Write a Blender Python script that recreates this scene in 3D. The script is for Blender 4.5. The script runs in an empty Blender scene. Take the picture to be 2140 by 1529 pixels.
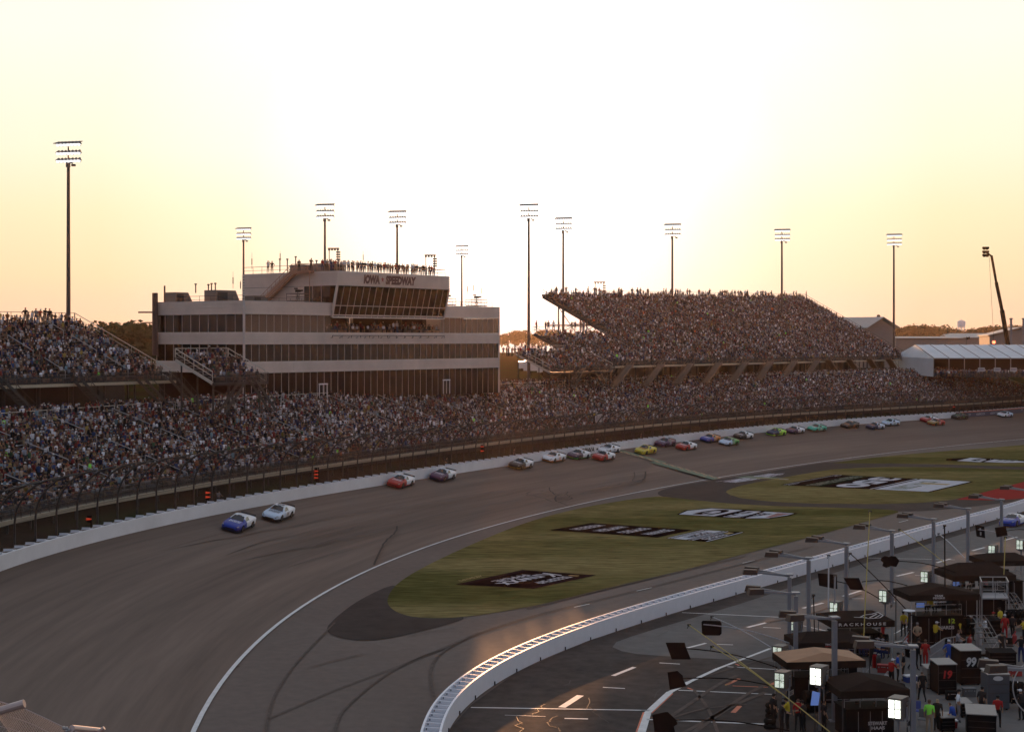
import bpy, math, random
import numpy as np
from mathutils import Vector, Matrix
R = math.radians
random.seed(7)
rng = np.random.default_rng(7)
SC = bpy.context.scene
COL = SC.collection
# ------------------------------------------------------------------ camera
F, H, HY, CX = 3200.0, 22.0, 708.0, 1070.0      # focal length in photo pixels, eye height, horizon row, centre column
cd = bpy.data.cameras.new('camera'); cam = bpy.data.objects.new('camera', cd); COL.objects.link(cam)
cam.location = (0, 0, H); cam.rotation_euler = (R(90), 0, 0)
cd.sensor_width = 36; cd.lens = 36 * F / 2140; cd.shift_y = (HY - 764.5) / 2140
cd.clip_start = 0.5; cd.clip_end = 20000
SC.camera = cam
SC.view_settings.view_transform = 'Standard'; SC.view_settings.look = 'None'
SC.view_settings.exposure = 0.2; SC.view_settings.gamma = 1
SC.cycles.volume_bounces = 1; SC.cycles.transparent_max_bounces = 16; SC.cycles.max_bounces = 6
# ------------------------------------------------------------------ sky and sun
SUN_EL, SUN_AZ = R(5.1), R(0.2)
sd = Vector((math.sin(SUN_AZ) * math.cos(SUN_EL), math.cos(SUN_AZ) * math.cos(SUN_EL), math.sin(SUN_EL)))
W = bpy.data.worlds.new('World'); SC.world = W; W.use_nodes = True
nt = W.node_tree; nt.nodes.clear(); N = nt.nodes.new; Lk = nt.links.new
out = N('ShaderNodeOutputWorld'); bg = N('ShaderNodeBackground'); Lk(bg.outputs[0], out.inputs[0])
tc = N('ShaderNodeTexCoord')
nrm = N('ShaderNodeVectorMath'); nrm.operation = 'NORMALIZE'; Lk(tc.outputs['Generated'], nrm.inputs[0])
dt = N('ShaderNodeVectorMath'); dt.operation = 'DOT_PRODUCT'; Lk(nrm.outputs[0], dt.inputs[0]); dt.inputs[1].default_value = sd
sx = N('ShaderNodeSeparateXYZ'); Lk(nrm.outputs[0], sx.inputs[0])
def ramp(src, stops, interp='EASE'):
    r = N('ShaderNodeValToRGB'); Lk(src, r.inputs[0]); r.color_ramp.interpolation = interp
    e = r.color_ramp.elements
    while len(e) < len(stops): e.new(0.5)
    for k, (p, c) in enumerate(stops): e[k].position = p; e[k].color = (*c, 1)
    return r.outputs[0]
front = ramp(sx.outputs[2], [(0.0, (.77, .49, .33)), (.019, (.80, .55, .38)), (.04, (.83, .63, .40)), (.08, (.85, .72, .48)), (.12, (.86, .80, .62)), (.19, (.87, .84, .75)), (.28, (.8, .8, .76)), (.5, (.48, .49, .53)), (1, (.27, .31, .39))], 'LINEAR')
back = ramp(sx.outputs[2], [(0.0, (.23, .21, .235)), (.12, (.31, .295, .335)), (.4, (.28, .31, .38)), (1, (.27, .31, .39))], 'LINEAR')
mr = N('ShaderNodeMapRange'); mr.interpolation_type = 'SMOOTHSTEP'; Lk(dt.outputs['Value'], mr.inputs[0]); mr.inputs[1].default_value = -.25; mr.inputs[2].default_value = .8
mx = N('ShaderNodeMix'); mx.data_type = 'RGBA'; Lk(mr.outputs[0], mx.inputs[0]); Lk(back, mx.inputs[6]); Lk(front, mx.inputs[7])
glow = ramp(dt.outputs['Value'], [(.93, (0, 0, 0)), (.965, (.012, .015, .02)), (.985, (.05, .09, .14)), (.993, (.14, .25, .32)), (.9985, (.4, .5, .6)), (1, (.9, 1.0, 1.1))], 'LINEAR')
sky = N('ShaderNodeTexSky'); sky.sky_type = 'NISHITA'; sky.sun_disc = False; sky.sun_elevation = SUN_EL; sky.sun_rotation = SUN_AZ; sky.dust_density = 3; sky.air_density = 1.5
sk = N('ShaderNodeVectorMath'); sk.operation = 'SCALE'; Lk(sky.outputs[0], sk.inputs[0]); sk.inputs['Scale'].default_value = .006
ad = N('ShaderNodeVectorMath'); Lk(mx.outputs[2], ad.inputs[0]); Lk(glow, ad.inputs[1])
ad2 = N('ShaderNodeVectorMath'); Lk(ad.outputs[0], ad2.inputs[0]); Lk(sk.outputs[0], ad2.inputs[1])
Lk(ad2.outputs[0], bg.inputs[0]); bg.inputs[1].default_value = 1.0
ld = bpy.data.lights.new('sun', 'SUN'); ld.energy = 4.5; ld.angle = R(.5); ld.color = (1, .47, .20)
sun = bpy.data.objects.new('sun', ld); COL.objects.link(sun); sun.location = (0, 0, 200)
sun.rotation_euler = (-sd).to_track_quat('-Z', 'Y').to_euler()

# ------------------------------------------------------------------ helpers
def P(px, py, z=0.0):
    d = (H - z) * F / (py - HY); return Vector(((px - CX) / F * d, d, z))
def Q(px, py, D): return Vector(((px - CX) / F * D, D, H - (py - HY) / F * D))
def proj(v): return CX + F * v[0] / v[1], HY + F * (H - v[2]) / v[1]
def wm(o):
    m = o.matrix_basis.copy()
    while o.parent: o = o.parent; m = o.matrix_basis @ m
    return m
def put(o, label=None, cat=None, group=None, kind=None):
    if label: o['label'] = label
    if cat: o['category'] = cat
    if group: o['group'] = group
    if kind: o['kind'] = kind
    return o
def thing(name, label, cat, loc=(0, 0, 0), rz=0, group=None):
    o = bpy.data.objects.new(name, None); COL.objects.link(o); o.empty_display_size = .5
    o.location = loc; o.rotation_euler = (0, 0, rz)
    return put(o, label, cat, group)
def copy_tree(o, parent=None):
    c = o.copy(); COL.objects.link(c); c.parent = parent
    for ch in list(o.children): copy_tree(ch, c)
    return c
class MB:
    def __init__(s): s.v = []; s.f = []; s.m = []; s.uv = None
    def add(s, vs, fs, m=0):
        b = len(s.v); s.v += [tuple(v) for v in vs]
        for f in fs: s.f.append([i + b for i in f]); s.m.append(m)
    def box(s, c, d, m=0, rz=0, mat=None):
        x, y, z = d[0] / 2, d[1] / 2, d[2] / 2
        vs = [Vector(p) for p in ((-x, -y, -z), (x, -y, -z), (x, y, -z), (-x, y, -z), (-x, -y, z), (x, -y, z), (x, y, z), (-x, y, z))]
        if mat is None: mat = Matrix.Rotation(rz, 3, 'Z')
        s.add([mat @ v + Vector(c) for v in vs], [(0, 3, 2, 1), (4, 5, 6, 7), (0, 1, 5, 4), (1, 2, 6, 5), (2, 3, 7, 6), (3, 0, 4, 7)], m)
    def bar(s, a, b, w, h=None, m=0):
        a, b = Vector(a), Vector(b); h = h or w; d = b - a; L = d.length
        if L < 1e-6: return
        d /= L; up = Vector((0, 0, 1)) if abs(d.z) < .98 else Vector((0, 1, 0))
        sd_ = d.cross(up).normalized(); up = sd_.cross(d)
        s.box((a + b) / 2, (L, w, h), m, mat=Matrix((d, sd_, up)).transposed())
    def tube(s, a, b, r, r2=None, n=8, m=0, cap=True):
        a, b = Vector(a), Vector(b); r2 = r if r2 is None else r2; d = (b - a).normalized()
        up = Vector((0, 0, 1)) if abs(d.z) < .98 else Vector((0, 1, 0))
        x = d.cross(up).normalized(); y = x.cross(d)
        vs = [];
        for c, q in ((a, r), (b, r2)):
            for k in range(n): t = 2 * math.pi * k / n; vs.append(c + (x * math.cos(t) + y * math.sin(t)) * q)
        fs = [(k, (k + 1) % n, n + (k + 1) % n, n + k) for k in range(n)]
        if cap: fs += [tuple(range(n))[::-1], tuple(range(n, 2 * n))]
        s.add(vs, fs, m)
    def path(s, pts, r, n=6, m=0):
        for a, b in zip(pts, pts[1:]): s.tube(a, b, r, n=n, m=m)
    def poly(s, pts, m=0): s.add(pts, [tuple(range(len(pts)))], m)
    def slab(s, pts, t, m=0):      # polygon pts (any plane), thickened by vector t
        n = len(pts); t = Vector(t); pts = [Vector(p) for p in pts]
        s.add(pts + [p + t for p in pts], [tuple(range(n))[::-1], tuple(range(n, 2 * n))] + [(k, (k + 1) % n, n + (k + 1) % n, n + k) for k in range(n)], m)
    def loft(s, rings, m=0, close=True, caps=True):
        n = len(rings[0]); vs = [p for r in rings for p in r]; fs = []
        for i in range(len(rings) - 1):
            for k in range(n if close else n - 1):
                fs.append((i * n + k, i * n + (k + 1) % n, (i + 1) * n + (k + 1) % n, (i + 1) * n + k))
        if caps: fs += [tuple(range(n))[::-1], tuple((len(rings) - 1) * n + k for k in range(n))]
        s.add(vs, fs, m)
    def ball(s, c, r, m=0, n=8, k=5, sc=(1, 1, 1)):
        c = Vector(c); rings = []
        for i in range(1, k):
            a = math.pi * i / k; rings.append([c + Vector((math.sin(a) * math.cos(2 * math.pi * j / n) * sc[0], math.sin(a) * math.sin(2 * math.pi * j / n) * sc[1], -math.cos(a) * sc[2])) * r for j in range(n)])
        s.loft(rings, m)
    def build(s, name, mats, parent=None, world=False, smooth=False):
        me = bpy.data.meshes.new(name)
        vs = s.v
        if world and parent is not None:
            im = wm(parent).inverted(); vs = [tuple(im @ Vector(v)) for v in vs]
        me.from_pydata(vs, [], s.f); me.update()
        if not isinstance(mats, (list, tuple)): mats = [mats]
        for q in mats: me.materials.append(q)
        if len(mats) > 1: me.polygons.foreach_set('material_index', s.m)
        if smooth: me.polygons.foreach_set('use_smooth', [True] * len(me.polygons))
        o = bpy.data.objects.new(name, me); COL.objects.link(o); o.parent = parent
        return o
_T = {}
def text_geo(txt, bold=.02, shear=0.0):
    k = (txt, bold, shear)
    if k not in _T:
        c = bpy.data.curves.new('t', 'FONT'); c.body = txt; c.offset = bold; c.shear = shear; c.resolution_u = 3
        o = bpy.data.objects.new('t', c); me = bpy.data.meshes.new_from_object(o)
        vs = np.array([v.co[:2] for v in me.vertices]); fs = [tuple(p.vertices) for p in me.polygons]
        vs = (vs - vs.min(0)) / (vs.max(0) - vs.min(0)); _T[k] = (vs, fs)
        bpy.data.objects.remove(o); bpy.data.curves.remove(c); bpy.data.meshes.remove(me)
    return _T[k]
def text_quad(mb, txt, tl, tr, br, bl, m=0, bold=.02, shear=0.0):
    vs, fs = text_geo(txt, bold, shear); tl, tr, br, bl = map(Vector, (tl, tr, br, bl))
    mb.add([(bl * (1 - x) + br * x) * (1 - y) + (tl * (1 - x) + tr * x) * y for x, y in vs], fs, m)
STAR = [(.5 + .5 * (1 if k % 2 == 0 else .4) * math.sin(k * math.pi / 5), .5 + .5 * (1 if k % 2 == 0 else .4) * math.cos(k * math.pi / 5)) for k in range(10)]
def shape_quad(mb, uv, tl, tr, br, bl, m=0, fan=False):
    tl, tr, br, bl = map(Vector, (tl, tr, br, bl))
    vs = [(bl * (1 - x) + br * x) * (1 - y) + (tl * (1 - x) + tr * x) * y for x, y in uv]
    if fan:
        vs.append((tl + tr + br + bl) / 4); n = len(uv); mb.add(vs, [(k, (k + 1) % n, n) for k in range(n)], m)
    else: mb.add(vs, [tuple(range(len(vs)))], m)
def marks_quad(mb, n, tl, tr, br, bl, m=0, seed=0):    # a line of worn, unreadable painted lettering
    r = random.Random(seed)
    for k in range(n):
        x0, x1 = (k + .08) / n, (k + .86) / n; w = (x1 - x0) * .26
        kind = r.randrange(5)
        segs = {0: [(x0, 0, x0 + w, 1), (x0 + w, .8, x1, 1), (x1 - w, .4, x1, .8), (x0 + w, .4, x1 - w, .56)],
                1: [(x0, 0, x0 + w, 1), (x1 - w, 0, x1, 1), (x0 + w, .42, x1 - w, .6)],
                2: [(x0, 0, x0 + w, 1), (x0 + w, 0, x1, .2), (x0 + w, .42, x1 - w, .6), (x0 + w, .8, x1, 1)],
                3: [(x0, 0, x1, .2), (x1 - w, .2, x1, .6), (x0, .42, x1 - w, .6), (x0, .6, x0 + w, .8), (x0, .8, x1, 1)],
                4: [(x0, 0, x0 + w, 1), (x0 + w, 0, x1 - w, .2), (x1 - w, 0, x1, 1), (x0 + w, .8, x1 - w, 1)]}[kind]
        for a, b, c, d in segs: shape_quad(mb, [(a, b), (c, b), (c, d), (a, d)], tl, tr, br, bl, m)

def M(name, col, rough=.6, metal=0.0, var=.12, scale=1.5, bump=0.0, emit=0.0, alpha=1.0, spec=.5, stretch=(1, 1, 1), var2=0.0, scale2=.05, col2=None, coords='pos', coat=0):
    m = bpy.data.materials.new(name); m.use_nodes = True; t = m.node_tree; b = t.nodes['Principled BSDF']; n = t.nodes.new; l = t.links.new
    b.inputs['Roughness'].default_value = rough; b.inputs['Metallic'].default_value = metal; b.inputs['Specular IOR Level'].default_value = spec
    b.inputs['Base Color'].default_value = (*col, 1)
    if coat: b.inputs['Coat Weight'].default_value = coat
    if var or col2 or var2 or bump:
        if coords == 'pos': g = n('ShaderNodeNewGeometry').outputs['Position']
        elif coords == 'uv': g = n('ShaderNodeTexCoord').outputs['UV']
        else: g = n('ShaderNodeTexCoord').outputs['Object']
        mp = n('ShaderNodeVectorMath'); mp.operation = 'MULTIPLY'; l(g, mp.inputs[0]); mp.inputs[1].default_value = stretch
        no = n('ShaderNodeTexNoise'); no.inputs['Scale'].default_value = scale; no.inputs['Detail'].default_value = 5; no.inputs['Roughness'].default_value = .62; l(mp.outputs[0], no.inputs[0])
        no2 = n('ShaderNodeTexNoise'); no2.inputs['Scale'].default_value = scale2; no2.inputs['Detail'].default_value = 3; l(mp.outputs[0], no2.inputs[0])
        a = n('ShaderNodeMapRange'); l(no.outputs[0], a.inputs[0]); a.inputs[1].default_value = .25; a.inputs[2].default_value = .75; a.inputs[3].default_value = 1 - var; a.inputs[4].default_value = 1 + var
        a2 = n('ShaderNodeMapRange'); l(no2.outputs[0], a2.inputs[0]); a2.inputs[1].default_value = .3; a2.inputs[2].default_value = .7; a2.inputs[3].default_value = 1 - var2; a2.inputs[4].default_value = 1 + var2
        pr = n('ShaderNodeMath'); pr.operation = 'MULTIPLY'; l(a.outputs[0], pr.inputs[0]); l(a2.outputs[0], pr.inputs[1])
        mc = n('ShaderNodeMix'); mc.data_type = 'RGBA'; mc.inputs[6].default_value = (*col, 1); mc.inputs[7].default_value = (*(col2 or col), 1)
        rr = n('ShaderNodeMapRange'); l(no2.outputs[0], rr.inputs[0]); rr.inputs[1].default_value = .4; rr.inputs[2].default_value = .6; l(rr.outputs[0], mc.inputs[0])
        sc_ = n('ShaderNodeVectorMath'); sc_.operation = 'SCALE'; l(mc.outputs[2], sc_.inputs[0]); l(pr.outputs[0], sc_.inputs['Scale'])
        l(sc_.outputs[0], b.inputs['Base Color'])
        if bump:
            bp = n('ShaderNodeBump'); bp.inputs['Strength'].default_value = bump; bp.inputs['Distance'].default_value = .05; l(no.outputs[0], bp.inputs['Height']); l(bp.outputs[0], b.inputs['Normal'])
    if emit:
        b.inputs['Emission Color'].default_value = (*col, 1); b.inputs['Emission Strength'].default_value = emit
        if var: l(sc_.outputs[0], b.inputs['Emission Color'])
    if alpha < 1: b.inputs['Alpha'].default_value = alpha
    return m
def attr_mat(name, attr, typ, rough=.8, spec=.3, coat=0):
    m = bpy.data.materials.new(name); m.use_nodes = True; t = m.node_tree; b = t.nodes['Principled BSDF']
    a = t.nodes.new('ShaderNodeAttribute'); a.attribute_type = typ; a.attribute_name = attr
    t.links.new(a.outputs['Color'], b.inputs['Base Color']); b.inputs['Roughness'].default_value = rough; b.inputs['Specular IOR Level'].default_value = spec
    b.inputs['Coat Weight'].default_value = coat
    return m

m_track = M('track_asphalt', (.150, .112, .092), .8, var=.20, scale=1.6, spec=.12, stretch=(.035, 1, 1), var2=.24, scale2=.22, coords='uv')
m_infield = M('infield_asphalt', (.132, .105, .092), .8, var=.14, scale=1.2, spec=.12, var2=.10, scale2=.06)
m_dark = M('new_asphalt', (.042, .033, .031), .85, var=.35, scale=.5, spec=.08, var2=.15, scale2=.05)
m_pit = M('pit_concrete', (.145, .138, .132), .9, var=.16, scale=.8, spec=.05, var2=.12, scale2=.09)
m_pitdark = M('pit_asphalt', (.070, .060, .055), .9, var=.3, scale=1.0, spec=.04, var2=.18, scale2=.12)
m_grass = M('turf', (.105, .099, .034), 1, var=.6, scale=1.6, spec=0, stretch=(.22, .9, 1), var2=.22, scale2=.07, col2=(.165, .135, .058), bump=.3)
m_outer = M('berm_ground', (.024, .034, .010), 1, var=.5, scale=1.2, spec=0, var2=.25, scale2=.05, col2=(.022, .015, .010))
m_line = M('white_line_paint', (.62, .62, .62), .6, var=.2, scale=1.5)
m_white = M('white_wall_paint', (.68, .69, .72), .5, var=.06, scale=.7, var2=.08, scale2=.15)
m_whitetop = M('white_cap_paint', (.72, .74, .8), .5, var=.05)
m_conc = M('grey_concrete', (.22, .21, .2), .85, var=.15)
m_red = M('red_paint', (.26, .014, .014), .8, spec=.02, var=.2, stretch=(.3, 1, 1))
m_black = M('black_paint', (.012, .008, .008), .9, spec=.05, var=.2)
m_steel = M('dark_steel', (.05, .045, .045), .5, metal=.3, var=.15)
m_galv = M('galvanised_steel', (.36, .36, .37), .45, metal=.4, var=.1)
m_alu = M('aluminium_bench', (.30, .30, .31), .5, metal=.4, var=.12)
m_deck = M('stand_deck', (.05, .036, .032), .8, var=.2)
m_cream = M('cream_steel', (.42, .37, .27), .6, var=.12)
def net_mat(name, a, col):
    m = bpy.data.materials.new(name); m.use_nodes = True; t = m.node_tree; b = t.nodes['Principled BSDF']
    b.inputs['Base Color'].default_value = (*col, 1); b.inputs['Roughness'].default_value = .7; b.inputs['Alpha'].default_value = a
    return m
m_net = net_mat('chain_link_net', .27, (.05, .037, .034)); m_mesh = net_mat('rail_mesh', .55, (.06, .055, .055))
# ------------------------------------------------------------------ track lines measured on the ground
WLp = [(410,1529),(425,1485),(450,1437),(490,1385),(540,1335),(600,1290),(660,1250),(782,1192),(845,1162),(911,1134.5),(976,1112),(1058,1087),(1140,1069),(1200,1058),(1271,1043),(1380,1019.5),(1522,994),(1628,977),(1735,962),(1824,950.6),(1912,940),(2140,917.5)]
WBp = [(33,1180),(146,1147),(256,1118),(366,1092.5),(461,1072),(549,1056),(649,1039),(718,1025),(793,1012.8),(878,999.8),(980,984.4),(1061,974),(1130,963),(1300,938.5),(1342,931),(1460,916.5),(1525,911),(1593,906),(1747,889.4),(1815,883),(1894,880),(1986,873.7),(2035,870),(2140,861.5)]
def zb(px): return float(np.interp(px, [0, 500, 1100, 2140], [4.4, 4.4, 3.8, 4.0]))
class Line:
    def __init__(s, pts):
        s.p = np.array(pts, float); d = np.linalg.norm(np.diff(s.p[:, :2], axis=0), axis=1); s.s = np.concatenate([[0], np.cumsum(d)]); s.L = s.s[-1]
        t = np.gradient(s.p[:, :2], s.s, axis=0); s.t = t / np.linalg.norm(t, axis=1)[:, None]
    def at(s, q): return np.array([np.interp(q, s.s, s.p[:, k]) for k in range(3)])
    def tan(s, q): v = np.array([np.interp(q, s.s, s.t[:, k]) for k in range(2)]); return v / np.linalg.norm(v)
    def nor(s, q): t = s.tan(q); return np.array([-t[1], t[0]])        # outwards, away from the infield
    def off(s, q, d, dz=0.0): a = s.at(q); n = s.nor(q); return Vector((a[0] + n[0] * d, a[1] + n[1] * d, a[2] + dz))
    def absz(s, q, d, z): a = s.at(q); n = s.nor(q); return Vector((a[0] + n[0] * d, a[1] + n[1] * d, z))
def fit(pts, deg, step=2.0):
    p = np.array(pts, float); d = np.linalg.norm(np.diff(p[:, :2], axis=0), axis=1); s = np.concatenate([[0], np.cumsum(d)]); L = s[-1]
    n = int(L / step); q = np.linspace(0, L, n)
    return np.stack([np.polyval(np.polyfit(s / L, p[:, k], deg), q / L) for k in range(3)], 1)
wl = fit([tuple(P(*p)) for p in WLp], 6)
wb = fit([tuple(P(p[0], p[1], zb(p[0]))) for p in WBp], 5)
# extend the white line towards the camera on an arc, and both ends beyond the picture
ext = []; p = wl[0, :2].copy(); a = math.atan2(*(wl[1, :2] - wl[0, :2])); h = a
for k in range(34):
    h -= 2.0 / 125; p = p - 2.0 * np.array([math.sin(h), math.cos(h)]); ext.append((p[0], p[1], 0.0))
wl = np.concatenate([np.array(ext[::-1]), wl])
def straight(arr, L, step=10):
    t = arr[-1] - arr[-4]; t = t / np.linalg.norm(t[:2]); t[2] = 0
    return np.concatenate([arr, [arr[-1] + t * k for k in range(step, L, step)]])
wl = straight(wl, 400); WLn = Line(wl)
pre = []
s0 = None
w0 = wb[0]
iw = int(np.argmin(np.linalg.norm(wl[:, :2] - w0[:2], axis=1)))
for k in range(0, iw - 1):
    n = WLn.nor(WLn.s[k]); dd = np.linalg.norm(w0[:2] - wl[iw, :2]); pre.append((wl[k, 0] + n[0] * dd, wl[k, 1] + n[1] * dd, 4.4))
wall_pts = straight(np.concatenate([np.array(pre), wb]), 400)
# light smoothing of the join
for _ in range(6): wall_pts[1:-1] = (wall_pts[:-2] + 2 * wall_pts[1:-1] + wall_pts[2:]) / 4
WAL = Line(wall_pts)
def s_at_px(px, off=0.0, z=None):
    q = np.arange(20, WAL.L - 5, .5); pp = []
    for x in q:
        v = WAL.off(x, off); pp.append(CX + F * v.x / v.y if v.y > 5 else -9e3)
    return float(q[int(np.argmin(np.abs(np.array(pp) - px)))])
# ------------------------------------------------------------------ ground sheets
mb = MB()
mb.poly([(-400, -200, -.03), (900, -200, -.03), (900, 900, -.03), (-400, 900, -.03)])
put(mb.build('infield_paving', m_infield), kind='structure')
ss = list(np.arange(0, WAL.L, 4.0)); NT = 10
mb = MB(); rings = []; uvs = []
for q in ss:
    b = WAL.at(q); i = int(np.argmin(np.linalg.norm(wl[:, :2] - b[:2], axis=1))); c = wl[i]
    lo, hi = max(0, i - 1), min(len(wl) - 1, i + 1); seg = wl[hi, :2] - wl[lo, :2]; t = np.clip(np.dot(b[:2] - wl[lo, :2], seg) / np.dot(seg, seg), 0, 1); c2 = wl[lo, :2] + seg * t
    a = np.array([c2[0], c2[1], .004]); e = b - 0.0; e = e + np.array([*(WAL.nor(q) * .6), .12])
    rings.append([Vector(a + (e - a) * k / NT) for k in range(NT + 1)]); uvs.append([(q, 18.5 * k / NT) for k in range(NT + 1)])
mb.loft(rings, close=False, caps=False)
o = mb.build('race_track', m_track); put(o, kind='structure')
uvl = o.data.uv_layers.new(name='uv'); flat = [u for r in uvs for u in r]
for lp in o.data.loops: uvl.data[lp.index].uv = flat[lp.vertex_index]
def track_point(q, d):      # a point on the banked surface, d metres inside the wall
    b = WAL.at(q); n = WAL.nor(q); z = b[2] * max(0, 1 - d / 18.5); return Vector((b[0] - n[0] * d, b[1] - n[1] * d, z + .01))
prof = [(.5, 0, None), (1.6, .15, None), (6, 1.0, None), (9, 1.6, None), (25, None, 12.8), (60, None, 12.9), (140, None, 13), (400, None, 13), (1500, None, 13), (6000, None, 13)]
mb = MB(); rings = []
for q in ss[::2]:
    a = WAL.at(q); r = []
    for d, dz, z in prof:
        r.append(WAL.off(q, d, dz) if z is None else WAL.absz(q, d, z))
    rings.append(r)
mb.loft(rings, close=False, caps=False); put(mb.build('outer_ground', m_outer), kind='structure')
LZ = [0.0]
def sheet(name, pxs, m, z=None, smooth_n=0):
    if z is None: LZ[0] += .004; z = LZ[0]
    pts = [P(x, y, z) for x, y in pxs]
    if smooth_n:
        for _ in range(smooth_n):
            q = []
            for k in range(len(pts)):
                a, b = pts[k], pts[(k + 1) % len(pts)]; q += [a * .75 + b * .25, a * .25 + b * .75]
            pts = q
    mb = MB(); mb.poly(pts); return put(mb.build(name, m), kind='structure')
sheet('dark_access_road', [(1368,1031),(1392,1019),(1500,1001),(1600,986),(1700,969),(1745,963.5),(1960,960),(2260,965),(2400,990),(2260,1030),(2000,1062),(1890,1069),(1700,1066),(1500,1056),(1400,1042)], m_dark, smooth_n=2)
sheet('dark_access_road', [(676,1318),(700,1290),(750,1252),(832,1214),(860,1250),(985,1286),(940,1303),(868,1321),(790,1338),(720,1336)], m_dark, smooth_n=2)
sheet('infield_grass', [(808,1264),(812,1240),(835,1213),(900,1176),(1000,1130),(1100,1090),(1200,1063),(1300,1045),(1365,1037),(1390,1037),(1500,1050),(1620,1057),(1750,1060),(1893,1065),(1850,1078),(1700,1120),(1560,1155),(1450,1185),(1340,1213),(1200,1248),(1090,1270),(980,1288),(900,1292),(840,1285)], m_grass, smooth_n=2)
sheet('infield_grass', [(1515,1030),(1522,1022),(1560,1011),(1628,998.6),(1689,988),(1753,978),(1913,974),(2140,981),(2230,984),(2180,995),(2140,1006),(1998,1043),(1962,1046.5),(1913,1051),(1806,1053),(1664,1051),(1557,1043)], m_grass, smooth_n=1)
sheet('infield_grass', [(1738,967.5),(1746,965.5),(1841,953.5),(1955,943.5),(2055,936),(2140,929),(2300,916),(2300,978),(2140,975),(1984,970),(1841,967.7)], m_grass, smooth_n=1)
sheet('red_paving', [(1998,1043.5),(2140,1006),(2260,975),(2360,985),(2260,1020),(2140,1041),(2080,1045)], m_red)
def pitz(pts): return pts
sheet('pit_road_edge', [(890,1560),(934,1529),(984.6,1472),(1080,1403),(1231,1337),(1402,1284),(1591,1226),(1760,1178),(1942,1124),(2140,1068),(2600,960),(2900,1100),(2900,1700),(900,1700)], m_pitdark)
sheet('pit_road', [(1270,1347),(1340,1322),(1460,1287),(1570,1254),(1700,1210),(1860,1160),(2000,1119),(2140,1076),(2500,985),(2900,1100),(2900,1800),(1900,1700),(1720,1420),(1640,1382),(1500,1376),(1400,1371),(1310,1364)], m_pit, smooth_n=1)
# ------------------------------------------------------------------ painted lines
def strip(mb, pts, w, m=0, dz=0.0):
    n = len(pts); l = []; r = []
    for k in range(n):
        a = pts[max(0, k - 1)]; b = pts[min(n - 1, k + 1)]; t = (b - a).normalized(); s_ = Vector((-t.y, t.x, 0)) * (w / 2)
        l.append(pts[k] + s_ + Vector((0, 0, dz))); r.append(pts[k] - s_ + Vector((0, 0, dz)))
    for k in range(n - 1): mb.add([l[k], r[k], r[k + 1], l[k + 1]], [(0, 1, 2, 3)], m)
LZ[0] += .006
mb = MB(); strip(mb, [Vector((p[0], p[1], LZ[0])) for p in wl[::2]], .3); put(mb.build('white_boundary_line', m_line), kind='structure')
mb = MB(); LZ[0] += .004
def dash(x0, y0, x1, y1, w, m=0): strip(mb, [P(x0, y0, LZ[0]), P(x1, y1, LZ[0])], w, m)
for d in [(1281,1411,1326,1393,.3),(1260,1435,1306,1437.5,.18),(1174,1477,1213,1452,.45),(1180,1500,1229,1501,.2),(984,1477,1350,1483,.18),(1425,1279,1658,1290,.16),(1436,1353,1475,1343,.25),(1495,1345,1532,1346.5,.16),(1378,1384,1421,1386.5,.18),(1562,1310,1606,1299,.3),(1595,1310,1632,1311.5,.16),(1678,1270,1720,1259,.3),(1812,1165,1995,1169,.14),(1874,1203,1909,1195,.3),(1912,1201,1995,1204,.13),(2032,1150,2058,1143,.3),(1958,1175,1986,1167,.3),(2100,1128,2126,1121,.28),(1200,1268,1232,1261,.14),(1330,1234,1362,1227,.13),(1552,1176,1578,1170,.13),(1878,1091,1898,1086,.12),(1340,1529,1352,1489,.5),(1352,1489,1400,1445,.42),(1400,1445,1440,1424,.35),(1440,1424,1500,1396,.3),(1500,1396,1610,1354,.25),(1520,1392,1625,1398,.14),(1418,1441,1620,1450,.16),(1340,1483,1358,1484,.16),(1352,1502,1600,1512,.2),(1770,1250,1805,1250,.13),(1775,1299,1802,1298.5,.13),(2036,1155,2200,1158,.12),(1055,1493,1140,1496,.06),(1650,1300,1870,1350,.15)]:
    dash(*d)
dash(1870,1323,1910,1300,.12); dash(1762,1245,1800,1233,.28)
put(mb.build('white_pit_markings', m_line), kind='structure')
m_orange = M('orange_marking', (.55, .12, .04), .6, var=.25); m_yelp = M('yellow_marking', (.5, .36, .05), .6, var=.2); m_grnp = M('green_marking', (.10, .145, .085), .7, var=.3, scale=.8); m_crack = M('crack_sealer', (.035, .028, .022), .6, var=.2, spec=.3)
mb = MB(); LZ[0] += .004
for d in [(1518,1430,1545,1417,.25,0),(1531,1432,1605,1435,.14,0),(1532,1488,1546,1474,.3,0),(1612,1430,1622,1420,.25,0),(1437,1436,1452,1442,.16,0),(1537,1386,1548,1391,.14,0),(1516,1431,1530,1423,.1,1),(1330,1529,1345,1487,.1,0),(1362,1489,1406,1448,.08,0)]: dash(*d)
put(mb.build('orange_pit_markings', [m_orange, m_yelp]), kind='structure')
mb = MB()
for k in range(4):
    rr = random.Random(k); x, y = 1080 + 43 * k + 17 * (k % 2), 1466 + rr.random() * 30; pts = [P(x, y, LZ[0] + .004)]
    for j in range(7): x += rr.choice([-9, 3, 14]) + rr.uniform(-3, 5); y += rr.uniform(1, 8); pts.append(P(x, y, LZ[0] + .004))
    strip(mb, pts, .035)
for pl in [[(1225,1480),(1233,1466),(1230,1457)],[(1178,1432),(1190,1427),(1192,1420)],[(1368,1457),(1372,1446),(1382,1438)],[(1372,1329),(1396,1318)]]: strip(mb, [P(*p, LZ[0] + .004) for p in pl], .05)
put(mb.build('crack_seals', m_crack), kind='structure')
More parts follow.
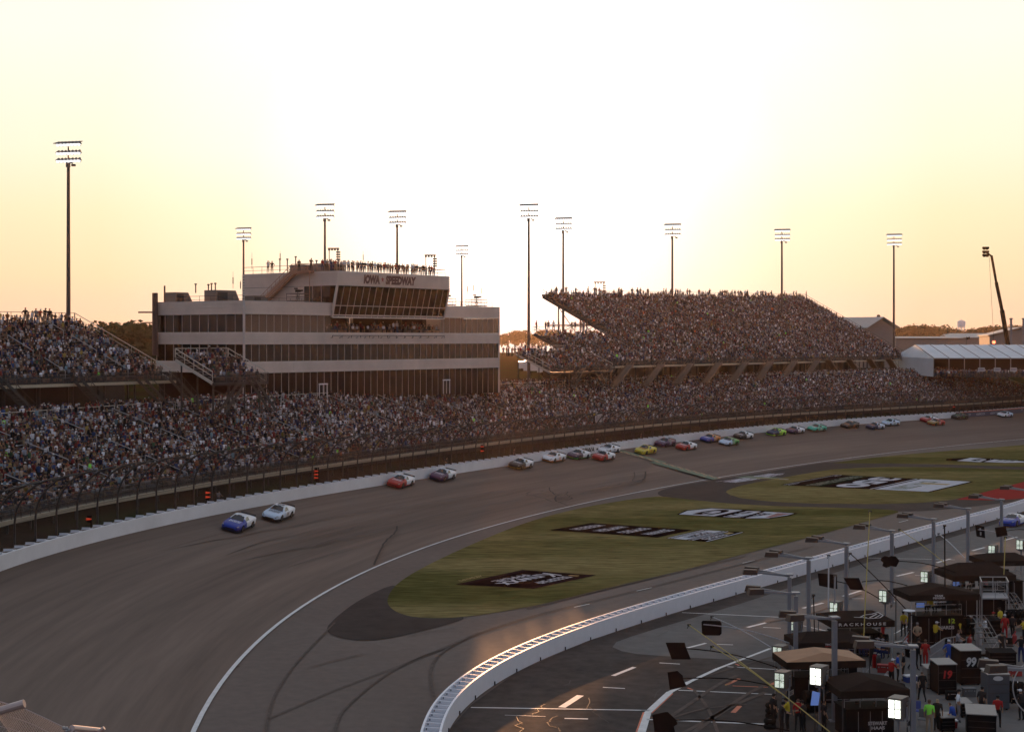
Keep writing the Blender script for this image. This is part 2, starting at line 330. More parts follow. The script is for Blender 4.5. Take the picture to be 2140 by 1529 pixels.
# tyre marks, seams and patches on the track and the paving
m_skid = M('tyre_rubber_mark', (.062, .050, .044), .8, spec=.1, var=.25, scale=1.5)
def on_track(px, py, lift=.02):     # intersect the pixel's ray with the banked surface
    best = None
    for z in np.linspace(0, 4.6, 47):
        v = P(px, py, z); d = np.linalg.norm(wall_pts[:, :2] - np.array([v.x, v.y]), axis=1); i = int(np.argmin(d)); q = WAL.s[i]
        n = WAL.nor(q); b = WAL.at(q); dist = -np.dot(np.array([v.x, v.y]) - b[:2], n)
        zt = b[2] * max(0, 1 - dist / 18.5); e = abs(zt - z)
        if best is None or e < best[0]: best = (e, v, zt, q)
    v = best[1].copy(); v.z = best[2] + lift; return v
def spline(pts, n=6):
    o_ = []
    for i in range(len(pts) - 1):
        p0, p1, p2, p3 = pts[max(0, i - 1)], pts[i], pts[i + 1], pts[min(len(pts) - 1, i + 2)]
        for k in range(n):
            t = k / n; o_.append(tuple(.5 * (2 * b + (c - a) * t + (2 * a - 5 * b + 4 * c - d) * t * t + (3 * b - a - 3 * c + d) * t ** 3) for a, b, c, d in zip(p0, p1, p2, p3)))
    return o_ + [pts[-1]]
mb = MB()
for w, pl in [(.22, [(1100,1031),(1115,1027),(1140,1027),(1165,1034),(1187,1034),(1170,1033),(1160,1040),(1165,1048),(1195,1058)]), (.2, [(1100,1033),(1125,1037),(1160,1049),(1195,1043),(1190,1036),(1220,1031),(1290,1027),(1330,1027)]),
              (.18, [(1148,1018),(1150,1026),(1163,1032),(1180,1034),(1187,1027)]), (.25, [(1349,985),(1347,998),(1330,1006),(1290,1012),(1230,1020)]), (.14, [(1325,985),(1326,996),(1321,1003)]),
              (.2, [(830,1097),(826,1112),(806,1130),(795,1150),(782,1178)]), (.12, [(660,1138),(705,1124)]), (.1, [(625,1131),(700,1112),(760,1100)]),
              (.10, [(0,1272),(60,1250),(150,1225),(240,1205),(330,1190),(420,1175),(560,1130),(700,1100)]),
              (.12, [(0,1405),(20,1394),(70,1358),(130,1318),(260,1352),(330,1365),(420,1380),(500,1392)]), (.2, [(130,1322),(320,1366),(430,1384),(500,1393)]),
              (.18, [(180,1529),(190,1490),(240,1420),(300,1368),(370,1330)]), (.10, [(0,1330),(150,1260),(300,1222),(500,1172),(700,1130),(900,1080),(1100,1040)]), (.12, [(0,1235),(200,1180),(450,1130),(700,1080),(900,1048),(1100,1018)])]:
    strip(mb, [on_track(*p) for p in spline(pl, 5)], w)
put(mb.build('tyre_marks', m_skid), kind='structure')
mb = MB()
for d_ in (4.3, 8.8, 13.4):
    strip(mb, [track_point(q, d_) + Vector((0, 0, .008)) for q in np.arange(10, WAL.L - 20, 3.0)], .05)
put(mb.build('paving_seams', m_skid), kind='structure')
m_skid2 = M('faint_rubber_mark', (.112, .089, .078), .85, var=.3, scale=1.5, spec=.05)
mb = MB()
for w, pl in [(.15, [(555,1529),(570,1460),(610,1395),(660,1340),(700,1300)]), (.12, [(650,1392),(700,1378),(760,1365)]), (.18, [(930,1529),(900,1400),(960,1340),(1100,1290),(1300,1240),(1500,1190),(1700,1140)]),
              (.12, [(560,1500),(700,1440),(860,1380),(1000,1320)]), (.15, [(700,1529),(720,1480),(820,1400),(950,1345)]), (.1, [(850,1329),(900,1318),(950,1312)]), (.25, [(1100,1271),(1240,1236),(1400,1198),(1560,1160)]),
              (.3, [(1430,1529),(1500,1490),(1560,1450),(1620,1420)]), (.22, [(1400,1500),(1470,1480),(1560,1470)]), (.2, [(1450,1440),(1480,1480),(1500,1529)]), (.35, [(1450,1529),(1520,1480),(1600,1445)]), (.25, [(1600,1300),(1700,1280),(1800,1240)]), (.2, [(1480,1410),(1540,1392),(1620,1370)]), (.3, [(1380,1510),(1440,1470),(1500,1430),(1540,1410)])]:
    strip(mb, [P(*p, LZ[0] + .012) for p in spline(pl, 5)], w)
put(mb.build('tyre_marks', m_skid2), kind='structure')
# the finish stripe: rows of checks over green paint, and the mirror lettering on the apron
mb = MB(); sf = s_at_px(1283); tt = WAL.tan(sf)
def tp(q, d, dz=.0):
    v = track_point(q, d); v.z += dz; return v
for d0, d1, a, b in [(.5, 8.5, 1.0, 2.2), (7.5, 18.4, -2.2, -.3), (.6, 18.4, -.2, 1.0)]:
    for k in range(8):
        x0 = d0 + (d1 - d0) * k / 8; x1 = d0 + (d1 - d0) * (k + 1) / 8
        mb.add([tp(sf + a, x0, .012), tp(sf + a, x1, .012), tp(sf + b, x1, .012), tp(sf + b, x0, .012)], [(0, 1, 2, 3)], 0)
for k in range(26):
    for j in (0, 1):
        if (k + j) % 2: continue
        x0 = .8 + k * .68; mb.add([tp(sf - .1 + j * .5, x0, .018), tp(sf - .1 + j * .5, x0 + .68, .018), tp(sf + .4 + j * .5, x0 + .68, .018), tp(sf + .4 + j * .5, x0, .018)], [(0, 1, 2, 3)], 1)
put(mb.build('finish_line', [m_grnp, M('faded_orange', (.36, .20, .09), .6, var=.3)]), kind='structure')
mb = MB(); z = LZ[0] + .008
m_lav = M('pale_lettering', (.42, .42, .5), .6, var=.25, scale=2)
marks_quad(mb, 3, P(1537,1007.5,z), P(1510,1006,z), P(1556,998,z), P(1580,999.5,z), 0, 3)
text_quad(mb, 'IOWA', P(1537,1008,z), P(1506,1006,z), P(1556,998,z), P(1590,1000,z), 0, .05)
text_quad(mb, 'START', P(1604,997,z), P(1572,995,z), P(1604,988.5,z), P(1640,990,z), 0, .05)
mb.add([P(1572,1000,z), P(1640,998,z), P(1565,994,z), P(1535,997,z)], [(0, 1, 2, 3)], 1); strip(mb, [P(1580,998.6,z+.004), P(1628,1000,z+.004)], .5, 2); strip(mb, [P(1628,1000,z), P(1648,1001.2,z)], .4, 0)
strip(mb, [P(1496,1006,z), P(1640,987.5,z)], .15, 0)
put(mb.build('apron_lettering', [m_lav, m_grnp, m_yelp]), kind='structure')
# ------------------------------------------------------------------ painted adverts on the grass
m_wlog = M('white_logo_paint', (.36, .38, .44), .7, var=.2, scale=1.5); m_blog = M('black_logo_paint', (.012, .006, .006), 1, spec=0, var=.25, scale=1.2); m_glog = M('dark_green_logo_paint', (.010, .020, .010), 1, spec=0, var=.2)
m_rlog = M('red_logo_paint', (.16, .03, .04), .7, var=.2); m_ylog = M('yellow_logo_paint', (.25, .17, .02), .7, var=.2); m_tlog = M('green_letter_paint', (.045, .075, .05), .7, var=.3); m_pur = M('brown_logo_border', (.024, .012, .015), 1, spec=0, var=.2)
LM = [m_blog, m_wlog, m_glog, m_rlog, m_ylog, m_tlog, m_pur]
def bil(q, u, v): a, b, c, d = q; x = a[0] * (1 - u) * (1 - v) + b[0] * u * (1 - v) + c[0] * u * v + d[0] * (1 - u) * v; y = a[1] * (1 - u) * (1 - v) + b[1] * u * (1 - v) + c[1] * u * v + d[1] * (1 - u) * v; return x, y
def world_quad(px, z): return [P(x, y, z) for x, y in px]
def wb_(W, u, v): return (W[0] * (1 - u) + W[1] * u) * (1 - v) + (W[3] * (1 - u) + W[2] * u) * v
class Logo:
    # corners in the photo: A near the left end, B far corner, C right end, D near right. u: A->B, v: A->D
    def __init__(s, A, B, C, D): s.mb = MB(); s.z = LZ[0] + .006; s.c = (A, B, C, D); s.i = 0
    def q(s, u0, v0, u1, v1, m):
        s.i += 1; W = world_quad(s.c, s.z + s.i * .0025); s.mb.add([wb_(W, u0, v0), wb_(W, u1, v0), wb_(W, u1, v1), wb_(W, u0, v1)], [(0, 1, 2, 3)], m)
    def t(s, txt, u0, v0, u1, v1, m, bold=.03, shear=0, marks=0, seed=1):      # lettering read from the stands: it runs B->A, its top towards D
        s.i += 1; W = world_quad(s.c, s.z + s.i * .0025)
        a = (wb_(W, u1, v1), wb_(W, u0, v1), wb_(W, u0, v0), wb_(W, u1, v0))
        if marks: marks_quad(s.mb, marks, *a, m, seed)
        else: text_quad(s.mb, txt, *a, m, bold, shear)
    def done(s, name): return put(s.mb.build(name, LM), kind='structure')
L1 = Logo((952,1220), (1092,1190), (1246,1201), (1115,1229))
L1.q(0, 0, 1, 1, 6); L1.q(.03, .1, .97, .9, 0); L1.t('', .25, .22, .75, .34, 1, marks=6, seed=2)
rr = random.Random(4)
L1.t('Knwxx', .12, .36, .92, .66, 1, .015, .3); L1.t('', .3, .72, .8, .86, 1, marks=8, seed=5); L1.q(.85, .74, .9, .86, 4); L1.done('grass_advert')
L1b = Logo((950,1213), (1010,1199), (1012,1204), (965,1214)); L1b.t('', .0, .1, .9, .9, 4, marks=7, seed=8); L1b.done('grass_advert')
L2 = Logo((1147,1107), (1237,1092), (1448,1106.5), (1374,1122)); L2.q(0, 0, 1, 1, 0)
for k, (n_, sd_) in enumerate([(6, 1), (6, 2), (6, 3), (7, 4)]): L2.t('', .2, .1 + k * .225, .85, .21 + k * .225, 1, marks=n_, seed=sd_ + 20)
L2.done('grass_advert')
L3 = Logo((1391,1123.5), (1466,1106.5), (1557,1111.5), (1480,1131.5)); L3.q(0, 0, 1, 1, 0)
for a, b in [(.03, .07), (.11, .14), (.17, .48), (.52, .55), (.6, .64), (.93, .97)]: L3.q(.01, a, .99, b, 1)
L3.t('', .2, .22, .8, .44, 0, marks=7, seed=31); L3.t('', .15, .68, .7, .88, 1, marks=6, seed=32); L3.q(.75, .7, .9, .84, 4); L3.done('grass_advert')
L4 = Logo((1414,1074), (1480,1061), (1640,1072), (1560,1084)); W = [(1414,1074.5),(1433,1065.5),(1485,1060.5),(1560,1064.5),(1600,1067),(1668,1072),(1650,1077),(1610,1083),(1560,1083),(1490,1079)]
L4.mb.poly([P(x, y, L4.z) for x, y in W], 0); L4.i = 1
L4.mb.poly([P(x, y, L4.z + .003) for x, y in [(1419,1074),(1437,1066.5),(1487,1061.7),(1552,1065.5),(1492,1078)]], 1)
L4.mb.poly([P(x, y, L4.z + .003) for x, y in [(1510,1079),(1562,1067),(1600,1068.5),(1660,1072),(1645,1076),(1606,1082),(1560,1082.2)]], 1)
L4.mb.poly([P(x, y, L4.z + .006) for x, y in [(1600,1080),(1625,1071.5),(1655,1072.5),(1610,1081)]], 3)
L4.mb.poly([P(x, y, L4.z + .006) for x, y in [(1545,1082),(1594,1067.3),(1602,1067.6),(1556,1082)]], 0)
L4.i = 4; L4.t('G', .15, .13, .95, .40, 0, .04); L4.t('', .1, .52, .9, .66, 0, marks=2, seed=40); L4.t('', .1, .76, .85, .92, 0, marks=6, seed=42); L4.done('grass_advert')
L5 = Logo((1630,1012.5), (1745,991), (2035,1006), (1945,1027.5)); L5.q(0, 0, 1, 1, 0); L5.q(.01, .02, .99, .028, 1); L5.q(.01, .05, .2, .058, 1); L5.q(.85, .05, .99, .058, 1)
L5.q(.0, .14, 1, .27, 2); L5.t('PRESENTED BY', .3, .085, .75, .12, 6, .02); L5.t('FUELED BY ETHANOL', .06, .15, .95, .235, 5, .04); L5.t('350', .06, .32, .97, .52, 1, .05)
L5.q(.01, .6, .99, .615, 1); L5.q(.01, .635, .99, .98, 1); L5.t('IOWA CORN', .1, .69, .85, .82, 5, .04); L5.q(.6, .74, .7, .93, 4); L5.done('grass_advert')
L6 = Logo((1977,962), (2010,955.5), (2145,960), (2120,966.5)); L6.mb.poly([P(x, y, L6.z) for x, y in [(1977,962),(1978,958),(2030,955.5),(2080,957.5),(2160,963),(2165,966),(2100,967),(2050,965.5)]], 0); L6.i = 1
L6.mb.poly([P(x, y, L6.z + .003) for x, y in [(2000,962.3),(2028,956),(2072,958.4),(2048,965)]], 1); L6.mb.poly([P(x, y, L6.z + .003) for x, y in [(2055,964.5),(2078,959.4),(2140,963.5),(2160,965.5),(2100,966.4)]], 1)
L6.i = 3; L6.t('G', .2, .3, .95, .52, 0, .04); L6.t('', .3, .65, .8, .92, 5, marks=6, seed=50); L6.done('grass_advert')
# ------------------------------------------------------------------ outer safety barrier, painted letters on it
BH = 1.17
sA, sB = 8.0, WAL.L - 60
qs = list(np.arange(sA, sB, 2.0)); s_blue = s_at_px(1999); s_end_blue = WAL.L - 60
def wallpart(name, q0, q1, m, parent, cap=m_whitetop):
    mb = MB(); q = [x for x in np.arange(q0, q1 + .01, 2.0)]
    mb.loft([[WAL.off(x, .0, -.05), WAL.off(x, .0, BH), WAL.off(x, .28, BH), WAL.off(x, .28, -.05)] for x in q], close=True)
    return mb.build(name, m, parent, True)
t = thing('safety_barrier', 'long white steel barrier curving along the outside of the track, fins on its top', 'barrier', WAL.off(150, 0))
m_blue = M('navy_barrier_paint', (.03, .035, .085), .5, var=.1)
wallpart('barrier_face', sA, s_blue, m_white, t)
b = wallpart('barrier_face', s_blue, sB, m_blue, t); b['label'] = 'navy advertising section with an orange top edge'
mb = MB(); q = np.arange(s_blue, sB, 4)
mb.loft([[WAL.off(x, -.02, BH - .16), WAL.off(x, -.02, BH + .03), WAL.off(x, .2, BH + .03), WAL.off(x, .2, BH - .16)] for x in q]); mb.build('orange_edge', M('orange_edge_paint', (.45, .1, .03), .5), t, True)
fins = []
for x in np.arange(sA, sB, 1.9):       # slanting foam block covers behind the barrier's top edge
    a, b_ = WAL.off(x, .3, BH + .02), WAL.off(x, 1.02, BH - .02); tv = Vector((*WAL.tan(x), 0))
    fins.append((x, [a - tv * .1, a + tv * .5, b_ + tv * .35, b_ - tv * .3], [a - tv * .1, b_ - tv * .2, b_ - tv * .2 + Vector((0, 0, .16)), a - tv * .1 + Vector((0, 0, .12))], tv * .05))
x_first = s_at_px(-6); mb_far = MB(); n_f = 0
for x, p_, q_, v_ in fins:
    if x < x_first: continue
    mb = MB() if n_f < 99 else mb_far
    mb.slab(p_, (0, 0, -.04), 0); mb.slab(q_, v_, 0)
    if n_f < 99: mb.build('cap_fin', m_whitetop, t, True)
    n_f += 1
put(mb_far.build('cap_fin', m_whitetop, t, True), kind='stuff')
mb = MB()
def wall_text(txt, px0, px1, z0, z1, m=0, bold=.03, shear=0.0):
    a, b = s_at_px(px0), s_at_px(px1); o_ = -.012
    text_quad(mb, txt, WAL.off(a, o_, z1), WAL.off(b, o_, z1), WAL.off(b, o_, z0), WAL.off(a, o_, z0), m, bold, shear)
wall_text('IOWA', 1219, 1243, .2, .98, 0, .03, .15); wall_text('SPEEDWAY', 1253, 1287, .2, .98, 0, .03, .15)
a, b = s_at_px(1244.5), s_at_px(1251.5); shape_quad(mb, STAR, WAL.off(a, -.012, .85), WAL.off(b, -.012, .85), WAL.off(b, -.012, .3), WAL.off(a, -.012, .3), 0, True)
for x0 in (2012, 2041, 2069, 2150): wall_text('GEICO', x0, x0 + 17, .25, .72, 1, .03, .2)
wall_text('RESTART', 2094, 2138, .15, .88, 1, .03, .25)
mb.build('barrier_lettering', [m_black, m_wlog], t, True)
t = thing('retaining_wall', 'low grey concrete wall hidden close behind the white safety barrier', 'wall', WAL.off(150, 1.1))
mb = MB(); mb.loft([[WAL.off(x, 1.05, -.1), WAL.off(x, 1.05, 1.05), WAL.off(x, 1.3, 1.05), WAL.off(x, 1.3, -.1)] for x in qs]); mb.build('wall_body', m_conc, t, True)
# ------------------------------------------------------------------ catch fence
m_post = M('fence_post_steel', (.035, .03, .03), .5, metal=.3, var=.12)
t = thing('catch_fence', 'tall mesh catch fence on curved steel posts leaning over the track beside the crowd', 'fence', WAL.off(150, 1.15))
def fence_curve(x, r=1.0, base=1.0):
    o_ = [WAL.off(x, 1.18, base - .2), WAL.off(x, 1.18, 3.0)]
    for k in range(1, 9):
        a = math.pi / 2 * k / 8 * .92; o_.append(WAL.off(x, 1.18 - 4.2 * (1 - math.cos(a)), 3.0 + 3.7 * math.sin(a)))
    return o_
fs0, fs1 = s_at_px(-60), s_at_px(2140) + 12
xs = list(np.arange(fs0, fs1, (fs1 - fs0) / 94))
for x in xs[:95]:
    mb = MB(); mb.path(fence_curve(x), .09, 5); mb.build('post', m_post, t, True)
mb = MB(); gr = [fence_curve(x) for x in np.arange(fs0, fs1, 2.0)]; gr = [g for g in gr]
mb.loft(gr, close=False, caps=False); mb.build('mesh_panel', m_net, t, True)
mb = MB()
for k in (1, 3, 5, 7, 9):
    mb.path([g[k] for g in gr], .018, 4)
mb.build('cable', m_post, t, True)
# ------------------------------------------------------------------ pit wall
PWp = [(934,1529),(984.6,1472),(1029,1434),(1080,1403),(1167,1361),(1231,1337),(1298,1315),(1402,1284),(1520,1249),(1591,1226),(1683,1200),(1760,1178),(1802,1165.5),(1896,1137),(1942,1124),(2024,1101.7),(2091,1082),(2140,1068)]
pw = fit([tuple(P(*p)) for p in PWp], 6, 1.0)
pre = []; p = pw[0, :2].copy(); v = pw[1, :2] - pw[0, :2]; h = math.atan2(v[0], v[1])
for k in range(30): h -= 1.0 / 60; p = p - np.array([math.sin(h), math.cos(h)]); pre.append((p[0], p[1], 0))
PWL = Line(straight(np.concatenate([np.array(pre[::-1]), pw]), 120, 5))
t = thing('pit_wall', 'white double pit wall with ladder like cross pieces curving between pit road and apron', 'wall', PWL.off(60, .5))
q = list(np.arange(0, PWL.L, 1.0)); PH = 1.15
for nm, a, b in (('wall_face', 0, .13), ('wall_face', 1.0, 1.13)):
    mb = MB(); mb.loft([[PWL.off(x, a, 0), PWL.off(x, a, PH), PWL.off(x, b, PH), PWL.off(x, b, 0)] for x in q]); mb.build(nm, m_whitetop, t, True)
mb = MB()
for x in np.arange(.5, PWL.L, 1.0):
    a, b = PWL.off(x, .13, PH - .22), PWL.off(x + .18, 1.0, PH - .22); mb.bar(a, b, .07, .42)
    mb.box(PWL.off(x + .16, .85, PH - .1), (.1, .1, .1), 1)
mb.build('cross_piece', [m_whitetop, m_steel], t, True)
mb = MB(); mb.loft([[PWL.off(x, .15, .02), PWL.off(x, .15, .05), PWL.off(x, .98, .05), PWL.off(x, .98, .02)] for x in q]); mb.build('wall_floor', m_conc, t, True)
mb = MB()
for x in np.arange(2, PWL.L, 4.0): mb.box(PWL.off(x, -.04, .12), (.08, .08, .24))
mb.build('drain_bolt', m_steel, t, True)
# ------------------------------------------------------------------ grandstands
U = Vector((.618, .786, 0)); NN = Vector((-.786, .618, 0))
CROWD = []          # (x, y, z, yaw, type 0 seated / 1 standing)
def rail(mb, pts, h=1.05, r=.03, post=2.0, m=0, mid=True):
    for a, b in zip(pts, pts[1:]):
        a, b = Vector(a), Vector(b); L = (b - a).length; n = max(1, int(L / post))
        mb.bar(a + Vector((0, 0, h)), b + Vector((0, 0, h)), r * 2, m=m)
        if mid: mb.bar(a + Vector((0, 0, h * .5)), b + Vector((0, 0, h * .5)), r * 1.4, m=m)
        for k in range(n + 1): p = a.lerp(b, k / n); mb.bar(p, p + Vector((0, 0, h)), r * 1.6, m=m)
class Flat:
    def __init__(s, A, z0, z1, T, zr=0, L=1, u=U, n=NN): s.A, s.z0, s.z1, s.T, s.zr, s.L, s.u, s.n = Vector(A), z0, z1, T, zr, L, u, n
    def g(s, q, t):
        p = s.A + s.u * q + s.n * t; z = s.z0 + (s.z1 + s.zr * q / s.L - s.z0) * t / s.T; return Vector((p.x, p.y, z))
    def yaw(s, q): return math.atan2(-s.n.y, -s.n.x)
class Curved:
    def __init__(s, t0, z0, t1, z1): s.t0, s.z0, s.t1, s.z1, s.T = t0, z0, t1, z1, t1 - t0
    def g(s, q, t): return WAL.absz(q, s.t0 + t, s.z0 + (s.z1 - s.z0) * t / s.T)
    def yaw(s, q): n = WAL.nor(q); return math.atan2(-n[1], -n[0])
def stand(root, S, q0, q1, t0, t1, row, aisle, cross=(), step_q=3.0, fill=.93, top_stand=0, sp=.6, aw=.7):
    mb = MB(); n = int(round((t1 - t0) / row)); qs_ = list(np.linspace(q0, q1, max(2, int((q1 - q0) / step_q))))
    dz = S.g(q0, t0 + row).z - S.g(q0, t0).z
    for k in range(n):
        ta, tb = t0 + k * row, t0 + (k + 1) * row
        ra = []
        for q in qs_:
            a, b = S.g(q, ta), S.g(q, tb); ra.append([a, Vector((b.x, b.y, a.z)), b])
        mb.loft(ra, close=False, caps=False)
        bb = []
        for q in qs_:
            a, b = S.g(q, ta + row * .62), S.g(q, ta + row * .98); z = S.g(q, ta).z + .42
            bb.append([Vector((a.x, a.y, z)), Vector((b.x, b.y, z)), Vector((b.x, b.y, z - .05)), Vector((a.x, a.y, z - .05))])
        mb.loft(bb, 1)
        q = q0 + .4 + rng.random() * .3
        while q < q1 - .3:
            ph = (q - q0) % aisle
            if not any(abs(k - c) < 1 for c in cross) and (aw < ph < aisle - aw) and rng.random() < fill:
                p = S.g(q, ta + row * .8); st = 1 if rng.random() < (.06 if k < n - 1 else .35) else 0
                CROWD.append((p.x, p.y, S.g(q, ta).z, S.yaw(q) + rng.normal(0, .25), st, k))
            elif ph <= aw or ph >= aisle - aw:
                if rng.random() < .05:
                    p = S.g(q, ta + row * .3); CROWD.append((p.x, p.y, S.g(q, ta).z, S.yaw(q) + rng.normal(0, 1.2), 1, k))
            q += sp * (.85 + .4 * rng.random())
    return mb.build('seating', [m_deck, m_alu], root, True)
def aisle_rails(root, S, q0, q1, t0, t1, row, aisle, segs, m=None):
    q = q0 + aisle
    while q < q1 - 1:
        mb = MB()
        for a, b in segs:
            pa, pb = S.g(q, t0 + (t1 - t0) * a), S.g(q, t0 + (t1 - t0) * b); mb.path([pa, pa + Vector((0, 0, .95)), pb + Vector((0, 0, .95)), pb], .045, 5)
        mb.build('handrail', m or m_galv, root, True); q += aisle
# lower stand, follows the bend of the track
LOW = Curved(6.6, 6.7, 26.0, 13.1)
ql0, ql1 = s_at_px(-140), s_at_px(2042, 26)
t = thing('lower_grandstand', 'long lower grandstand of bleacher rows packed with spectators, running behind the catch fence', 'grandstand', WAL.absz(160, 16, 8))
stand(t, LOW, ql0, ql1, 0, 19.4, .83, 11.5)
aisle_rails(t, LOW, ql0, ql1, 0, 19.4, .83, 11.5, [(.03, .3), (.36, .62), (.7, .97)])
mb = MB(); q_ = list(np.arange(ql0, ql1, 3.0))
mb.loft([[WAL.absz(q, 5.8, 6.25), WAL.absz(q, 5.8, 6.62), WAL.absz(q, 6.8, 6.62), WAL.absz(q, 6.8, 6.25)] for q in q_]); mb.build('front_beam', m_cream, t, True)
mb = MB(); rail(mb, [WAL.absz(q, 5.9, 6.62) for q in q_], 1.1, .03, 1.5); mb.build('front_rail', m_steel, t, True)
mb = MB(); mb.loft([[WAL.absz(q, 5.95, 6.66), WAL.absz(q, 5.95, 7.65)] for q in q_], close=False, caps=False); mb.build('front_mesh', m_mesh, t, True)
mb = MB(); mb.loft([[WAL.absz(q, 8.2, 4), WAL.absz(q, 8.2, 6.3)] for q in q_], close=False, caps=False); mb.build('skirt_wall', m_deck, t, True)
mb = MB()
for q in np.arange(ql0, ql1, 3.6): mb.bar(WAL.absz(q, 6.1, 4.6), WAL.absz(q, 6.1, 6.3), .14)
mb.build('deck_post', m_steel, t, True)
m_railw = M('cream_rail_paint', (.5, .46, .4), .5, var=.1)
mb = MB(); q = ql0 + 2
while q < ql1:
    e = min(q + 11.0, ql1); rail(mb, [WAL.absz(q, 26.3, 13.05), WAL.absz((q + e) / 2, 26.3, 13.05), WAL.absz(e, 26.3, 13.05)], 1.05, .04, 2.7); q += 11.5
mb.build('rear_rail', m_railw, t, True)
mb = MB(); rail(mb, [LOW.g(ql1 + .2, 0), LOW.g(ql1 + .2, 19.4)], 1.1, .04); mb.build('end_rail', m_railw, t, True)
# concourse behind it, with people standing about
for q in np.arange(ql0, ql1 + 6, .42):
    for d in (27.2, 28.4, 29.9, 31.5):
        if rng.random() < (.62 if d < 29 else .3):
            p = WAL.absz(q + rng.normal(0, .3), d + rng.normal(0, .35), 12.85); CROWD.append((p.x, p.y, p.z, rng.random() * 6.28, 1, 99))
def front_edge(root, S, q0, q1, t0, mat_edge=None, h=.34):
    a, b = S.g(q0, t0), S.g(q1, t0); n = max(2, int((q1 - q0) / 3)); mb = MB()
    pts = [S.g(q, t0 - .6) for q in np.linspace(q0, q1, n)]; z = pts[0].z
    off = S.n * -.1
    mb.loft([[p, p + Vector((0, 0, -h)), p - S.n * -1.0 + Vector((0, 0, -h)), p + S.n * 1.0] for p in pts]); mb.build('front_beam', mat_edge or m_cream, root, True)
    mb = MB(); rail(mb, pts, 1.1, .03, 1.6); mb.build('front_rail', m_steel, root, True)
    mb = MB(); mb.loft([[p, p + Vector((0, 0, 1.0))] for p in pts], close=False, caps=False); mb.build('front_mesh', m_mesh, root, True)
# upper right stand, two blocks on one slope
SR = Flat((15, 291, 0), 17.0, 31.0, 30.2, 2.2, 146)
t = thing('upper_grandstand', 'tall upper grandstand on steel legs full of spectators, right of the glass building', 'grandstand', (30, 310, 13))
stand(t, SR, 0, 25, 0, 11.6, .85, 10.4); stand(t, SR, 25, 145.5, 0, 13.3, .85, 10.4); o = stand(t, SR, 25, 145.5, 13.6, 30.2, .85, 10.4)
aisle_rails(t, SR, 0, 145, 0, 30.2, .85, 10.4, [(.02, .14), (.17, .29), (.32, .42)])
aisle_rails(t, SR, 25, 145, 13.6, 30.2, .85, 10.4, [(.05, .25), (.35, .6), (.7, .95)])
front_edge(t, SR, -.5, 145.5, 0)
mb = MB(); rail(mb, [SR.g(25 if k == 0 else 25 + 120.5 * k / 20, 30.3) for k in range(21)], 1.15, .03, 2.4); mb.build('rear_rail', m_steel, t, True); mb = MB(); rail(mb, [SR.g(q, 13.5) for q in (-.5, 8, 16, 24.5)], 1.1, .03, 2); mb.build('rear_rail', m_steel, t, True)
for q, a, b in ((25, 13.6, 30.3), (0, 0, 13.5), (145.5, 0, 30.3)):
    mb = MB(); pa, pb = SR.g(q, a), SR.g(q, b); n = 8; rail(mb, [pa.lerp(pb, k / n) for k in range(n + 1)], 1.1, .035, 1.6)
    mb.bar(pa + Vector((0, 0, -.35)), pb + Vector((0, 0, -.35)), .25, .6, 0); mb.build('side_rail', m_steel, t, True)
mb = MB()        # end platforms, raking beams, columns and cross bracing under the seats
for q in np.arange(1.5, 146, 8.0):
    for tt_ in (1.5, 8.0, 14.0, 20.0, 26.5):
        if q < 24 and tt_ > 12: continue
        p = SR.g(q, tt_); mb.bar((p.x, p.y, 12.8), (p.x, p.y, p.z - .5), .3)
    e = 13.2 if q < 24 else 30
    mb.bar(SR.g(q, 0) - Vector((0, 0, .6)), SR.g(q, e) - Vector((0, 0, .6)), .25, .5)
for q in (25.5, 33.5):
    for a, b in ((14, 20), (20, 26.5)):
        pa, pb = SR.g(q, a), SR.g(q, b); mb.bar((pa.x, pa.y, pa.z - 5.5), pb - Vector((0, 0, .8)), .12); mb.bar((pb.x, pb.y, pb.z - 6.5), pa - Vector((0, 0, .8)), .12)
    pa, pb = SR.g(q, 14), SR.g(q, 30); mb.bar((pa.x, pa.y, 24.9), (pb.x, pb.y, 24.9), .25)
mb.build('support_frame', m_steel, t, True)
m_tan = M('tan_panel', (.15, .10, .07), .7, var=.15); m_tand = M('dark_panel', (.035, .028, .026), .8, var=.3)
mb = MB()
rr = random.Random(5)
for q in np.arange(4, 142, 3.4):      # kiosks, columns and openings under the seats
    p = SR.g(q, 5); 
    if rr.random() < .7: mb = MB(); mb.box((p.x, p.y, 14.6), (rr.uniform(.7, 2.2), .8, 3.6), 0, rz=math.atan2(U.y, U.x)); mb.build('concourse_kiosk', rr.choice([m_tan, m_tan, m_tand]), t, True)
mb = MB(); mb.loft([[SR.g(q, 16) * Vector((1, 1, 0)) + Vector((0, 0, z)) for z in (12.8, 16.9)] for q in np.arange(6, 146, 6)], close=False, caps=False); mb.build('rear_wall', m_tand, t, True)
k = 0
for q in np.arange(5, 140, 11.3):     # stair flights down from the seats to the concourse
    d = 1 if q < 85 else -1; mb = MB(); a = SR.g(q, -.9) ; a.z = 12.9; b = SR.g(q + 6.0 * d, -.9); b.z = 17.0; o_ = NN * -1.5
    if d < 0: a, b = SR.g(q + 6, -.9), SR.g(q, -.9); a.z = 12.9; b.z = 17
    for w in (Vector(), o_):
        mb.bar(a + w, b + w, .1, .4); mb.bar(a + w + Vector((0, 0, 1)), b + w + Vector((0, 0, 1)), .06)
        for j in range(5): p = a.lerp(b, j / 4) + w; mb.bar(p, p + Vector((0, 0, 1)), .05)
    mb.slab([a, b, b + o_, a + o_], (0, 0, -.1)); mb.build('stair_flight', m_tan, t, True)
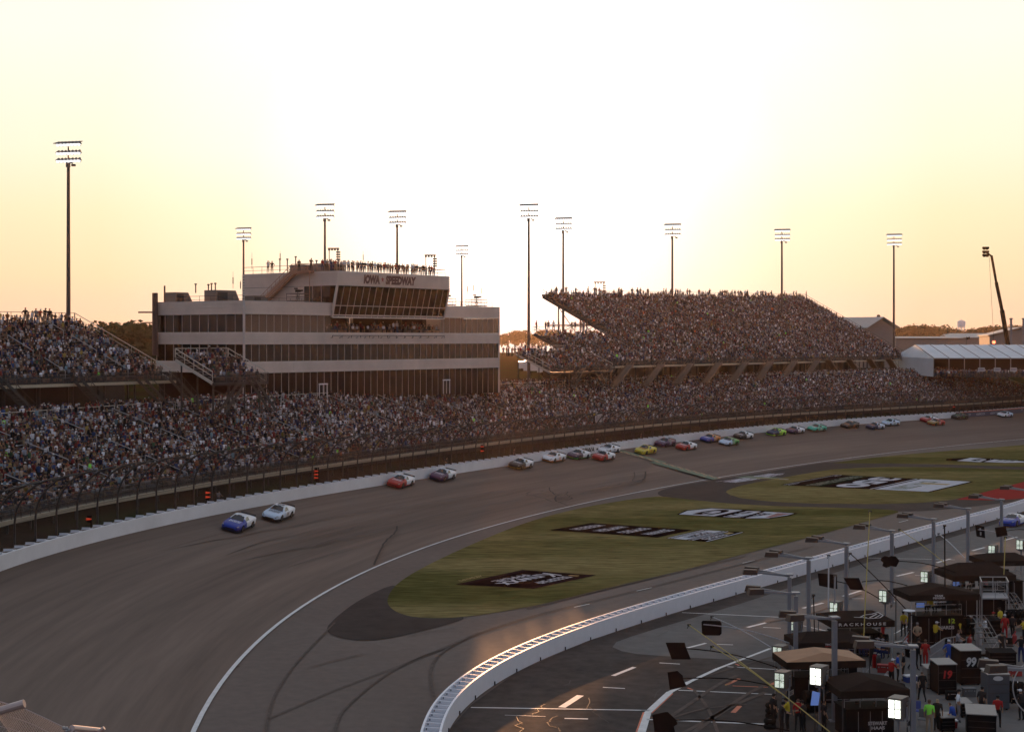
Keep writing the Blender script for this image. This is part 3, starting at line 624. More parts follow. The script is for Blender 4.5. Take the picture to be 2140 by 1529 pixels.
# upper left stand
uL = Vector((.528, .849, 0)).normalized(); nL = Vector((-uL.y, uL.x, 0))
SLn = Flat((-58.5, 170.3, 0), 17.0, 24.3, 17.4, 0, 1, uL, nL)
t = thing('upper_grandstand', 'upper grandstand at the left edge, full of spectators, its side sloping down towards the building', 'grandstand', (-60, 185, 13))
stand(t, SLn, -8, 28.5, 0, 17.4, .85, 10.0); aisle_rails(t, SLn, -8, 28, 0, 17.4, .85, 10, [(.04, .27), (.36, .62), (.7, .97)])
front_edge(t, SLn, -8, 29, 0)
mb = MB(); rail(mb, [SLn.g(q, 17.5) for q in np.linspace(-8, 28.6, 8)], 1.1, .03, 2); mb.build('rear_rail', m_steel, t, True)
mb = MB(); rail(mb, [SLn.g(28.7, a) for a in np.linspace(0, 17.5, 6)], 1.1, .04, 2); mb.bar(SLn.g(28.7, 0) - Vector((0, 0, .3)), SLn.g(28.7, 17.5) - Vector((0, 0, .3)), .2, .4); mb.build('side_rail', m_railw, t, True)
mb = MB()
for q in np.arange(-7, 29, 5.0):
    for a in (.6, 7, 14): p = SLn.g(q, a); mb.bar((p.x, p.y, 12.8), (p.x, p.y, p.z - .3), .22)
mb.loft([[SLn.g(q, 7.5) * Vector((1, 1, 0)) + Vector((0, 0, z)) for z in (12.8, 17)] for q in (-8, 28)], close=False, caps=False)
mb.build('support_frame', m_steel, t, True)
for q in (1.0, 12.0, 22.0, 27.5):
    mb = MB(); a, b = SLn.g(q + 5, -.9), SLn.g(q, -.9); a.z = 12.9; b.z = 17; o_ = nL * -1.4
    for w in (Vector(), o_):
        mb.bar(a + w, b + w, .1, .35); mb.bar(a + w + Vector((0, 0, 1)), b + w + Vector((0, 0, 1)), .07)
        for j in range(5): p = a.lerp(b, j / 4) + w; mb.bar(p, p + Vector((0, 0, 1)), .05)
    for j in range(14): p = a.lerp(b, j / 13); mb.bar(p, p + o_, .22, .04)
    mb.build('stair_flight', m_steel, t, True)
# two small raised stands beside the building
SM = Flat((-40.5, 176.5, 0), 17.0, 19.7, 6.6, 0, 1, Vector((.6, .8, 0)), Vector((-.8, .6, 0)))
def small_stand(label, S, q0, q1, T, loc, dens=.85):
    t = thing('small_grandstand', label, 'grandstand', loc)
    stand(t, S, q0, q1, 0, T, .82, 30, fill=dens); front_edge(t, S, q0, q1, 0, m_steel)
    for q in (q0, q1):
        mb = MB(); rail(mb, [S.g(q, 0), S.g(q, T)], 1.1, .045, 1.6); mb.bar(S.g(q, 0) - Vector((0, 0, .3)), S.g(q, T) - Vector((0, 0, .3)), .15, .35); mb.build('side_rail', m_railw, t, True)
    mb = MB(); rail(mb, [S.g(q0, T + .1), S.g(q1, T + .1)], 1.1, .04, 1.6); mb.build('rear_rail', m_railw, t, True)
    mb = MB()
    for q in np.linspace(q0 + .5, q1 - .5, 4):
        for a in (.4, T - .5): p = S.g(q, a); mb.bar((p.x, p.y, 12.8), (p.x, p.y, p.z - .25), .18)
    mb.bar(S.g(q0, 0) - Vector((0, 0, 1)), S.g(q1, 0) - Vector((0, 0, 3.9)), .12); mb.bar(S.g(q1, 0) - Vector((0, 0, 1)), S.g(q0, 0) - Vector((0, 0, 3.9)), .12)
    o_ = -S.n * 1.2
    for c, d in ((q0 + (q1 - q0) * .42, -3.4), (q0 + (q1 - q0) * .6, 3.4)):
        a, b = S.g(c, -.8), S.g(c + d, -.8); a.z = 17; b.z = 13.2
        for w in (Vector(), o_): mb.bar(a + w, b + w, .1, .3); mb.bar(a + w + Vector((0, 0, 1)), b + w + Vector((0, 0, 1)), .07)
        for j in range(12): p = a.lerp(b, j / 11); mb.bar(p, p + o_, .22, .04)
    mb.build('support_frame', m_steel, t, True); return t
small_stand('small raised stand directly in front of the left corner of the glass building', SM, 7.9, 16.5, 6.6, (-35, 185, 13))
SM2 = Flat((6.9, 278, 0), 16.2, 19.6, 8.2, 0, 1, U, NN)
small_stand('small raised stand in the gap between the glass building and the tall right grandstand', SM2, 0, 20, 8.2, (12, 290, 13))

# ------------------------------------------------------------------ people
SH = [(.8,.8,.86)]*7 + [(.30,.33,.40)]*6 + [(.015,.015,.018)]*11 + [(.045,.04,.045)]*6 + [(.20,.03,.03)]*4 + [(.02,.03,.09)]*5 + [(.05,.08,.20)]*3 + [(.36,.28,.22)]*4 + [(.14,.075,.055)]*7 + [(.36,.26,.07)]*1 + [(.34,.12,.05)]*1 + [(.05,.11,.06)]*1 + [(.2,.3,.36)]*2
def person_arrays(stand_):
    """low, closed figure for the far crowd: verts, faces, colour slot per face (0 shirt 1 skin 2 hair 3 legs)"""
    v = []; f = []; c = []
    def ringbox(levels, col, n=6):
        b = len(v)
        for (x, y, z, a, d) in levels:
            for k in range(n): t_ = 2 * math.pi * k / n + .5; v.append((x + a * math.cos(t_), y + d * math.sin(t_), z))
        for i in range(len(levels) - 1):
            for k in range(n): f.append((b + i * n + k, b + i * n + (k + 1) % n, b + (i + 1) * n + (k + 1) % n, b + (i + 1) * n + k)); c.append(col)
        e = b + (len(levels) - 1) * n; f.append((e, e + 1, e + 2, e + 3)); f.append((e, e + 3, e + 4, e + 5)); c.extend([col, col])
    if stand_:
        ringbox([(0, .1, .0, .08, .08), (0, .09, .5, .09, .09), (0, .08, .9, .11, .1)], 3); ringbox([(.05, -.1, .0, .08, .08), (0, -.09, .5, .09, .09), (0, -.08, .9, .11, .1)], 3)
        z = .88; lean = 0.0
    else:
        ringbox([(.42, .12, .0, .07, .07), (.40, .12, .42, .08, .08)], 1); ringbox([(.42, -.12, .0, .07, .07), (.40, -.12, .42, .08, .08)], 1)
        b = len(v); 
        for x in (0, .48):
            for y, zz in ((-.2, .40), (.2, .40), (.2, .56), (-.2, .56)): v.append((x, y, zz))
        for q in ((0, 1, 5, 4), (1, 2, 6, 5), (2, 3, 7, 6), (3, 0, 4, 7), (4, 5, 6, 7)): f.append(tuple(b + i for i in q)); c.append(3)
        z = .44; lean = .05
    ringbox([(0, 0, z, .13, .18), (lean * .6, 0, z + .3, .14, .2), (lean, 0, z + .5, .12, .22), (lean, 0, z + .56, .06, .08)], 0)
    hx = lean + .03
    ringbox([(hx, 0, z + .54, .05, .05), (hx + .01, 0, z + .62, .085, .075), (hx, 0, z + .70, .1, .085)], 1)
    ringbox([(hx, 0, z + .70, .105, .09), (hx, 0, z + .76, .1, .085), (hx - .01, 0, z + .81, .04, .04)], 2)
    for s_ in (-1, 1):
        ringbox([(lean, s_ * .22, z + .5, .05, .05), (lean + .06, s_ * .25, z + .28, .045, .045), (lean + (.28 if not stand_ else .14), s_ * .14, z + (.16 if not stand_ else .1), .035, .035)][::-1], 1 if s_ > 0 else 0, 6)
    return np.array(v), f, np.array(c)
PROT = [person_arrays(False), person_arrays(True)]
# ---- modelled figures (skin modifier), for the pit lane, the roofs and the nearest rows
def figure(name, J, cap=True, backpack=False):
    """J: joint positions. x forward, y left, z up."""
    ch = [('pelvis', 'waist', .14), ('waist', 'chest', .15), ('chest', 'neck', .06), ('neck', 'head', .085), ('head', 'crown', .08)]
    names = ['pelvis', 'waist', 'chest', 'neck', 'head', 'crown']; rad = {'pelvis': (.15, .12), 'waist': (.145, .115), 'chest': (.17, .125), 'neck': (.055, .055), 'head': (.085, .095), 'crown': (.065, .075)}
    E = [(a, b) for a, b, _ in ch]
    for s_ in 'lr':
        for nm, r_ in (('sh', .07), ('el', .045), ('wr', .032), ('ha', .04), ('hip', .095), ('kn', .065), ('an', .045), ('to', .045)): names.append(nm + s_); rad[nm + s_] = (r_, r_)
        E += [('chest', 'sh' + s_), ('sh' + s_, 'el' + s_), ('el' + s_, 'wr' + s_), ('wr' + s_, 'ha' + s_), ('pelvis', 'hip' + s_), ('hip' + s_, 'kn' + s_), ('kn' + s_, 'an' + s_), ('an' + s_, 'to' + s_)]
    me = bpy.data.meshes.new(name); me.from_pydata([J[n] for n in names], [(names.index(a), names.index(b)) for a, b in E], [])
    o = bpy.data.objects.new(name, me); COL.objects.link(o); o.modifiers.new('s', 'SKIN')
    sv = me.skin_vertices[0].data
    for i, n in enumerate(names): sv[i].radius = rad[n]; sv[i].use_root = (n == 'pelvis')
    o.modifiers.new('u', 'SUBSURF').levels = 1; o.modifiers['u'].render_levels = 1
    dg = bpy.context.evaluated_depsgraph_get(); m2 = bpy.data.meshes.new_from_object(o.evaluated_get(dg)); bpy.data.objects.remove(o)
    for m in FIGM: m2.materials.append(m)
    jl = {k: Vector(v) for k, v in J.items()}
    def dseg(p, a, b): ab = b - a; t_ = max(0, min(1, (p - a).dot(ab) / max(1e-6, ab.length_squared))); return (p - a - ab * t_).length
    for p in m2.polygons:
        c = p.center; best = min((dseg(c, jl[a], jl[b]), a, b) for a, b in E); a, b = best[1], best[2]
        if a in ('head', 'neck') or b == 'crown':
            hd = jl['head']; m = 2 if (c.z > hd.z + .045 or (c.x < hd.x - .03 and c.z > hd.z - .05)) else 1
        elif a.startswith(('wr', 'el')): m = 1 if a.startswith('wr') or c.z is None else (1 if SHORT else 0)
        elif a.startswith(('hip', 'kn', 'pelvis')) and b not in ('waist',): m = 3 if not (a.startswith('kn') and SHORT2) else 1
        elif a.startswith('an') : m = 4
        else: m = 0
        p.material_index = m; p.use_smooth = True
    m2.name = name; return m2
FIGM = [attr_mat('shirt_cloth', 'shirt', 'OBJECT', .85, .2), attr_mat('skin', 'skin', 'OBJECT', .6, .3), attr_mat('hat_or_hair', 'hat', 'OBJECT', .8, .2), attr_mat('trousers_cloth', 'legs', 'OBJECT', .85, .2), M('shoe', (.03, .03, .03), .6, var=0)]
SHORT = True; SHORT2 = False
def joints(kind):
    J = dict(pelvis=(0, 0, .95), waist=(0, 0, 1.12), chest=(.0, 0, 1.36), neck=(0, 0, 1.5), head=(.03, 0, 1.62), crown=(.02, 0, 1.71))
    for s_, y in (('l', 1), ('r', -1)):
        J['sh' + s_] = (0, .19 * y, 1.42); J['el' + s_] = (-.03, .25 * y, 1.14); J['wr' + s_] = (.06, .25 * y, .9); J['ha' + s_] = (.09, .24 * y, .81)
        J['hip' + s_] = (0, .1 * y, .9); J['kn' + s_] = (.03, .12 * y, .5); J['an' + s_] = (-.02, .13 * y, .08); J['to' + s_] = (.13, .15 * y, .045)
    if kind == 'hips':
        for s_, y in (('l', 1), ('r', -1)): J['el' + s_] = (-.08, .38 * y, 1.18); J['wr' + s_] = (.02, .22 * y, 1.02); J['ha' + s_] = (.06, .17 * y, .99)
    if kind == 'reach':
        for s_, y in (('l', 1), ('r', -1)): J['el' + s_] = (.16, .26 * y, 1.22); J['wr' + s_] = (.38, .2 * y, 1.14); J['ha' + s_] = (.47, .18 * y, 1.12)
        J['chest'] = (.05, 0, 1.35); J['head'] = (.1, 0, 1.58); J['crown'] = (.1, 0, 1.67); J['neck'] = (.06, 0, 1.48)
    if kind == 'phone':
        for s_, y in (('l', 1), ('r', -1)): J['el' + s_] = (.18, .26 * y, 1.36); J['wr' + s_] = (.2, .12 * y, 1.58); J['ha' + s_] = (.21, .08 * y, 1.66)
    if kind == 'walk':
        J['knl'] = (.18, .1, .52); J['anl'] = (.28, .1, .1); J['tol'] = (.42, .1, .07); J['knr'] = (-.04, -.1, .5); J['anr'] = (-.3, -.1, .16); J['tor'] = (-.2, -.1, .06)
        J['wrl'] = (-.12, .26, .92); J['hal'] = (-.16, .25, .84); J['wrr'] = (.2, -.25, .95); J['har'] = (.27, -.24, .88)
    if kind == 'back':
        for s_, y in (('l', 1), ('r', -1)): J['el' + s_] = (-.14, .27 * y, 1.16); J['wr' + s_] = (-.18, .1 * y, .98); J['ha' + s_] = (-.18, .04 * y, .93)
    if kind.startswith('sit'):
        dx = .12 if kind == 'sitfwd' else 0
        for k_, v in dict(pelvis=(0, 0, .5), waist=(.02 + dx * .3, 0, .68), chest=(.04 + dx, 0, .9), neck=(.06 + dx * 1.4, 0, 1.04), head=(.1 + dx * 1.6, 0, 1.16), crown=(.09 + dx * 1.6, 0, 1.25)).items(): J[k_] = v
        for s_, y in (('l', 1), ('r', -1)):
            J['sh' + s_] = (.04 + dx, .19 * y, .97); J['el' + s_] = (.06 + dx, .25 * y, .72); J['wr' + s_] = (.3, .18 * y, .64); J['ha' + s_] = (.38, .14 * y, .64)
            J['hip' + s_] = (.04, .1 * y, .5); J['kn' + s_] = (.45, .14 * y, .5); J['an' + s_] = (.42, .13 * y, .09); J['to' + s_] = (.56, .14 * y, .05)
    return J
FIG = {}
for k_ in ('stand', 'hips', 'reach', 'phone', 'walk', 'back', 'sit', 'sitfwd'): FIG[k_] = figure('person', joints(k_))
capm = MB(); capm.ball((0, 0, 0), .102, n=10, k=6, sc=(1.05, .95, .8)); capm.slab([(.05, -.08, .0), (.2, -.06, -.01), (.2, .06, -.01), (.05, .08, 0)], (0, 0, .015))
capo = capm.build('cap', FIGM[2]); CAPM = capo.data; bpy.data.objects.remove(capo)
CNAME = {'white': (.62, .64, .68), 'grey': (.2, .2, .22), 'black': (.015, .015, .017), 'red': (.35, .02, .02), 'blue': (.03, .08, .35), 'tan': (.34, .25, .17), 'yellow': (.55, .42, .04), 'orange': (.65, .14, .03), 'green': (.04, .16, .06), 'neon green': (.3, .9, .1), 'navy': (.02, .03, .1), 'pale blue': (.25, .36, .45), 'brown': (.12, .07, .05), 'dark': (.03, .026, .026)}
PC = [0]
def person(pose, loc, yaw, shirt, label, group=None, cap=None, legs_='black', hat='brown', skin_=(.4, .24, .16), scale=1.0, shirt_rgb=None):
    o = bpy.data.objects.new('person', FIG[pose]); COL.objects.link(o); o.location = loc; o.rotation_euler = (0, 0, yaw); o.scale = (scale,) * 3
    o['shirt'] = list(shirt_rgb or CNAME[shirt]); o['skin'] = list(skin_); o['hat'] = list(CNAME[hat]); o['legs'] = list(CNAME[legs_]); put(o, label, 'person', group)
    if cap:
        c = bpy.data.objects.new('cap', CAPM); COL.objects.link(c); c.parent = o; h = joints(pose)['head']; c.location = (h[0], h[1], h[2] + .07); c['hat'] = list(CNAME[cap]); 
    return o
rr = random.Random(11)
def cname(rgb):
    return min(CNAME, key=lambda k_: sum((a - b) ** 2 for a, b in zip(CNAME[k_], rgb)))
# ------------------------------------------------------------------ the glass suite building
BA = Vector((-37.1, 212, 0)); BU = Vector((.609, .793, 0)); BN = Vector((-.793, .609, 0)); BL = 57.3; BD = 18.6
def B(s, t, z): p = BA + BU * s + BN * t; return Vector((p.x, p.y, z))
m_side = M('corrugated_siding', (.68, .57, .51), .7, metal=0, var=.06, scale=1, var2=.08, scale2=.3)
m_glass = M('dark_tinted_glass', (.016, .008, .006), .05, var=0, scale=.5, spec=.35)
m_glass2 = net_mat('clear_tinted_glass', .45, (.16, .10, .07)); m_glass2.node_tree.nodes['Principled BSDF'].inputs['Roughness'].default_value = .08
m_glass3 = net_mat('smoked_rear_glass', .80, (.24, .15, .10))
m_mull = M('mullion', (.55, .49, .47), .5, metal=.3, var=.05)
m_roof = M('flat_roof', (.10, .09, .085), .9, var=.2)
m_blind = M('tan_blind', (.75, .54, .42), .9, var=.06)
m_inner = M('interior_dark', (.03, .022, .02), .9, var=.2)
t = BLD = thing('suite_building', 'four storey glass building with corrugated bands and a sloping glazed press box on top', 'building', B(28, 9, 13))
def band(s0, s1, z0, z1, t0=0, face='front', rib=.42, name='siding_band', out=0.0):
    mb = MB(); n = max(1, int(round((z1 - z0) / rib)))
    prof = []
    for k in range(n):
        a = z0 + (z1 - z0) * k / n; b = z0 + (z1 - z0) * (k + 1) / n
        prof += [(-.15, a + .05), (-.15, b - .05), (.06, b - .05), (.06, b + .05)]
    prof = [(-.0, z0)] + prof + [(-.0, z1)]
    back_ = [(.25, z1), (.25, z0)]
    rings = []
    for s in (s0, s1):
        if face == 'front': rings.append([B(s, t0 - out + d, z) for d, z in prof + back_])
        else: rings.append([B(t0 - out + d, s, z) for d, z in prof + back_])
    mb.loft(rings)
    for s in np.arange(s0 + 9.5, s1 - 2, 9.5):      # vertical sheet joints
        if face == 'front': mb.bar(B(s, t0 - out - .085, z0), B(s, t0 - out - .085, z1), .05, m=1)
    return mb.build(name, [m_side, m_mull], t, True)
ZB = [(25.42, 27.25), (21.22, 22.9), (17.2, 18.78)]
for z0, z1 in ZB: band(-.07, BL, z0, z1); band(-.05, BD, z0, z1, 0, 'side')
# glazing: windows of two panes, every window its own part
def window(p00, p10, p11, p01, npane=2, glass=None, transom=None, outn=None, mw=.058):
    mb = MB(); p00, p10, p11, p01 = map(Vector, (p00, p10, p11, p01)); nrm_ = (p10 - p00).cross(p01 - p00).normalized()
    mb.slab([p00, p10, p11, p01], nrm_ * .02, 0)
    for k in range(npane + (0 if outn is None else 1)):
        a, b = p00.lerp(p10, k / npane), p01.lerp(p11, k / npane); mb.bar(a + nrm_ * .06, b + nrm_ * .06, mw, .1, 1)
    if transom is not None: a, b = p00.lerp(p01, transom), p10.lerp(p11, transom); mb.bar(a + nrm_ * .06, b + nrm_ * .06, .08, .1, 1)
    return mb.build('window', [glass or m_glass, m_mull], t, True)
NW = 20; w = BL / NW
for zi, (z0, z1) in enumerate([(22.9, 25.42), (18.78, 21.22), (13.0, 17.2)]):
    for k in range(NW):
        a, b = k * w, (k + 1) * w
        if zi == 0 and 17.3 < (a + b) / 2 < 42.5: continue
        window(B(a, .12, z0), B(b, .12, z0), B(b, .12, z1), B(a, .12, z1), 2, m_glass2 if (zi == 0) else m_glass)
for z0, z1 in [(22.9, 25.42), (18.78, 21.22)]:
    n = 5
    for k in range(n): window(B(.12, BD * (k + 1) / n, z0), B(.12, BD * k / n, z0), B(.12, BD * k / n, z1), B(.12, BD * (k + 1) / n, z1), 2, m_glass)
mb = MB(); mb.bar(B(-.05, -.05, 13), B(-.05, -.05, 27.3), .3); mb.bar(B(BL, .0, 13), B(BL, .0, 27.3), .3); mb.build('corner_post', m_mull, t, True)
mb = MB(); mb.loft([[B(s, -.12, 17.2) , B(s, -.12, 17.35), B(s, .2, 17.35), B(s, .2, 17.2)] for s in (0, BL)]); mb.loft([[B(s, -.14, 27.25) , B(s, -.14, 27.34), B(s, .4, 27.34), B(s, .4, 27.25)] for s in (-.14, BL)]); mb.loft([[B(-.14, s, 27.25) , B(-.14, s, 27.34), B(.4, s, 27.34), B(.4, s, 27.25)] for s in (-.14, BD)]); mb.build('coping', m_mull, t, True)
mb = MB()
for z in (13.0, 17.6, 21.6, 26.4):
    mb.loft([[B(.3, .3, z), B(.3, BD, z), B(.3, BD, z + .35), B(.3, .3, z + .35)], [B(BL - .2, .3, z), B(BL - .2, BD, z), B(BL - .2, BD, z + .35), B(BL - .2, .3, z + .35)]])
mb.loft([[B(.4, BD - .3, 13), B(.4, BD, 13), B(.4, BD, 22.9), B(.4, BD - .3, 22.9)], [B(BL, BD - .3, 13), B(BL, BD, 13), B(BL, BD, 22.9), B(BL, BD - .3, 22.9)]])
mb.loft([[B(BL - .25, .3, 13), B(BL, .3, 13), B(BL, .3, 22.9), B(BL - .25, .3, 22.9)], [B(BL - .25, BD, 13), B(BL, BD, 13), B(BL, BD, 22.9), B(BL - .25, BD, 22.9)]])
for s in np.arange(3, BL, 5.7): mb.bar(B(s, BD - .2, 22.9), B(s, BD - .2, 26.5), .4)
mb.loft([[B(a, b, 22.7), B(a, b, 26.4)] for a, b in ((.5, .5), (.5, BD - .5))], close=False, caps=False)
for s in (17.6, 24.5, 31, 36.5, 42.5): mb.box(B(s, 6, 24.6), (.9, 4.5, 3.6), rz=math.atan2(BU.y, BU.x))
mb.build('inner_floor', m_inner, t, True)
mb = MB()
for a, b in ((.5, 16.8), (43.2, 49)): mb.slab([B(a, .9, 23.05), B(b, .9, 23.05), B(b, .9, 25.4), B(a, .9, 25.4)], BN * .03)
mb.build('window_blind', m_blind, t, True)
for k in range(4): window(B(BL - .1, BD * k / 4, 23), B(BL - .1, BD * (k + 1) / 4, 23), B(BL - .1, BD * (k + 1) / 4, 25.4), B(BL - .1, BD * k / 4, 25.4), 3, m_glass3)
for k in range(10): window(B(5.7 * k + .3, BD - .4, 23), B(5.7 * k + 5.7, BD - .4, 23), B(5.7 * k + 5.7, BD - .4, 25.4), B(5.7 * k + .3, BD - .4, 25.4), 4, m_glass3)
band(BD * 0 + .3, BL, 25.42, 27.25, BD, 'front', name='rear_parapet')
# open balcony of the top floor with its people and the rail on the band below
mb = MB(); rail(mb, [B(s, -.45, 22.15) for s in (17, 25, 33, 42.5)], .35, .05, 1.8, mid=False)
for s in np.arange(17, 42.6, 1.8): mb.bar(B(s, -.05, 22.1), B(s, -.45, 22.3), .06)
mb.build('balcony_rail', m_steel, t, True)
for k in range(110):
    CR2 = B(rng.uniform(17.6, 42.3), rng.uniform(.5, 3.5), 22.95)
    CROWD.append((CR2.x, CR2.y, CR2.z, -.9 + rng.normal(0, .3), 0 if rng.random() < .8 else 1, 50))
# press box
S0, S1, T0 = 17.2, 42.7, -.3; ZT, ZBm, ZG = 31.95, 29.85, 25.3
mb = MB(); n = 6; prof = []
for k in range(n):
    a = ZBm + (ZT - ZBm) * k / n; b = ZBm + (ZT - ZBm) * (k + 1) / n; prof += [(-.15, a + .05), (-.15, b - .05), (.06, b - .05), (.06, b + .05)]
TF = T0 - 1.0
mb.loft([[B(s, TF + d, z) for d, z in [(0, ZBm)] + prof + [(0, ZT), (.3, ZT), (.3, ZBm)]] for s in (S0 - .05, S1)]); mb.build('press_box_band', m_side, t, True)
band(TF, 19, ZBm, ZT, S0, 'side', name='press_box_band'); band(5.6, 19, 26.6, ZBm, S0, 'side', name='press_box_side', rib=.4)
mb = MB(); mb.loft([[B(S0, TF, ZT - .2), B(S1, TF, ZT - .2), B(S1, 19, ZT - .2), B(S0, 19, ZT - .2)], [B(S0, TF, ZT - .05), B(S1, TF, ZT - .05), B(S1, 19, ZT - .05), B(S0, 19, ZT - .05)]]); mb.loft([[B(S0, TF, ZBm - .1), B(S1, TF, ZBm - .1), B(S1, 19, ZBm - .1), B(S0, 19, ZBm - .1)], [B(S0, TF, ZBm), B(S1, TF, ZBm), B(S1, 19, ZBm), B(S0, 19, ZBm)]])
mb.loft([[B(S1 - .3, .2, 26.6), B(S1, .2, 26.6), B(S1, .2, ZT - .1), B(S1 - .3, .2, ZT - .1)], [B(S1 - .3, 19, 26.6), B(S1, 19, 26.6), B(S1, 19, ZT - .1), B(S1 - .3, 19, ZT - .1)]])
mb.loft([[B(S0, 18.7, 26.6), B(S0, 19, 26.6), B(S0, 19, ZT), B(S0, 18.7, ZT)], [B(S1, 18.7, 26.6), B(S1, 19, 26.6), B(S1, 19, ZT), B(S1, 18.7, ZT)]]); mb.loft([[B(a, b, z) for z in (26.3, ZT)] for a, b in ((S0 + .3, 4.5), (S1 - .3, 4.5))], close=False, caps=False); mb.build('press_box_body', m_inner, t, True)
n = 9; w = (S1 - S0) / n
for k in range(n):
    a, b = S0 + k * w, S0 + (k + 1) * w
    window(B(a, T0 + .25, ZG), B(b, T0 + .25, ZG), B(b, TF + .1, ZBm), B(a, TF + .1, ZBm), 2, m_glass, transom=.36)
mb = MB(); mb.bar(B(S0, T0 + .1, ZG - .1), B(S1, T0 + .1, ZG - .1), .22); mb.bar(B(S0 - .1, T0 + .1, ZG - .1), B(S0 - .1, TF, ZBm), .3); mb.bar(B(S1, T0 + .1, ZG - .1), B(S1, TF, ZBm), .2); mb.build('press_box_frame', m_mull, t, True)
for k in range(3): window(B(S0, .2 + 5.4 * (k + 1) / 3, 27.2), B(S0, .2 + 5.4 * k / 3, 27.2), B(S0, .2 + 5.4 * k / 3, ZBm), B(S0, .2 + 5.4 * (k + 1) / 3, ZBm), 1, m_glass)
mb = MB()
def bt(txt, s0, s1, z0, z1, sh=.15):
    text_quad(mb, txt, B(s0, TF - .18, z1), B(s1, TF - .18, z1), B(s1, TF - .18, z0), B(s0, TF - .18, z0), 0, .075, sh)
def s_bld(px, t_=-1.3):
    k = (px - CX) / F; p = BA + BN * t_; return (k * p.y - p.x) / (BU.x - k * BU.y)
bt('IOWA', s_bld(758), s_bld(792), 30.25, 31.62); bt('SPEEDWAY', s_bld(804), s_bld(868), 30.25, 31.62)
a, b = s_bld(794.5), s_bld(801.5); shape_quad(mb, STAR, B(a, TF - .16, 31.5), B(b, TF - .16, 31.5), B(b, TF - .16, 30.45), B(a, TF - .16, 30.45), 1, True)
mb.build('building_sign', [M('sign_brown', (.12, .045, .04), .5, var=.05), M('sign_red', (.35, .06, .05), .5, var=.05)], t, True)
# roof stair against the press box side, rails
m_stair = M('rust_painted_stair', (.40, .20, .13), .6, var=.12)
mb = MB(); a, b = B(S0 - .9, 13.8, 27.2), B(S0 - .9, 6.8, 32.0)
for w_ in (-.5, .5):
    o_ = BU * w_; mb.bar(a + o_, b + o_, .12, .45); mb.bar(b + o_, B(S0 - .9, 3.2, 32.0) + o_, .12, .45)
    for h in (.6, 1.15): mb.bar(a + o_ + Vector((0, 0, h)), b + o_ + Vector((0, 0, h)), .06); mb.bar(b + o_ + Vector((0, 0, h)), B(S0 - .9, 3.2, 32.0) + o_ + Vector((0, 0, h)), .06)
    for j in range(9): p = a.lerp(b, j / 8) + o_; mb.bar(p, p + Vector((0, 0, 1.15)), .05)
for j in range(22): p = a.lerp(b, j / 21); mb.box(p, (1.0, .3, .05), rz=math.atan2(BU.y, BU.x))
mb.slab([B(S0 - 1.4, 3.2, 32), B(S0 - .4, 3.2, 32), B(S0 - .4, 6.8, 32), B(S0 - 1.4, 6.8, 32)], (0, 0, -.12)); mb.bar(B(S0 - 1.3, 3.2, 27.3), B(S0 - 1.3, 3.2, 32), .09); mb.build('roof_stair', m_stair, t, True)
mb = MB(); pts = [B(S0 + .3, 19, ZT), B(S0 + .3, TF + .6, ZT), B(S1 - .3, TF + .6, ZT), B(S1 - .3, 10, ZT)]; rail(mb, pts, 1.1, .035, 1.8); mb.build('roof_rail', m_stair, t, True)
mb = MB(); rail(mb, [B(.8, 1, 27.1), B(.8, 17, 27.1)], 1.0, .03, 2); rail(mb, [B(44, .8, 27.1), B(56.5, .8, 27.1)], 1.0, .03, 2); rail(mb, [B(3, .9, 27.1), B(16.5, .9, 27.1)], .7, .03, 2); mb.build('roof_rail', m_steel, t, True)
for a, b in ((21.5, 23), (50.5, 52)):
    mb = MB(); mb.bar(B(s_bld(667, 0), -.05, 13.2), B(s_bld(667, 0), -.05, 15.4), .12) if a < 30 else mb.bar(B(s_bld(926, 0), -.05, 13.2), B(s_bld(926, 0), -.05, 15.4), .12)
    x = s_bld(667, 0) if a < 30 else s_bld(926, 0); mb.bar(B(x + 1.6, -.05, 13.2), B(x + 1.6, -.05, 15.4), .12); mb.bar(B(x - .06, -.05, 15.4), B(x + 1.66, -.05, 15.4), .2); mb.bar(B(x + .8, -.05, 13.2), B(x + .8, -.05, 15.4), .08); mb.build('door', m_whitetop, t, True)
# things on the roofs
m_hvac = M('hvac_casing', (.20, .16, .14), .6, var=.1); m_pipe = M('brown_pipe', (.11, .06, .05), .6, var=.1)
def hvac(s, t_, z, L, wd, h, label):
    r = thing('roof_unit', label, 'roof unit', B(s, t_, z)); mb = MB(); a = math.atan2(BU.y, BU.x)
    mb.slab([B(s - L / 2, t_ - wd / 2, z), B(s + L / 2 - .6, t_ - wd / 2, z), B(s + L / 2, t_ - wd / 2, z + .4), B(s + L / 2 - .8, t_ - wd / 2, z + h), B(s - L / 2, t_ - wd / 2, z + h)], BN * wd); mb.build('casing', m_hvac, r, True)
    mb = MB(); mb.box(B(s - L * .22, t_ - wd / 2 - .03, z + h * .5), (L * .4, .05, h * .7), rz=a)
    for k in range(5): mb.bar(B(s - L * .42, t_ - wd / 2 - .07, z + h * (.22 + .13 * k)), B(s - .02 * L, t_ - wd / 2 - .07, z + h * (.22 + .13 * k)), .03)
    mb.build('louvre', m_steel, r, True); mb = MB(); mb.box(B(s, t_, z - .1), (L + .3, wd + .3, .2), rz=a); mb.build('curb', m_roof, r, True)
hvac(2.0, 16.0, 27.0, 3.2, 2.2, 1.75, 'left boxy air handler on the lower roof by the tall stacks')
hvac(3.6, 8.5, 27.0, 4.6, 2.4, 1.95, 'larger grey air handler on the lower roof, right of its twin')
hvac(7.5, 5.5, 27.0, 3.0, 1.8, 1.2, 'low air handler on the lower roof beside the rust coloured stair')
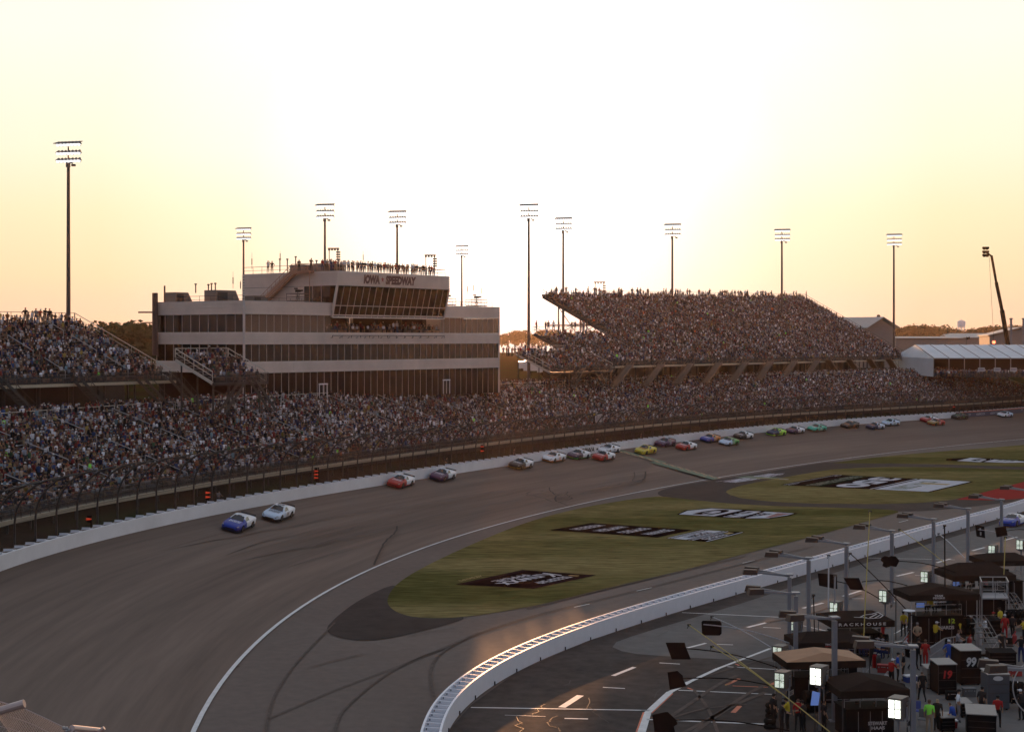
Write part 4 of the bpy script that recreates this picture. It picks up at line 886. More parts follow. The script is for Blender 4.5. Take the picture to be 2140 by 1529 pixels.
hvac(20.5, 9, 31.95, 3.0, 3.0, 1.3, 'low dark unit on the press box roof behind two men'); hvac(24.5, 7.5, 31.95, 4.2, 3.0, 1.6, 'wide round shouldered unit on the press box roof above the stair')
def vent(px_, y0, y1, D, label, r=.09):
    q = thing('roof_vent', label, 'vent pipe', Q(px_, y1, D)); mb = MB(); mb.tube(Q(px_, y1 + 6, D), Q(px_, y0, D), r, n=8); mb.build('pipe', m_pipe, q, True); mb = MB(); mb.tube(Q(px_, y0 + 2, D), Q(px_, y0 - .6, D), r * 2, n=8); mb.build('cowl', m_pipe, q, True)
for a in [(585,541,562,240,'vent pipe farthest left on the press box roof'),(600.5,541,562,241,'second vent pipe from the left on the press box roof'),(618,536,560,241,'tallest vent pipe on the press box roof, left of the man on the stair head'),(661.5,544,562,238,'vent pipe between two standing men on the press box roof'),(409,593,606,222,'lone vent pipe above the left air handler'),(435.5,594,604,222,'left of three short vents behind the larger air handler'),(442,592,604,222,'middle of three short vents behind the larger air handler'),(450,591.5,604,222,'right of three short vents behind the larger air handler')]: vent(*a)
def mast(px_, y0, y1, D, label, r=.035):
    q = MB(); q.tube(Q(px_, y1, D), Q(px_, y0, D), r, r * .5, n=5); q.box(Q(px_, y0 + (y1 - y0) * .55, D), (.12, .12, .9)); put(q.build('antenna_mast', m_pipe), label, 'antenna')
for a in [(526.5,528,562,225,'thin mast with a grey panel near the left end of the press box roof'),(585.5,524,545,240,'forked whip antenna above the leftmost vent pipe'),(487,567,602,214,'whip antenna above the left corner of the lower roof'),(502.5,585,604,214,'short whip antenna beside the left roof edge'),(759,525,548,250,'whip antenna among the crowd on the press box roof'),(932,570,606,262,'faint thin mast right of the press box'),(977,590,615,262,'tallest thin mast on the right hand lower roof'),(990,588,612,262,'middle thin mast on the right hand lower roof'),(1007,590,622,262,'rightmost thin mast on the right hand lower roof')]: mast(*a)
# camera operators' platforms on the lower roofs
def platform(s, t_, label, wd=2.6):
    r = thing('camera_platform', label, 'camera platform', B(s, t_, 27.1)); mb = MB(); rail(mb, [B(s - wd / 2, t_ - 1, 27.6), B(s + wd / 2, t_ - 1, 27.6), B(s + wd / 2, t_ + 1, 27.6), B(s - wd / 2, t_ + 1, 27.6), B(s - wd / 2, t_ - 1, 27.6)], 1.0, .04, 1.3); mb.slab([B(s - wd / 2, t_ - 1, 27.5), B(s + wd / 2, t_ - 1, 27.5), B(s + wd / 2, t_ + 1, 27.5), B(s - wd / 2, t_ + 1, 27.5)], (0, 0, .1))
    for dx in (-1, 1):
        for dy in (-.9, .9): mb.bar(B(s + dx * wd * .45, t_ + dy, 26.9), B(s + dx * wd * .45, t_ + dy, 27.6), .07)
    mb.build('deck', m_pipe, r, True)
    mb = MB(); p = B(s, t_, 27.6); mb.tube(p, p + Vector((.0, 0, 1.2)), .06); mb.tube(p + Vector((.25, -.2, 0)), p + Vector((0, 0, 1)), .03); mb.tube(p + Vector((-.25, -.2, 0)), p + Vector((0, 0, 1)), .03); mb.build('tripod', m_steel, r, True)
    mb = MB(); mb.box(p + Vector((0, 0, 1.4)), (.8, .3, .35), rz=-.6); mb.tube(p + Vector((.4, -.25, 1.4)), p + Vector((.75, -.5, 1.45)), .13); mb.box(p + Vector((-.3, .2, 1.75)), (.5, .2, .2), rz=.4); mb.build('camera_body', m_black, r, True)
platform(12.8, 2.5, 'camera platform beside the press box windows on the lower roof'); platform(46.5, 2.5, 'camera platform just right of the press box'); platform(55, 3, 'railed camera platform at the right end of the lower roof', 3.2)
# stacks at the left end of the building
r = thing('stack_tower', 'dark steel stacks with side arms standing at the left end of the building', 'stack', B(-.2, BD + .4, 13))
for pxx, yt, yb, rad in ((324, 612, 742, .42), (344, 597, 628, .13), (369, 613, 628, .4)):
    D = 224 if pxx != 324 else 222.5; mb = MB(); mb.tube(Q(pxx, max(yb, 742) if pxx == 324 else yb + 6, D), Q(pxx, yt, D), rad, n=12); mb.build('stack_pipe', m_pipe, r, True)
mb = MB(); mb.bar(Q(289, 652.5, 222), Q(320, 652.5, 222), .22); mb.bar(Q(303, 674, 222), Q(320, 674, 222), .18); mb.tube(Q(327, 636, 221), Q(330, 745, 221), .1); mb.build('side_arm', m_pipe, r, True)
# reddish terrace wall with rail, right of the building
r = thing('terrace', 'low rust red terrace wall with a rail, between the building and the small stand', 'terrace', (4, 268, 13))
mb = MB(); a, b = B(BL + .3, 3, 12.8), B(BL + 6, 5, 12.8); mb.slab([a, b, b + Vector((0, 0, 6.1)), a + Vector((0, 0, 6.1))], BN * 6); mb.build('terrace_wall', M('rust_red_wall', (.14, .05, .035), .8, var=.15), r, True)
mb = MB(); rail(mb, [a + Vector((0, 0, 6.1)), b + Vector((0, 0, 6.1))], 1.1, .04, 1.5); mb.build('terrace_rail', m_steel, r, True)
rr = random.Random(21)
ORD = 'first second third fourth fifth sixth seventh eighth ninth tenth eleventh twelfth thirteenth fourteenth fifteenth sixteenth seventeenth eighteenth nineteenth twentieth 21st 22nd 23rd 24th 25th'.split()
def roof_person(px_, s_or_D, z, label, pose=None, sc=1.0, yaw=None):
    p = s_or_D if isinstance(s_or_D, Vector) else Q(px_, 0, s_or_D); p = Vector((p.x, p.y, z))
    sh = rr.choice(['black', 'white', 'grey', 'navy', 'brown', 'red', 'dark'])
    person(pose or rr.choice(['stand', 'hips', 'reach', 'stand', 'phone']), p, -.9 + rr.uniform(-.6, .6) if yaw is None else yaw, sh, label, 'people watching from the roofs and stand tops', cap=rr.choice([None, 'black', 'white', 'red']), legs_=rr.choice(['dark', 'navy', 'tan']), scale=sc * rr.uniform(.97, 1.04))
for px_, d_, lb, ps in [(560,12,'man farthest left at the press box roof edge, arms raised','phone'),(568.5,12,'man second from left on the press box roof, beside the dark unit','hips'),(625,5.0,'man standing at the head of the rust coloured roof stair','stand'),(650,2,'man leaning on the rail between stair head and tall light pole','reach')]:
    s_ = s_bld(px_, d_); roof_person(px_, B(s_, d_, 0), ZT, lb, ps, 1.08)
for k, px_ in enumerate(list(np.linspace(674, 906, 50))):
    d_ = rr.choice([-.2, .1, .6, 1.5]); s_ = s_bld(px_ + rr.uniform(-1.5, 1.5), d_)
    part = ['by the tall light pole', 'above the sloping glass', 'above the first sign word', 'above the second sign word', 'towards the right corner'][min(4, k // 10)]
    roof_person(px_, B(s_, d_, 0), ZT, f'{ORD[k % 10]} onlooker from the left on the press box roof {part}')
for k, px_ in enumerate([1052, 1059, 1063, 1070, 1076, 1083, 1088, 1094, 1104, 1112, 1118]):
    roof_person(px_, 271, 18.9, f'{ORD[k]} person from the left along the terrace in the gap')
# standing figures along the top of the right grandstand and at its open left end
rr = random.Random(33)
SPX = [1163, 1183, 1203, 1229, 1243, 1247, 1252, 1293, 1298, 1321, 1332, 1338, 1354, 1387, 1392, 1402, 1412, 1416, 1421, 1436, 1441, 1461, 1483, 1505, 1510, 1515, 1519, 1530, 1536, 1543, 1548, 1557, 1562, 1583, 1590, 1594, 1600, 1612, 1640, 1658, 1664, 1685]
SEG = {}
for k, x in enumerate(SPX):
    sg = 'near the open left end' if x < 1260 else 'left of the first light pole' if x < 1405 else 'between the two light poles' if x < 1635 else 'near the sloping right end'; SEG[sg] = SEG.get(sg, -1) + 1
    q = 25 + (x - 1137) / (1690 - 1137) * 119; p = SR.g(q, 30.4)
    kk = (x - CX) / F; base = SR.A + SR.n * 30.4; q = (kk * base.y - base.x) / (SR.u.x - kk * SR.u.y); p = SR.g(q, 30.4)
    roof_person(x, p, p.z - .25, f'{ORD[SEG[sg]]} silhouette from the left atop the right grandstand {sg}', sc=1.25)
for k, x in enumerate((1121, 1140, 1146, 1157, 1168, 1195, 1202, 1214, 1220, 1226)):
    p = Q(x, 700, 303 + (x - 1121) * .13); roof_person(x, p, 22 + (708 - 690) / F * p.y - .2, f'{ORD[k]} person from the left on the open middle walkway of the right grandstand', sc=1.2)
for k, (x, y) in enumerate(((53, 668), (75, 668), (84, 670), (94, 668), (104, 672))):
    roof_person(x, Q(x, 678, 190), 22 + 36 / F * 190 - .3, f'{ORD[k]} person from the left standing atop the left grandstand against the sky', sc=1.12)
# ------------------------------------------------------------------ tall floodlight poles
m_lamp = M('lamp_glass', (1, 1, 1), .3, var=0, emit=1.1); m_pole = M('pole_steel', (.10, .075, .07), .5, metal=.3, var=.1); m_hood = M('lamp_hood', (.09, .08, .08), .5, metal=.3, var=.1)
def light_pole(label, px, yt, D=None, z0=12.8, ybase=None):
    D = D or 28 * F / (HY - yt); top = Q(px, yt, D); r = thing('floodlight_pole', label, 'light pole', (top.x, top.y, z0), group='tall floodlight poles around the grandstands'); h = top.z - z0
    mb = MB(); mb.tube((0, 0, 0), (0, 0, h - 2.4), .36, .22, 12); mb.tube((0, 0, h - 2.4), (0, 0, h), .12, .1, 8); mb.build('pole', m_pole, r)
    r.rotation_euler = (0, 0, -.25)
    for k, dz in enumerate((0, -1.25, -2.35)):
        mb = MB(); z = h + dz - .2; x0, x1 = (-1.8, 2.1)
        mb.bar((x0, 0, z + .1), (x1, 0, z + .1), .12, .14)
        if k == 0:
            mb.slab([(x0 - .15, -.85, z + .1), (x1 + .15, -.85, z + .1), (x1, .3, z + .45), (x0, .3, z + .45)], (0, 0, .1))
        n = 7
        for j in range(n):
            x = x0 + (x1 - x0) * (j + .5) / n
            mb.tube((x, .05, z + .42), (x, -.30, z + .02), .16, .36, 8)
        r2 = mb.build('lamp_rack', m_hood, r)
        mb = MB()
        for j in range(n):
            x = x0 + (x1 - x0) * (j + .5) / n; mb.tube((x, -.30, z + .02), (x, -.36, z - .16), .3, .2, 8)
        mb.build('lamp_glass', m_lamp, r2)
    mb = MB(); mb.bar((0, 0, h - 2.6), (.9, -.4, h - 2.9), .1, .2); mb.box((1.1, -.5, h - 3.2), (.5, .4, .3)); mb.bar((-.05, 0, h - 2.5), (-.05, 0, h - 3.4), .5, .4); mb.build('junction_box', m_hood, r); return r
for a in [('nearest and tallest looking floodlight pole, standing behind the left grandstand', 143, 300, None), ('floodlight pole rising at the left shoulder of the glass building', 509, 478, None), ('floodlight pole rising behind the middle of the press box crowd', 679, 429, None), ('floodlight pole behind the press box roof, above the sign', 830, 443, None),
          ('floodlight pole behind the right hand lower roof of the building', 965, 515, None), ('floodlight pole washed out by sun in the gap right of the building', 1105, 429, None), ('floodlight pole seen through the open steelwork of the right grandstand', 1177, 457, None), ('floodlight pole behind the right grandstand, left of centre', 1405, 470, None), ('floodlight pole behind the right end of the right grandstand', 1634, 481, None), ('floodlight pole standing alone in front of the gabled barn', 1868, 491, None)]:
    light_pole(*a)
# low light frames above the press box and the stand
for px, y0, y1, D, lb in ((697, 519, 548, 300, 'small light frame behind the press box crowd'), (899, 533, 560, 300, 'small light frame above the right corner of the press box'), (1253, 589, 612, 420, 'small light frame above the left part of the right grandstand')):
    r = thing('light_frame', lb, 'light frame', Q(px, y1, D)); mb = MB()
    for dx in (-9, 9): mb.bar(Q(px + dx, y0, D), Q(px + dx, y1 + 30, D), .16)
    mb.bar(Q(px - 12, y0, D), Q(px + 12, y0, D), .3, .2); mb.build('frame', m_stair, r, True); mb = MB()
    for k in range(4): mb.box(Q(px - 9 + 6 * k, y0 + 2.5, D), (.4, .3, .35)); mb.box(Q(px + 10, y0 + 8 + 5 * k, D), (.8, .3, .3))
    mb.build('lamp', m_hood, r, True)
# ------------------------------------------------------------------ crane with a light head
r = thing('crane', 'tall leaning black crane with a light cluster on its tip, right of the water tower', 'crane', Q(2107, 745, 470)); D = 470
mb = MB(); mb.bar(Q(2109, 735, D), Q(2094, 648, D), 1.1, 1.0); mb.bar(Q(2094, 648, D), Q(2082, 590, D), .85, .8); mb.bar(Q(2082, 590, D), Q(2072, 534, D), .6, .6); mb.build('boom', m_black, r, True)
mb = MB(); mb.tube(Q(2067, 534, D), Q(2073, 640, D), .05, n=4); mb.tube(Q(2073, 640, D), Q(2077, 715, D), .05, n=4); mb.build('hoist_cable', m_steel, r, True)
mb = MB(); mb.bar(Q(2073, 536, D), Q(2060, 526, D), .5, .4)
for y in (518, 526, 533): mb.box(Q(2060, y, D), (1.9, .8, .65)); mb.box(Q(2057, y + 1.5, D), (.5, 1, .7)); mb.box(Q(2063, y + 1.5, D), (.5, 1, .7))
mb.build('light_head', m_black, r, True); mb = MB(); mb.box(Q(2109, 738, D), (6, 3, 2.6)); mb.box(Q(2100, 742, D), (4, 3, 2)); mb.build('carrier', m_red, r, True)
put((lambda b: (b.ball(Q(2077, 715, 455), .5, n=10), b.build('warning_lamp', M('red_beacon', (1, .12, .05), .4, var=0, emit=6)))[1])(MB()), 'glowing red lamp above the tent ridge at the foot of the crane cable', 'lamp')
# ------------------------------------------------------------------ tent
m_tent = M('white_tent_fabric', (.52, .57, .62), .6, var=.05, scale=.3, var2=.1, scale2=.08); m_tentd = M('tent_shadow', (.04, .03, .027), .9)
r = thing('marquee_tent', 'long white marquee with panelled roof and open front behind the lower stand', 'tent', (130, 400, 13))
fl, rl = Q(1951, 748.5, 372), Q(1912, 720.5, 395); dR = Vector((1, .0, 0)).normalized(); 
eL, pitch = 160, 3.75
def TT(s, v):     # roof surface
    a = fl + dR * s; b = rl + dR * s + Vector((0, 0, 0)); b.z = rl.z; a.z = fl.z; return a.lerp(b, v)
for k in range(22):
    mb = MB(); s0, s1 = k * pitch, (k + 1) * pitch
    rows = []
    for v in np.linspace(0, 1, 5): rows.append([TT(s0, v) + Vector((0, 0, .12)), TT((s0 + s1) / 2, v) - Vector((0, 0, .1 * math.sin(v * 3.1))), TT(s1, v) + Vector((0, 0, .12))])
    mb.loft(rows, close=False, caps=False); mb.build('roof_panel', m_tent, r, True)
mb = MB(); bk = TT(0, 1) + Vector((-2, 14, 0)); bk.z = fl.z; b0 = Vector((bk.x, bk.y, 13)); f0 = Vector((fl.x, fl.y, 12.8))
mb.poly([f0, fl, TT(0, 1), bk, b0]); mb.poly([TT(0, 1), TT(82, 1), bk + dR * 82, bk]); mb.build('end_wall', m_tent, r, True)
mb = MB(); mb.poly([b0 - Vector((0, 5, 0)), b0 - Vector((0, 5, 0)) + dR * 82, bk - Vector((0, 5, 0)) + dR * 82, bk - Vector((0, 5, 0))]); mb.build('rear_shade_sheet', m_tentd, r, True)  # added dark sheet, its colour painting the shade inside the open marquee
for k in range(23):
    mb = MB(); a = TT(k * pitch, 0); mb.bar((a.x, a.y, 12.8), a, .16); mb.bar(a + Vector((0, 0, .15)), TT(k * pitch, 1) + Vector((0, 0, .15)), .12, m=1); mb.build('frame_post', [m_galv, m_steel], r, True)
mb = MB(); mb.bar(TT(0, 0), TT(82, 0), .2); mb.build('eave_beam', m_galv, r, True)
# people and signs along the tent
for x in np.arange(1955, 2150, .9):
    if rng.random() < .8:
        p = Q(x, 708, 366 + rng.random() * 5); CROWD.append((p.x, p.y, 12.9, rng.random() * 6.3, 1, 98))
t = thing('crowd_fence', 'dark mesh fence at the top of the grass bank in front of the white marquee', 'fence', (120, 368, 13)); mb = MB(); pts = [Q(x, 708, 363) * Vector((1, 1, 0)) + Vector((0, 0, 12.9)) for x in range(2020, 2200, 12)]; rail(mb, pts, 1.25, .04, 1.6); mb.build('rail', m_steel, t, True)
mb = MB(); mb.loft([[p, p + Vector((0, 0, 1.2))] for p in pts], close=False, caps=False); mb.build('mesh_panel', m_mesh, t, True)
m_sgn = M('sign_white', (.55, .55, .57), .5, var=.05); m_sblue = M('sign_blue', (.06, .12, .25), .5, var=0)
for k, (x, lb) in enumerate(((2051, 'leftmost white banner on the fence below the marquee'), (2084, 'middle white banner on the fence below the marquee'), (2118, 'rightmost white banner on the fence below the marquee'))):
    r = thing('fence_banner', lb, 'banner', Q(x, 772, 362.6)); mb = MB(); mb.slab([Q(x - 7, 776, 362.5), Q(x + 7, 776, 362.5), Q(x + 7, 768, 362.5), Q(x - 7, 768, 362.5)], (0, .05, 0)); mb.build('board', m_sgn, r, True)
    mb = MB(); marks_quad(mb, 6, Q(x - 5.5, 770, 362.4), Q(x + 5.5, 770, 362.4), Q(x + 5.5, 774, 362.4), Q(x - 5.5, 774, 362.4), 0, 60); mb.build('lettering', m_sblue, r, True)
# ------------------------------------------------------------------ barns, sheds, water tower
m_barn = M('barn_cladding', (.28, .24, .22), .8, var=.08); m_barnr = M('barn_roof', (.42, .42, .40), .6, var=.08)
def barn(label, px0, px1, ye, yr, D, depth, cat='barn', end=None, wall=None, roof=None, ybase=None, dvx=-.62):
    # gable faces the camera when end='gable', else the long side does
    zb_ = 12.5; a, b = Q(px0, ye, D), Q(px1, ye, D); r = thing('barn', label, cat, (a + b) / 2 * Vector((1, 1, 0)) + Vector((0, 0, 13)))
    z1 = a.z; zr = Q(px0, yr, D).z; mid = (a + b) / 2; mid.z = zr
    if end == 'gable':
        dv = Vector((dvx * depth, .78 * depth, 0)); fr = [Vector((a.x, a.y, zb_)), Vector((b.x, b.y, zb_)), b, mid, a]; mb = MB(); mb.slab(fr, dv); mb.build('walls', wall or m_barn, r, True)
        mb = MB(); ov = Vector((0, 0, .25)); o_ = -dv * .03
        for p, q in ((a, mid), (mid, b)):
            e = (p - mid if p is a else Vector()) * .06; e2 = (q - mid if q is b else Vector()) * .06; mb.slab([p + e + ov + o_, q + e2 + ov + o_, q + e2 + ov + dv, p + e + ov + dv], (0, 0, .2))
        mb.build('roof', roof or m_barnr, r, True)
    else:
        dv = Vector((0, depth, 0)); mb = MB(); mb.slab([Vector((a.x, a.y, zb_)), Vector((b.x, b.y, zb_)), b, a], dv); mb.build('walls', wall or m_barn, r, True)
        mb = MB(); ra, rb = a + dv * .5, b + dv * .5; ra.z = rb.z = zr; ra2, rb2 = a + dv, b + dv; mb.slab([a - Vector((.4, .6, 0)), b - Vector((-.4, .6, 0)), rb, ra], (0, 0, .2)); mb.slab([ra, rb, rb2, ra2], (0, 0, .2)); mb.build('roof', roof or m_barnr, r, True)
        mb = MB(); mb.poly([a, ra, ra2]); mb.poly([b, rb2, rb]); mb.build('gable', wall or m_barn, r, True)
    return r
r = barn('large gabled barn rising behind the right end of the tall grandstand', 1805, 1870, 686, 665, 480, 60, end='gable'); mb = MB(); mb.tube(Q(1836, 668, 500), Q(1836, 660, 500), .35); mb.ball(Q(1836, 660.5, 500), .6); mb.build('ridge_vent', m_steel, r, True)
barn('long low flat shed behind the marquee, right of the lone light pole', 1872, 2010, 707, 704, 560, 14, 'shed')
barn('pale roofed shed with small gable behind the marquee, left of the crane', 1982, 2045, 706, 699, 600, 14, 'shed'); barn('distant pale warehouse below the water tower', 2000, 2080, 703, 697, 760, 30, 'warehouse')
r = barn('grey gabled warehouse with two tall flues at the right edge', 2068, 2200, 702, 686, 520, 40, end='gable', dvx=.15)
for x in (2113, 2139):
    mb = MB(); mb.tube(Q(x, 720, 500), Q(x, 667, 500), .38, n=10); mb.tube(Q(x, 667, 500), Q(x, 664.5, 500), .6, n=10); mb.build('flue', M('flue_grey', (.22, .22, .24), .6, var=.08) if x == 2113 else bpy.data.materials['flue_grey'], r, True)
r = thing('water_tower', 'white water tower with dome tank on legs far beyond the sheds', 'water tower', Q(2009, 700, 1500)); D = 1500; s_ = D / F
mb = MB(); c = Q(2009, 677, D); rings = []
for y, rad in ((668.5, .8), (669.5, 4), (671.5, 8.4), (672.5, 8.6), (679, 8.6), (681, 8.2), (683.5, 5.5), (685, 2)):
    z = Q(0, y, D).z; rings.append([Vector((c.x + rad * s_ * math.cos(k * math.pi / 8), c.y + rad * s_ * math.sin(k * math.pi / 8), z)) for k in range(16)])
mb.loft(rings[::-1]); mb.build('tank', m_white, r, True, smooth=True)
mb = MB()
for k in range(6):
    a = k * math.pi / 3 + .3; p = Vector((c.x + 7.6 * s_ * math.cos(a), c.y + 7.6 * s_ * math.sin(a), Q(0, 680, D).z)); mb.tube(Vector((p.x, p.y, 10)), p, .3, n=6)
mb.tube(Vector((c.x, c.y, 10)), Vector((c.x, c.y, Q(0, 684, D).z)), .7); mb.tube(Q(2009, 669, D), Q(2009, 665.5, D), .2); mb.build('leg_frame', m_white, r, True)
r = thing('flag', 'small black flag with a pale emblem flying above the marquee ridge', 'flag', Q(2020, 715, 420)); mb = MB(); mb.tube(Q(2019.5, 725, 420), Q(2019.5, 703, 420), .05); mb.build('pole', m_steel, r, True)
mb = MB(); mb.loft([[Q(2020 + 7.5 * k / 6, 704 + .6 * math.sin(k), 420) + Vector((0, .3 * math.sin(k * 1.2), 0)), Q(2020 + 7.5 * k / 6, 709 + .5 * math.sin(k + .5), 420) + Vector((0, .3 * math.sin(k * 1.2), 0))] for k in range(7)], close=False, caps=False); mb.build('cloth', m_black, r, True)
# ------------------------------------------------------------------ trees
m_leaf = M('tree_leaves', (.04, .045, .022), .9, var=.35, scale=.4, spec=.1, col2=(.04, .055, .022)); m_bark = M('bark', (.06, .045, .035), .9)
def tree_mesh(seed, h=14, wd=11, lobes=9, leaves=1500, ls=.42):
    r_ = np.random.default_rng(seed); V = []; Fc = []
    cs = [(r_.normal(0, wd * .22), r_.normal(0, wd * .22), h * r_.uniform(.42, .86), wd * r_.uniform(.14, .27)) for _ in range(lobes)]
    for k in range(leaves):
        c = cs[r_.integers(lobes)]; d = r_.normal(0, 1, 3); d /= np.linalg.norm(d); rad = c[3] * r_.uniform(.55, 1.12) ; p = np.array(c[:3]) + d * rad * np.array([1.15, 1.15, .8])
        a = r_.normal(0, 1, 3); a /= np.linalg.norm(a); b = np.cross(a, d); b /= max(1e-6, np.linalg.norm(b)); s_ = ls * r_.uniform(.5, 1.4)
        i = len(V); V += [tuple(p + a * s_), tuple(p + b * s_), tuple(p - a * s_ * .8), tuple(p - b * s_)]; Fc.append((i, i + 1, i + 2, i + 3))
    me = bpy.data.meshes.new('crown'); me.from_pydata(V, [], Fc); me.materials.append(m_leaf)
    mb = MB(); mb.tube((0, 0, 0), (0, 0, h * .45), .42, .26, 8)
    for c in cs[:6]: mb.tube((0, 0, h * .3), (c[0] * .8, c[1] * .8, c[2]), .2, .06, 5)
    mt = mb.build('trunk', m_bark); mt2 = mt.data; bpy.data.objects.remove(mt); return me, mt2
TM = [tree_mesh(s_, h, w_, l_, 1700) for s_, h, w_, l_ in ((1, 14, 13, 11), (2, 12, 15, 12), (3, 16, 11, 10), (4, 11, 12, 9))]
def tree(px, ytop, D, k, label, group, sx_=1.0):
    x = (px - CX) / F * D; ztop = H + (HY - ytop) / F * D; h = [14, 12, 16, 11][k] * .97; s_ = (ztop - 12.6) / h; r = thing('tree', label, 'tree', (x, D, 12.6), rng.random() * 6.3, group); r.scale = (s_ * sx_, s_ * sx_, s_)
    for nm, me in (('crown', TM[k][0]), ('trunk', TM[k][1])): o = bpy.data.objects.new(nm, me); COL.objects.link(o); o.parent = r
    return r
tl = [(222, 684, 440, 0, 'small tree at the left of the clump beside the building'), (240, 678, 430, 1, 'spreading tree second from the left in the clump beside the building'), (263, 670, 425, 0, 'tallest tree in the clump left of the building, rounded crown'), (288, 676, 430, 3, 'lower tree right of the tallest one, beside the building'), (308, 672, 420, 2, 'tree touching the stacks at the left end of the building'), (275, 690, 410, 3, 'dark lower tree in front of the clump left of the building')]
for a in tl: tree(*a, 'trees left of the building', 1.25)
gp = 'hazy trees on the horizon in the gap'
for k, (x, y) in enumerate([(1048, 697), (1062, 696), (1076, 694), (1090, 691), (1104, 694), (1118, 697), (1132, 694), (1150, 690)]): tree(x, y, 1700 + 20 * k, k % 4, 'hazy horizon tree ' + ['against the building edge', 'second from the building edge', 'third from the building edge, low and wide', 'the taller one left of the washed out pole', 'right behind the washed out pole', 'just right of the washed out pole', 'below the walkway of the open stand end', 'seen through the steelwork of the stand'][k], gp, 1.5)
gp = 'treeline behind the sheds on the right'
tn = ['beside the lone light pole', 'with two thin tops near the lone pole', 'wide, left of the tallest clump', 'the tallest rounded one of the right treeline', 'just right of the tallest rounded one', 'low, left of the water tower', 'low, directly below the water tower', 'dark, right below the water tower tank', 'rounded, halfway from tower to crane', 'left of the crane cable', 'behind the crane cable', 'touching the crane boom', 'behind the grey warehouse gable', 'behind the two flues', 'at the right edge of the picture']
for k, (x, y, D, i) in enumerate([(1879, 686, 700, 3), (1892, 679, 690, 2), (1908, 680, 700, 1), (1936, 677, 690, 0), (1956, 682, 700, 1), (1978, 690, 720, 3), (1995, 687, 720, 1), (2021, 685, 700, 0), (2052, 680, 730, 0), (2070, 686, 750, 1), (2085, 679, 740, 2), (2100, 682, 730, 1), (2118, 684, 740, 0), (2132, 680, 740, 3), (2150, 682, 740, 1)]): tree(x, y, D * 1.9, i, 'tree ' + tn[k], gp, 1.45)
# far continuous wood behind them
V = []; Fc = []; r_ = np.random.default_rng(9)
for k in range(26000):
    x = r_.uniform(-700, 900); y = 2000 + r_.uniform(0, 160); x *= 1.9; hh = 13 + 4 * math.sin(x * .021) + 3 * math.sin(x * .067 + 1) + 1.5 * math.sin(x * .19); z = 12 + r_.uniform(0, 1) ** .6 * hh; s_ = r_.uniform(1.4, 3.0)
    a = r_.normal(0, 1, 3); a /= np.linalg.norm(a); b = r_.normal(0, 1, 3); b -= a * a.dot(b); b /= np.linalg.norm(b); p = np.array([x, y, z]); i = len(V); V += [tuple(p + a * s_), tuple(p + b * s_), tuple(p - a * s_), tuple(p - b * s_)]; Fc.append((i, i + 1, i + 2, i + 3))
me = bpy.data.meshes.new('distant_wood'); me.from_pydata(V, [], Fc); me.materials.append(m_leaf); o = bpy.data.objects.new('distant_wood', me); COL.objects.link(o); put(o, 'far continuous wood along the horizon', 'wood', kind='stuff')
# parked vehicles glinting in the gap behind the stands
m_glint = M('pale_vehicle_paint', (.7, .7, .7), .25, var=0)
def trailer(px, y, D, L, h, label):
    r = thing('parked_trailer', label, 'trailer', Q(px, y, D)); c = Q(px, y, D); c.z = 12.9; mb = MB(); mb.box(c + Vector((0, 0, .8 + h / 2)), (L, 2.4, h)); mb.slab([c + Vector((L / 2, -1.1, .8)), c + Vector((L / 2 + 1.6, -1.1, .8)), c + Vector((L / 2 + 1.2, -1.1, .8 + h * .7)), c + Vector((L / 2, -1.1, .8 + h * .8))], (0, 2.2, 0)); mb.build('body', m_glint, r, True)
    for dx in (-.33, .36):
        mb = MB(); mb.tube(c + Vector((L * dx, -1.25, .45)), c + Vector((L * dx, 1.25, .45)), .45, n=12); mb.build('wheel', m_black, r, True)
for a in [(1130, 726, 400, 9, 2.6, 'pale trailer in the gap, left of the open stand end'), (1152, 730, 380, 7, 2.8, 'pale trailer seen under the walkway of the open stand end'), (1105, 733, 430, 6, 2.0, 'low pale trailer right behind the washed out light pole')]: trailer(*a)
# flag stand, caution lamps and photographers on the outer wall
r = thing('flag_stand', 'white flag stand with two framed panels above the outer wall at the finish line', 'flag stand', WAL.off(s_at_px(1251), .4, 4)); q = s_at_px(1251); tv = Vector((*WAL.tan(q), 0)); nv = Vector((*WAL.nor(q), 0))
D = 262; c = Q(1251.5, 873, D); mb = MB(); 
for k in (-1, 1):
    cc = c + tv * (.62 * k) - nv * .0
    for a_, b_ in (((-.52, -.6), (.52, -.6)), ((-.52, .55), (.52, .55)), ((-.52, -.6), (-.52, .55)), ((.52, -.6), (.52, .55)), ((-.05, -.6), (-.05, .55))): mb.bar(cc + tv * a_[0] + Vector((0, 0, a_[1])), cc + tv * b_[0] + Vector((0, 0, b_[1])), .13)
mb.build('white_frame', m_white, r, True); mb = MB(); mb.slab([c - tv * 1.1 - Vector((0, 0, .6)), c + tv * 1.1 - Vector((0, 0, .6)), c + tv * 1.1 + Vector((0, 0, .5)), c - tv * 1.1 + Vector((0, 0, .5))], nv * .05); mb.build('panel', M('grey_panel', (.2, .17, .17), .6), r, True)
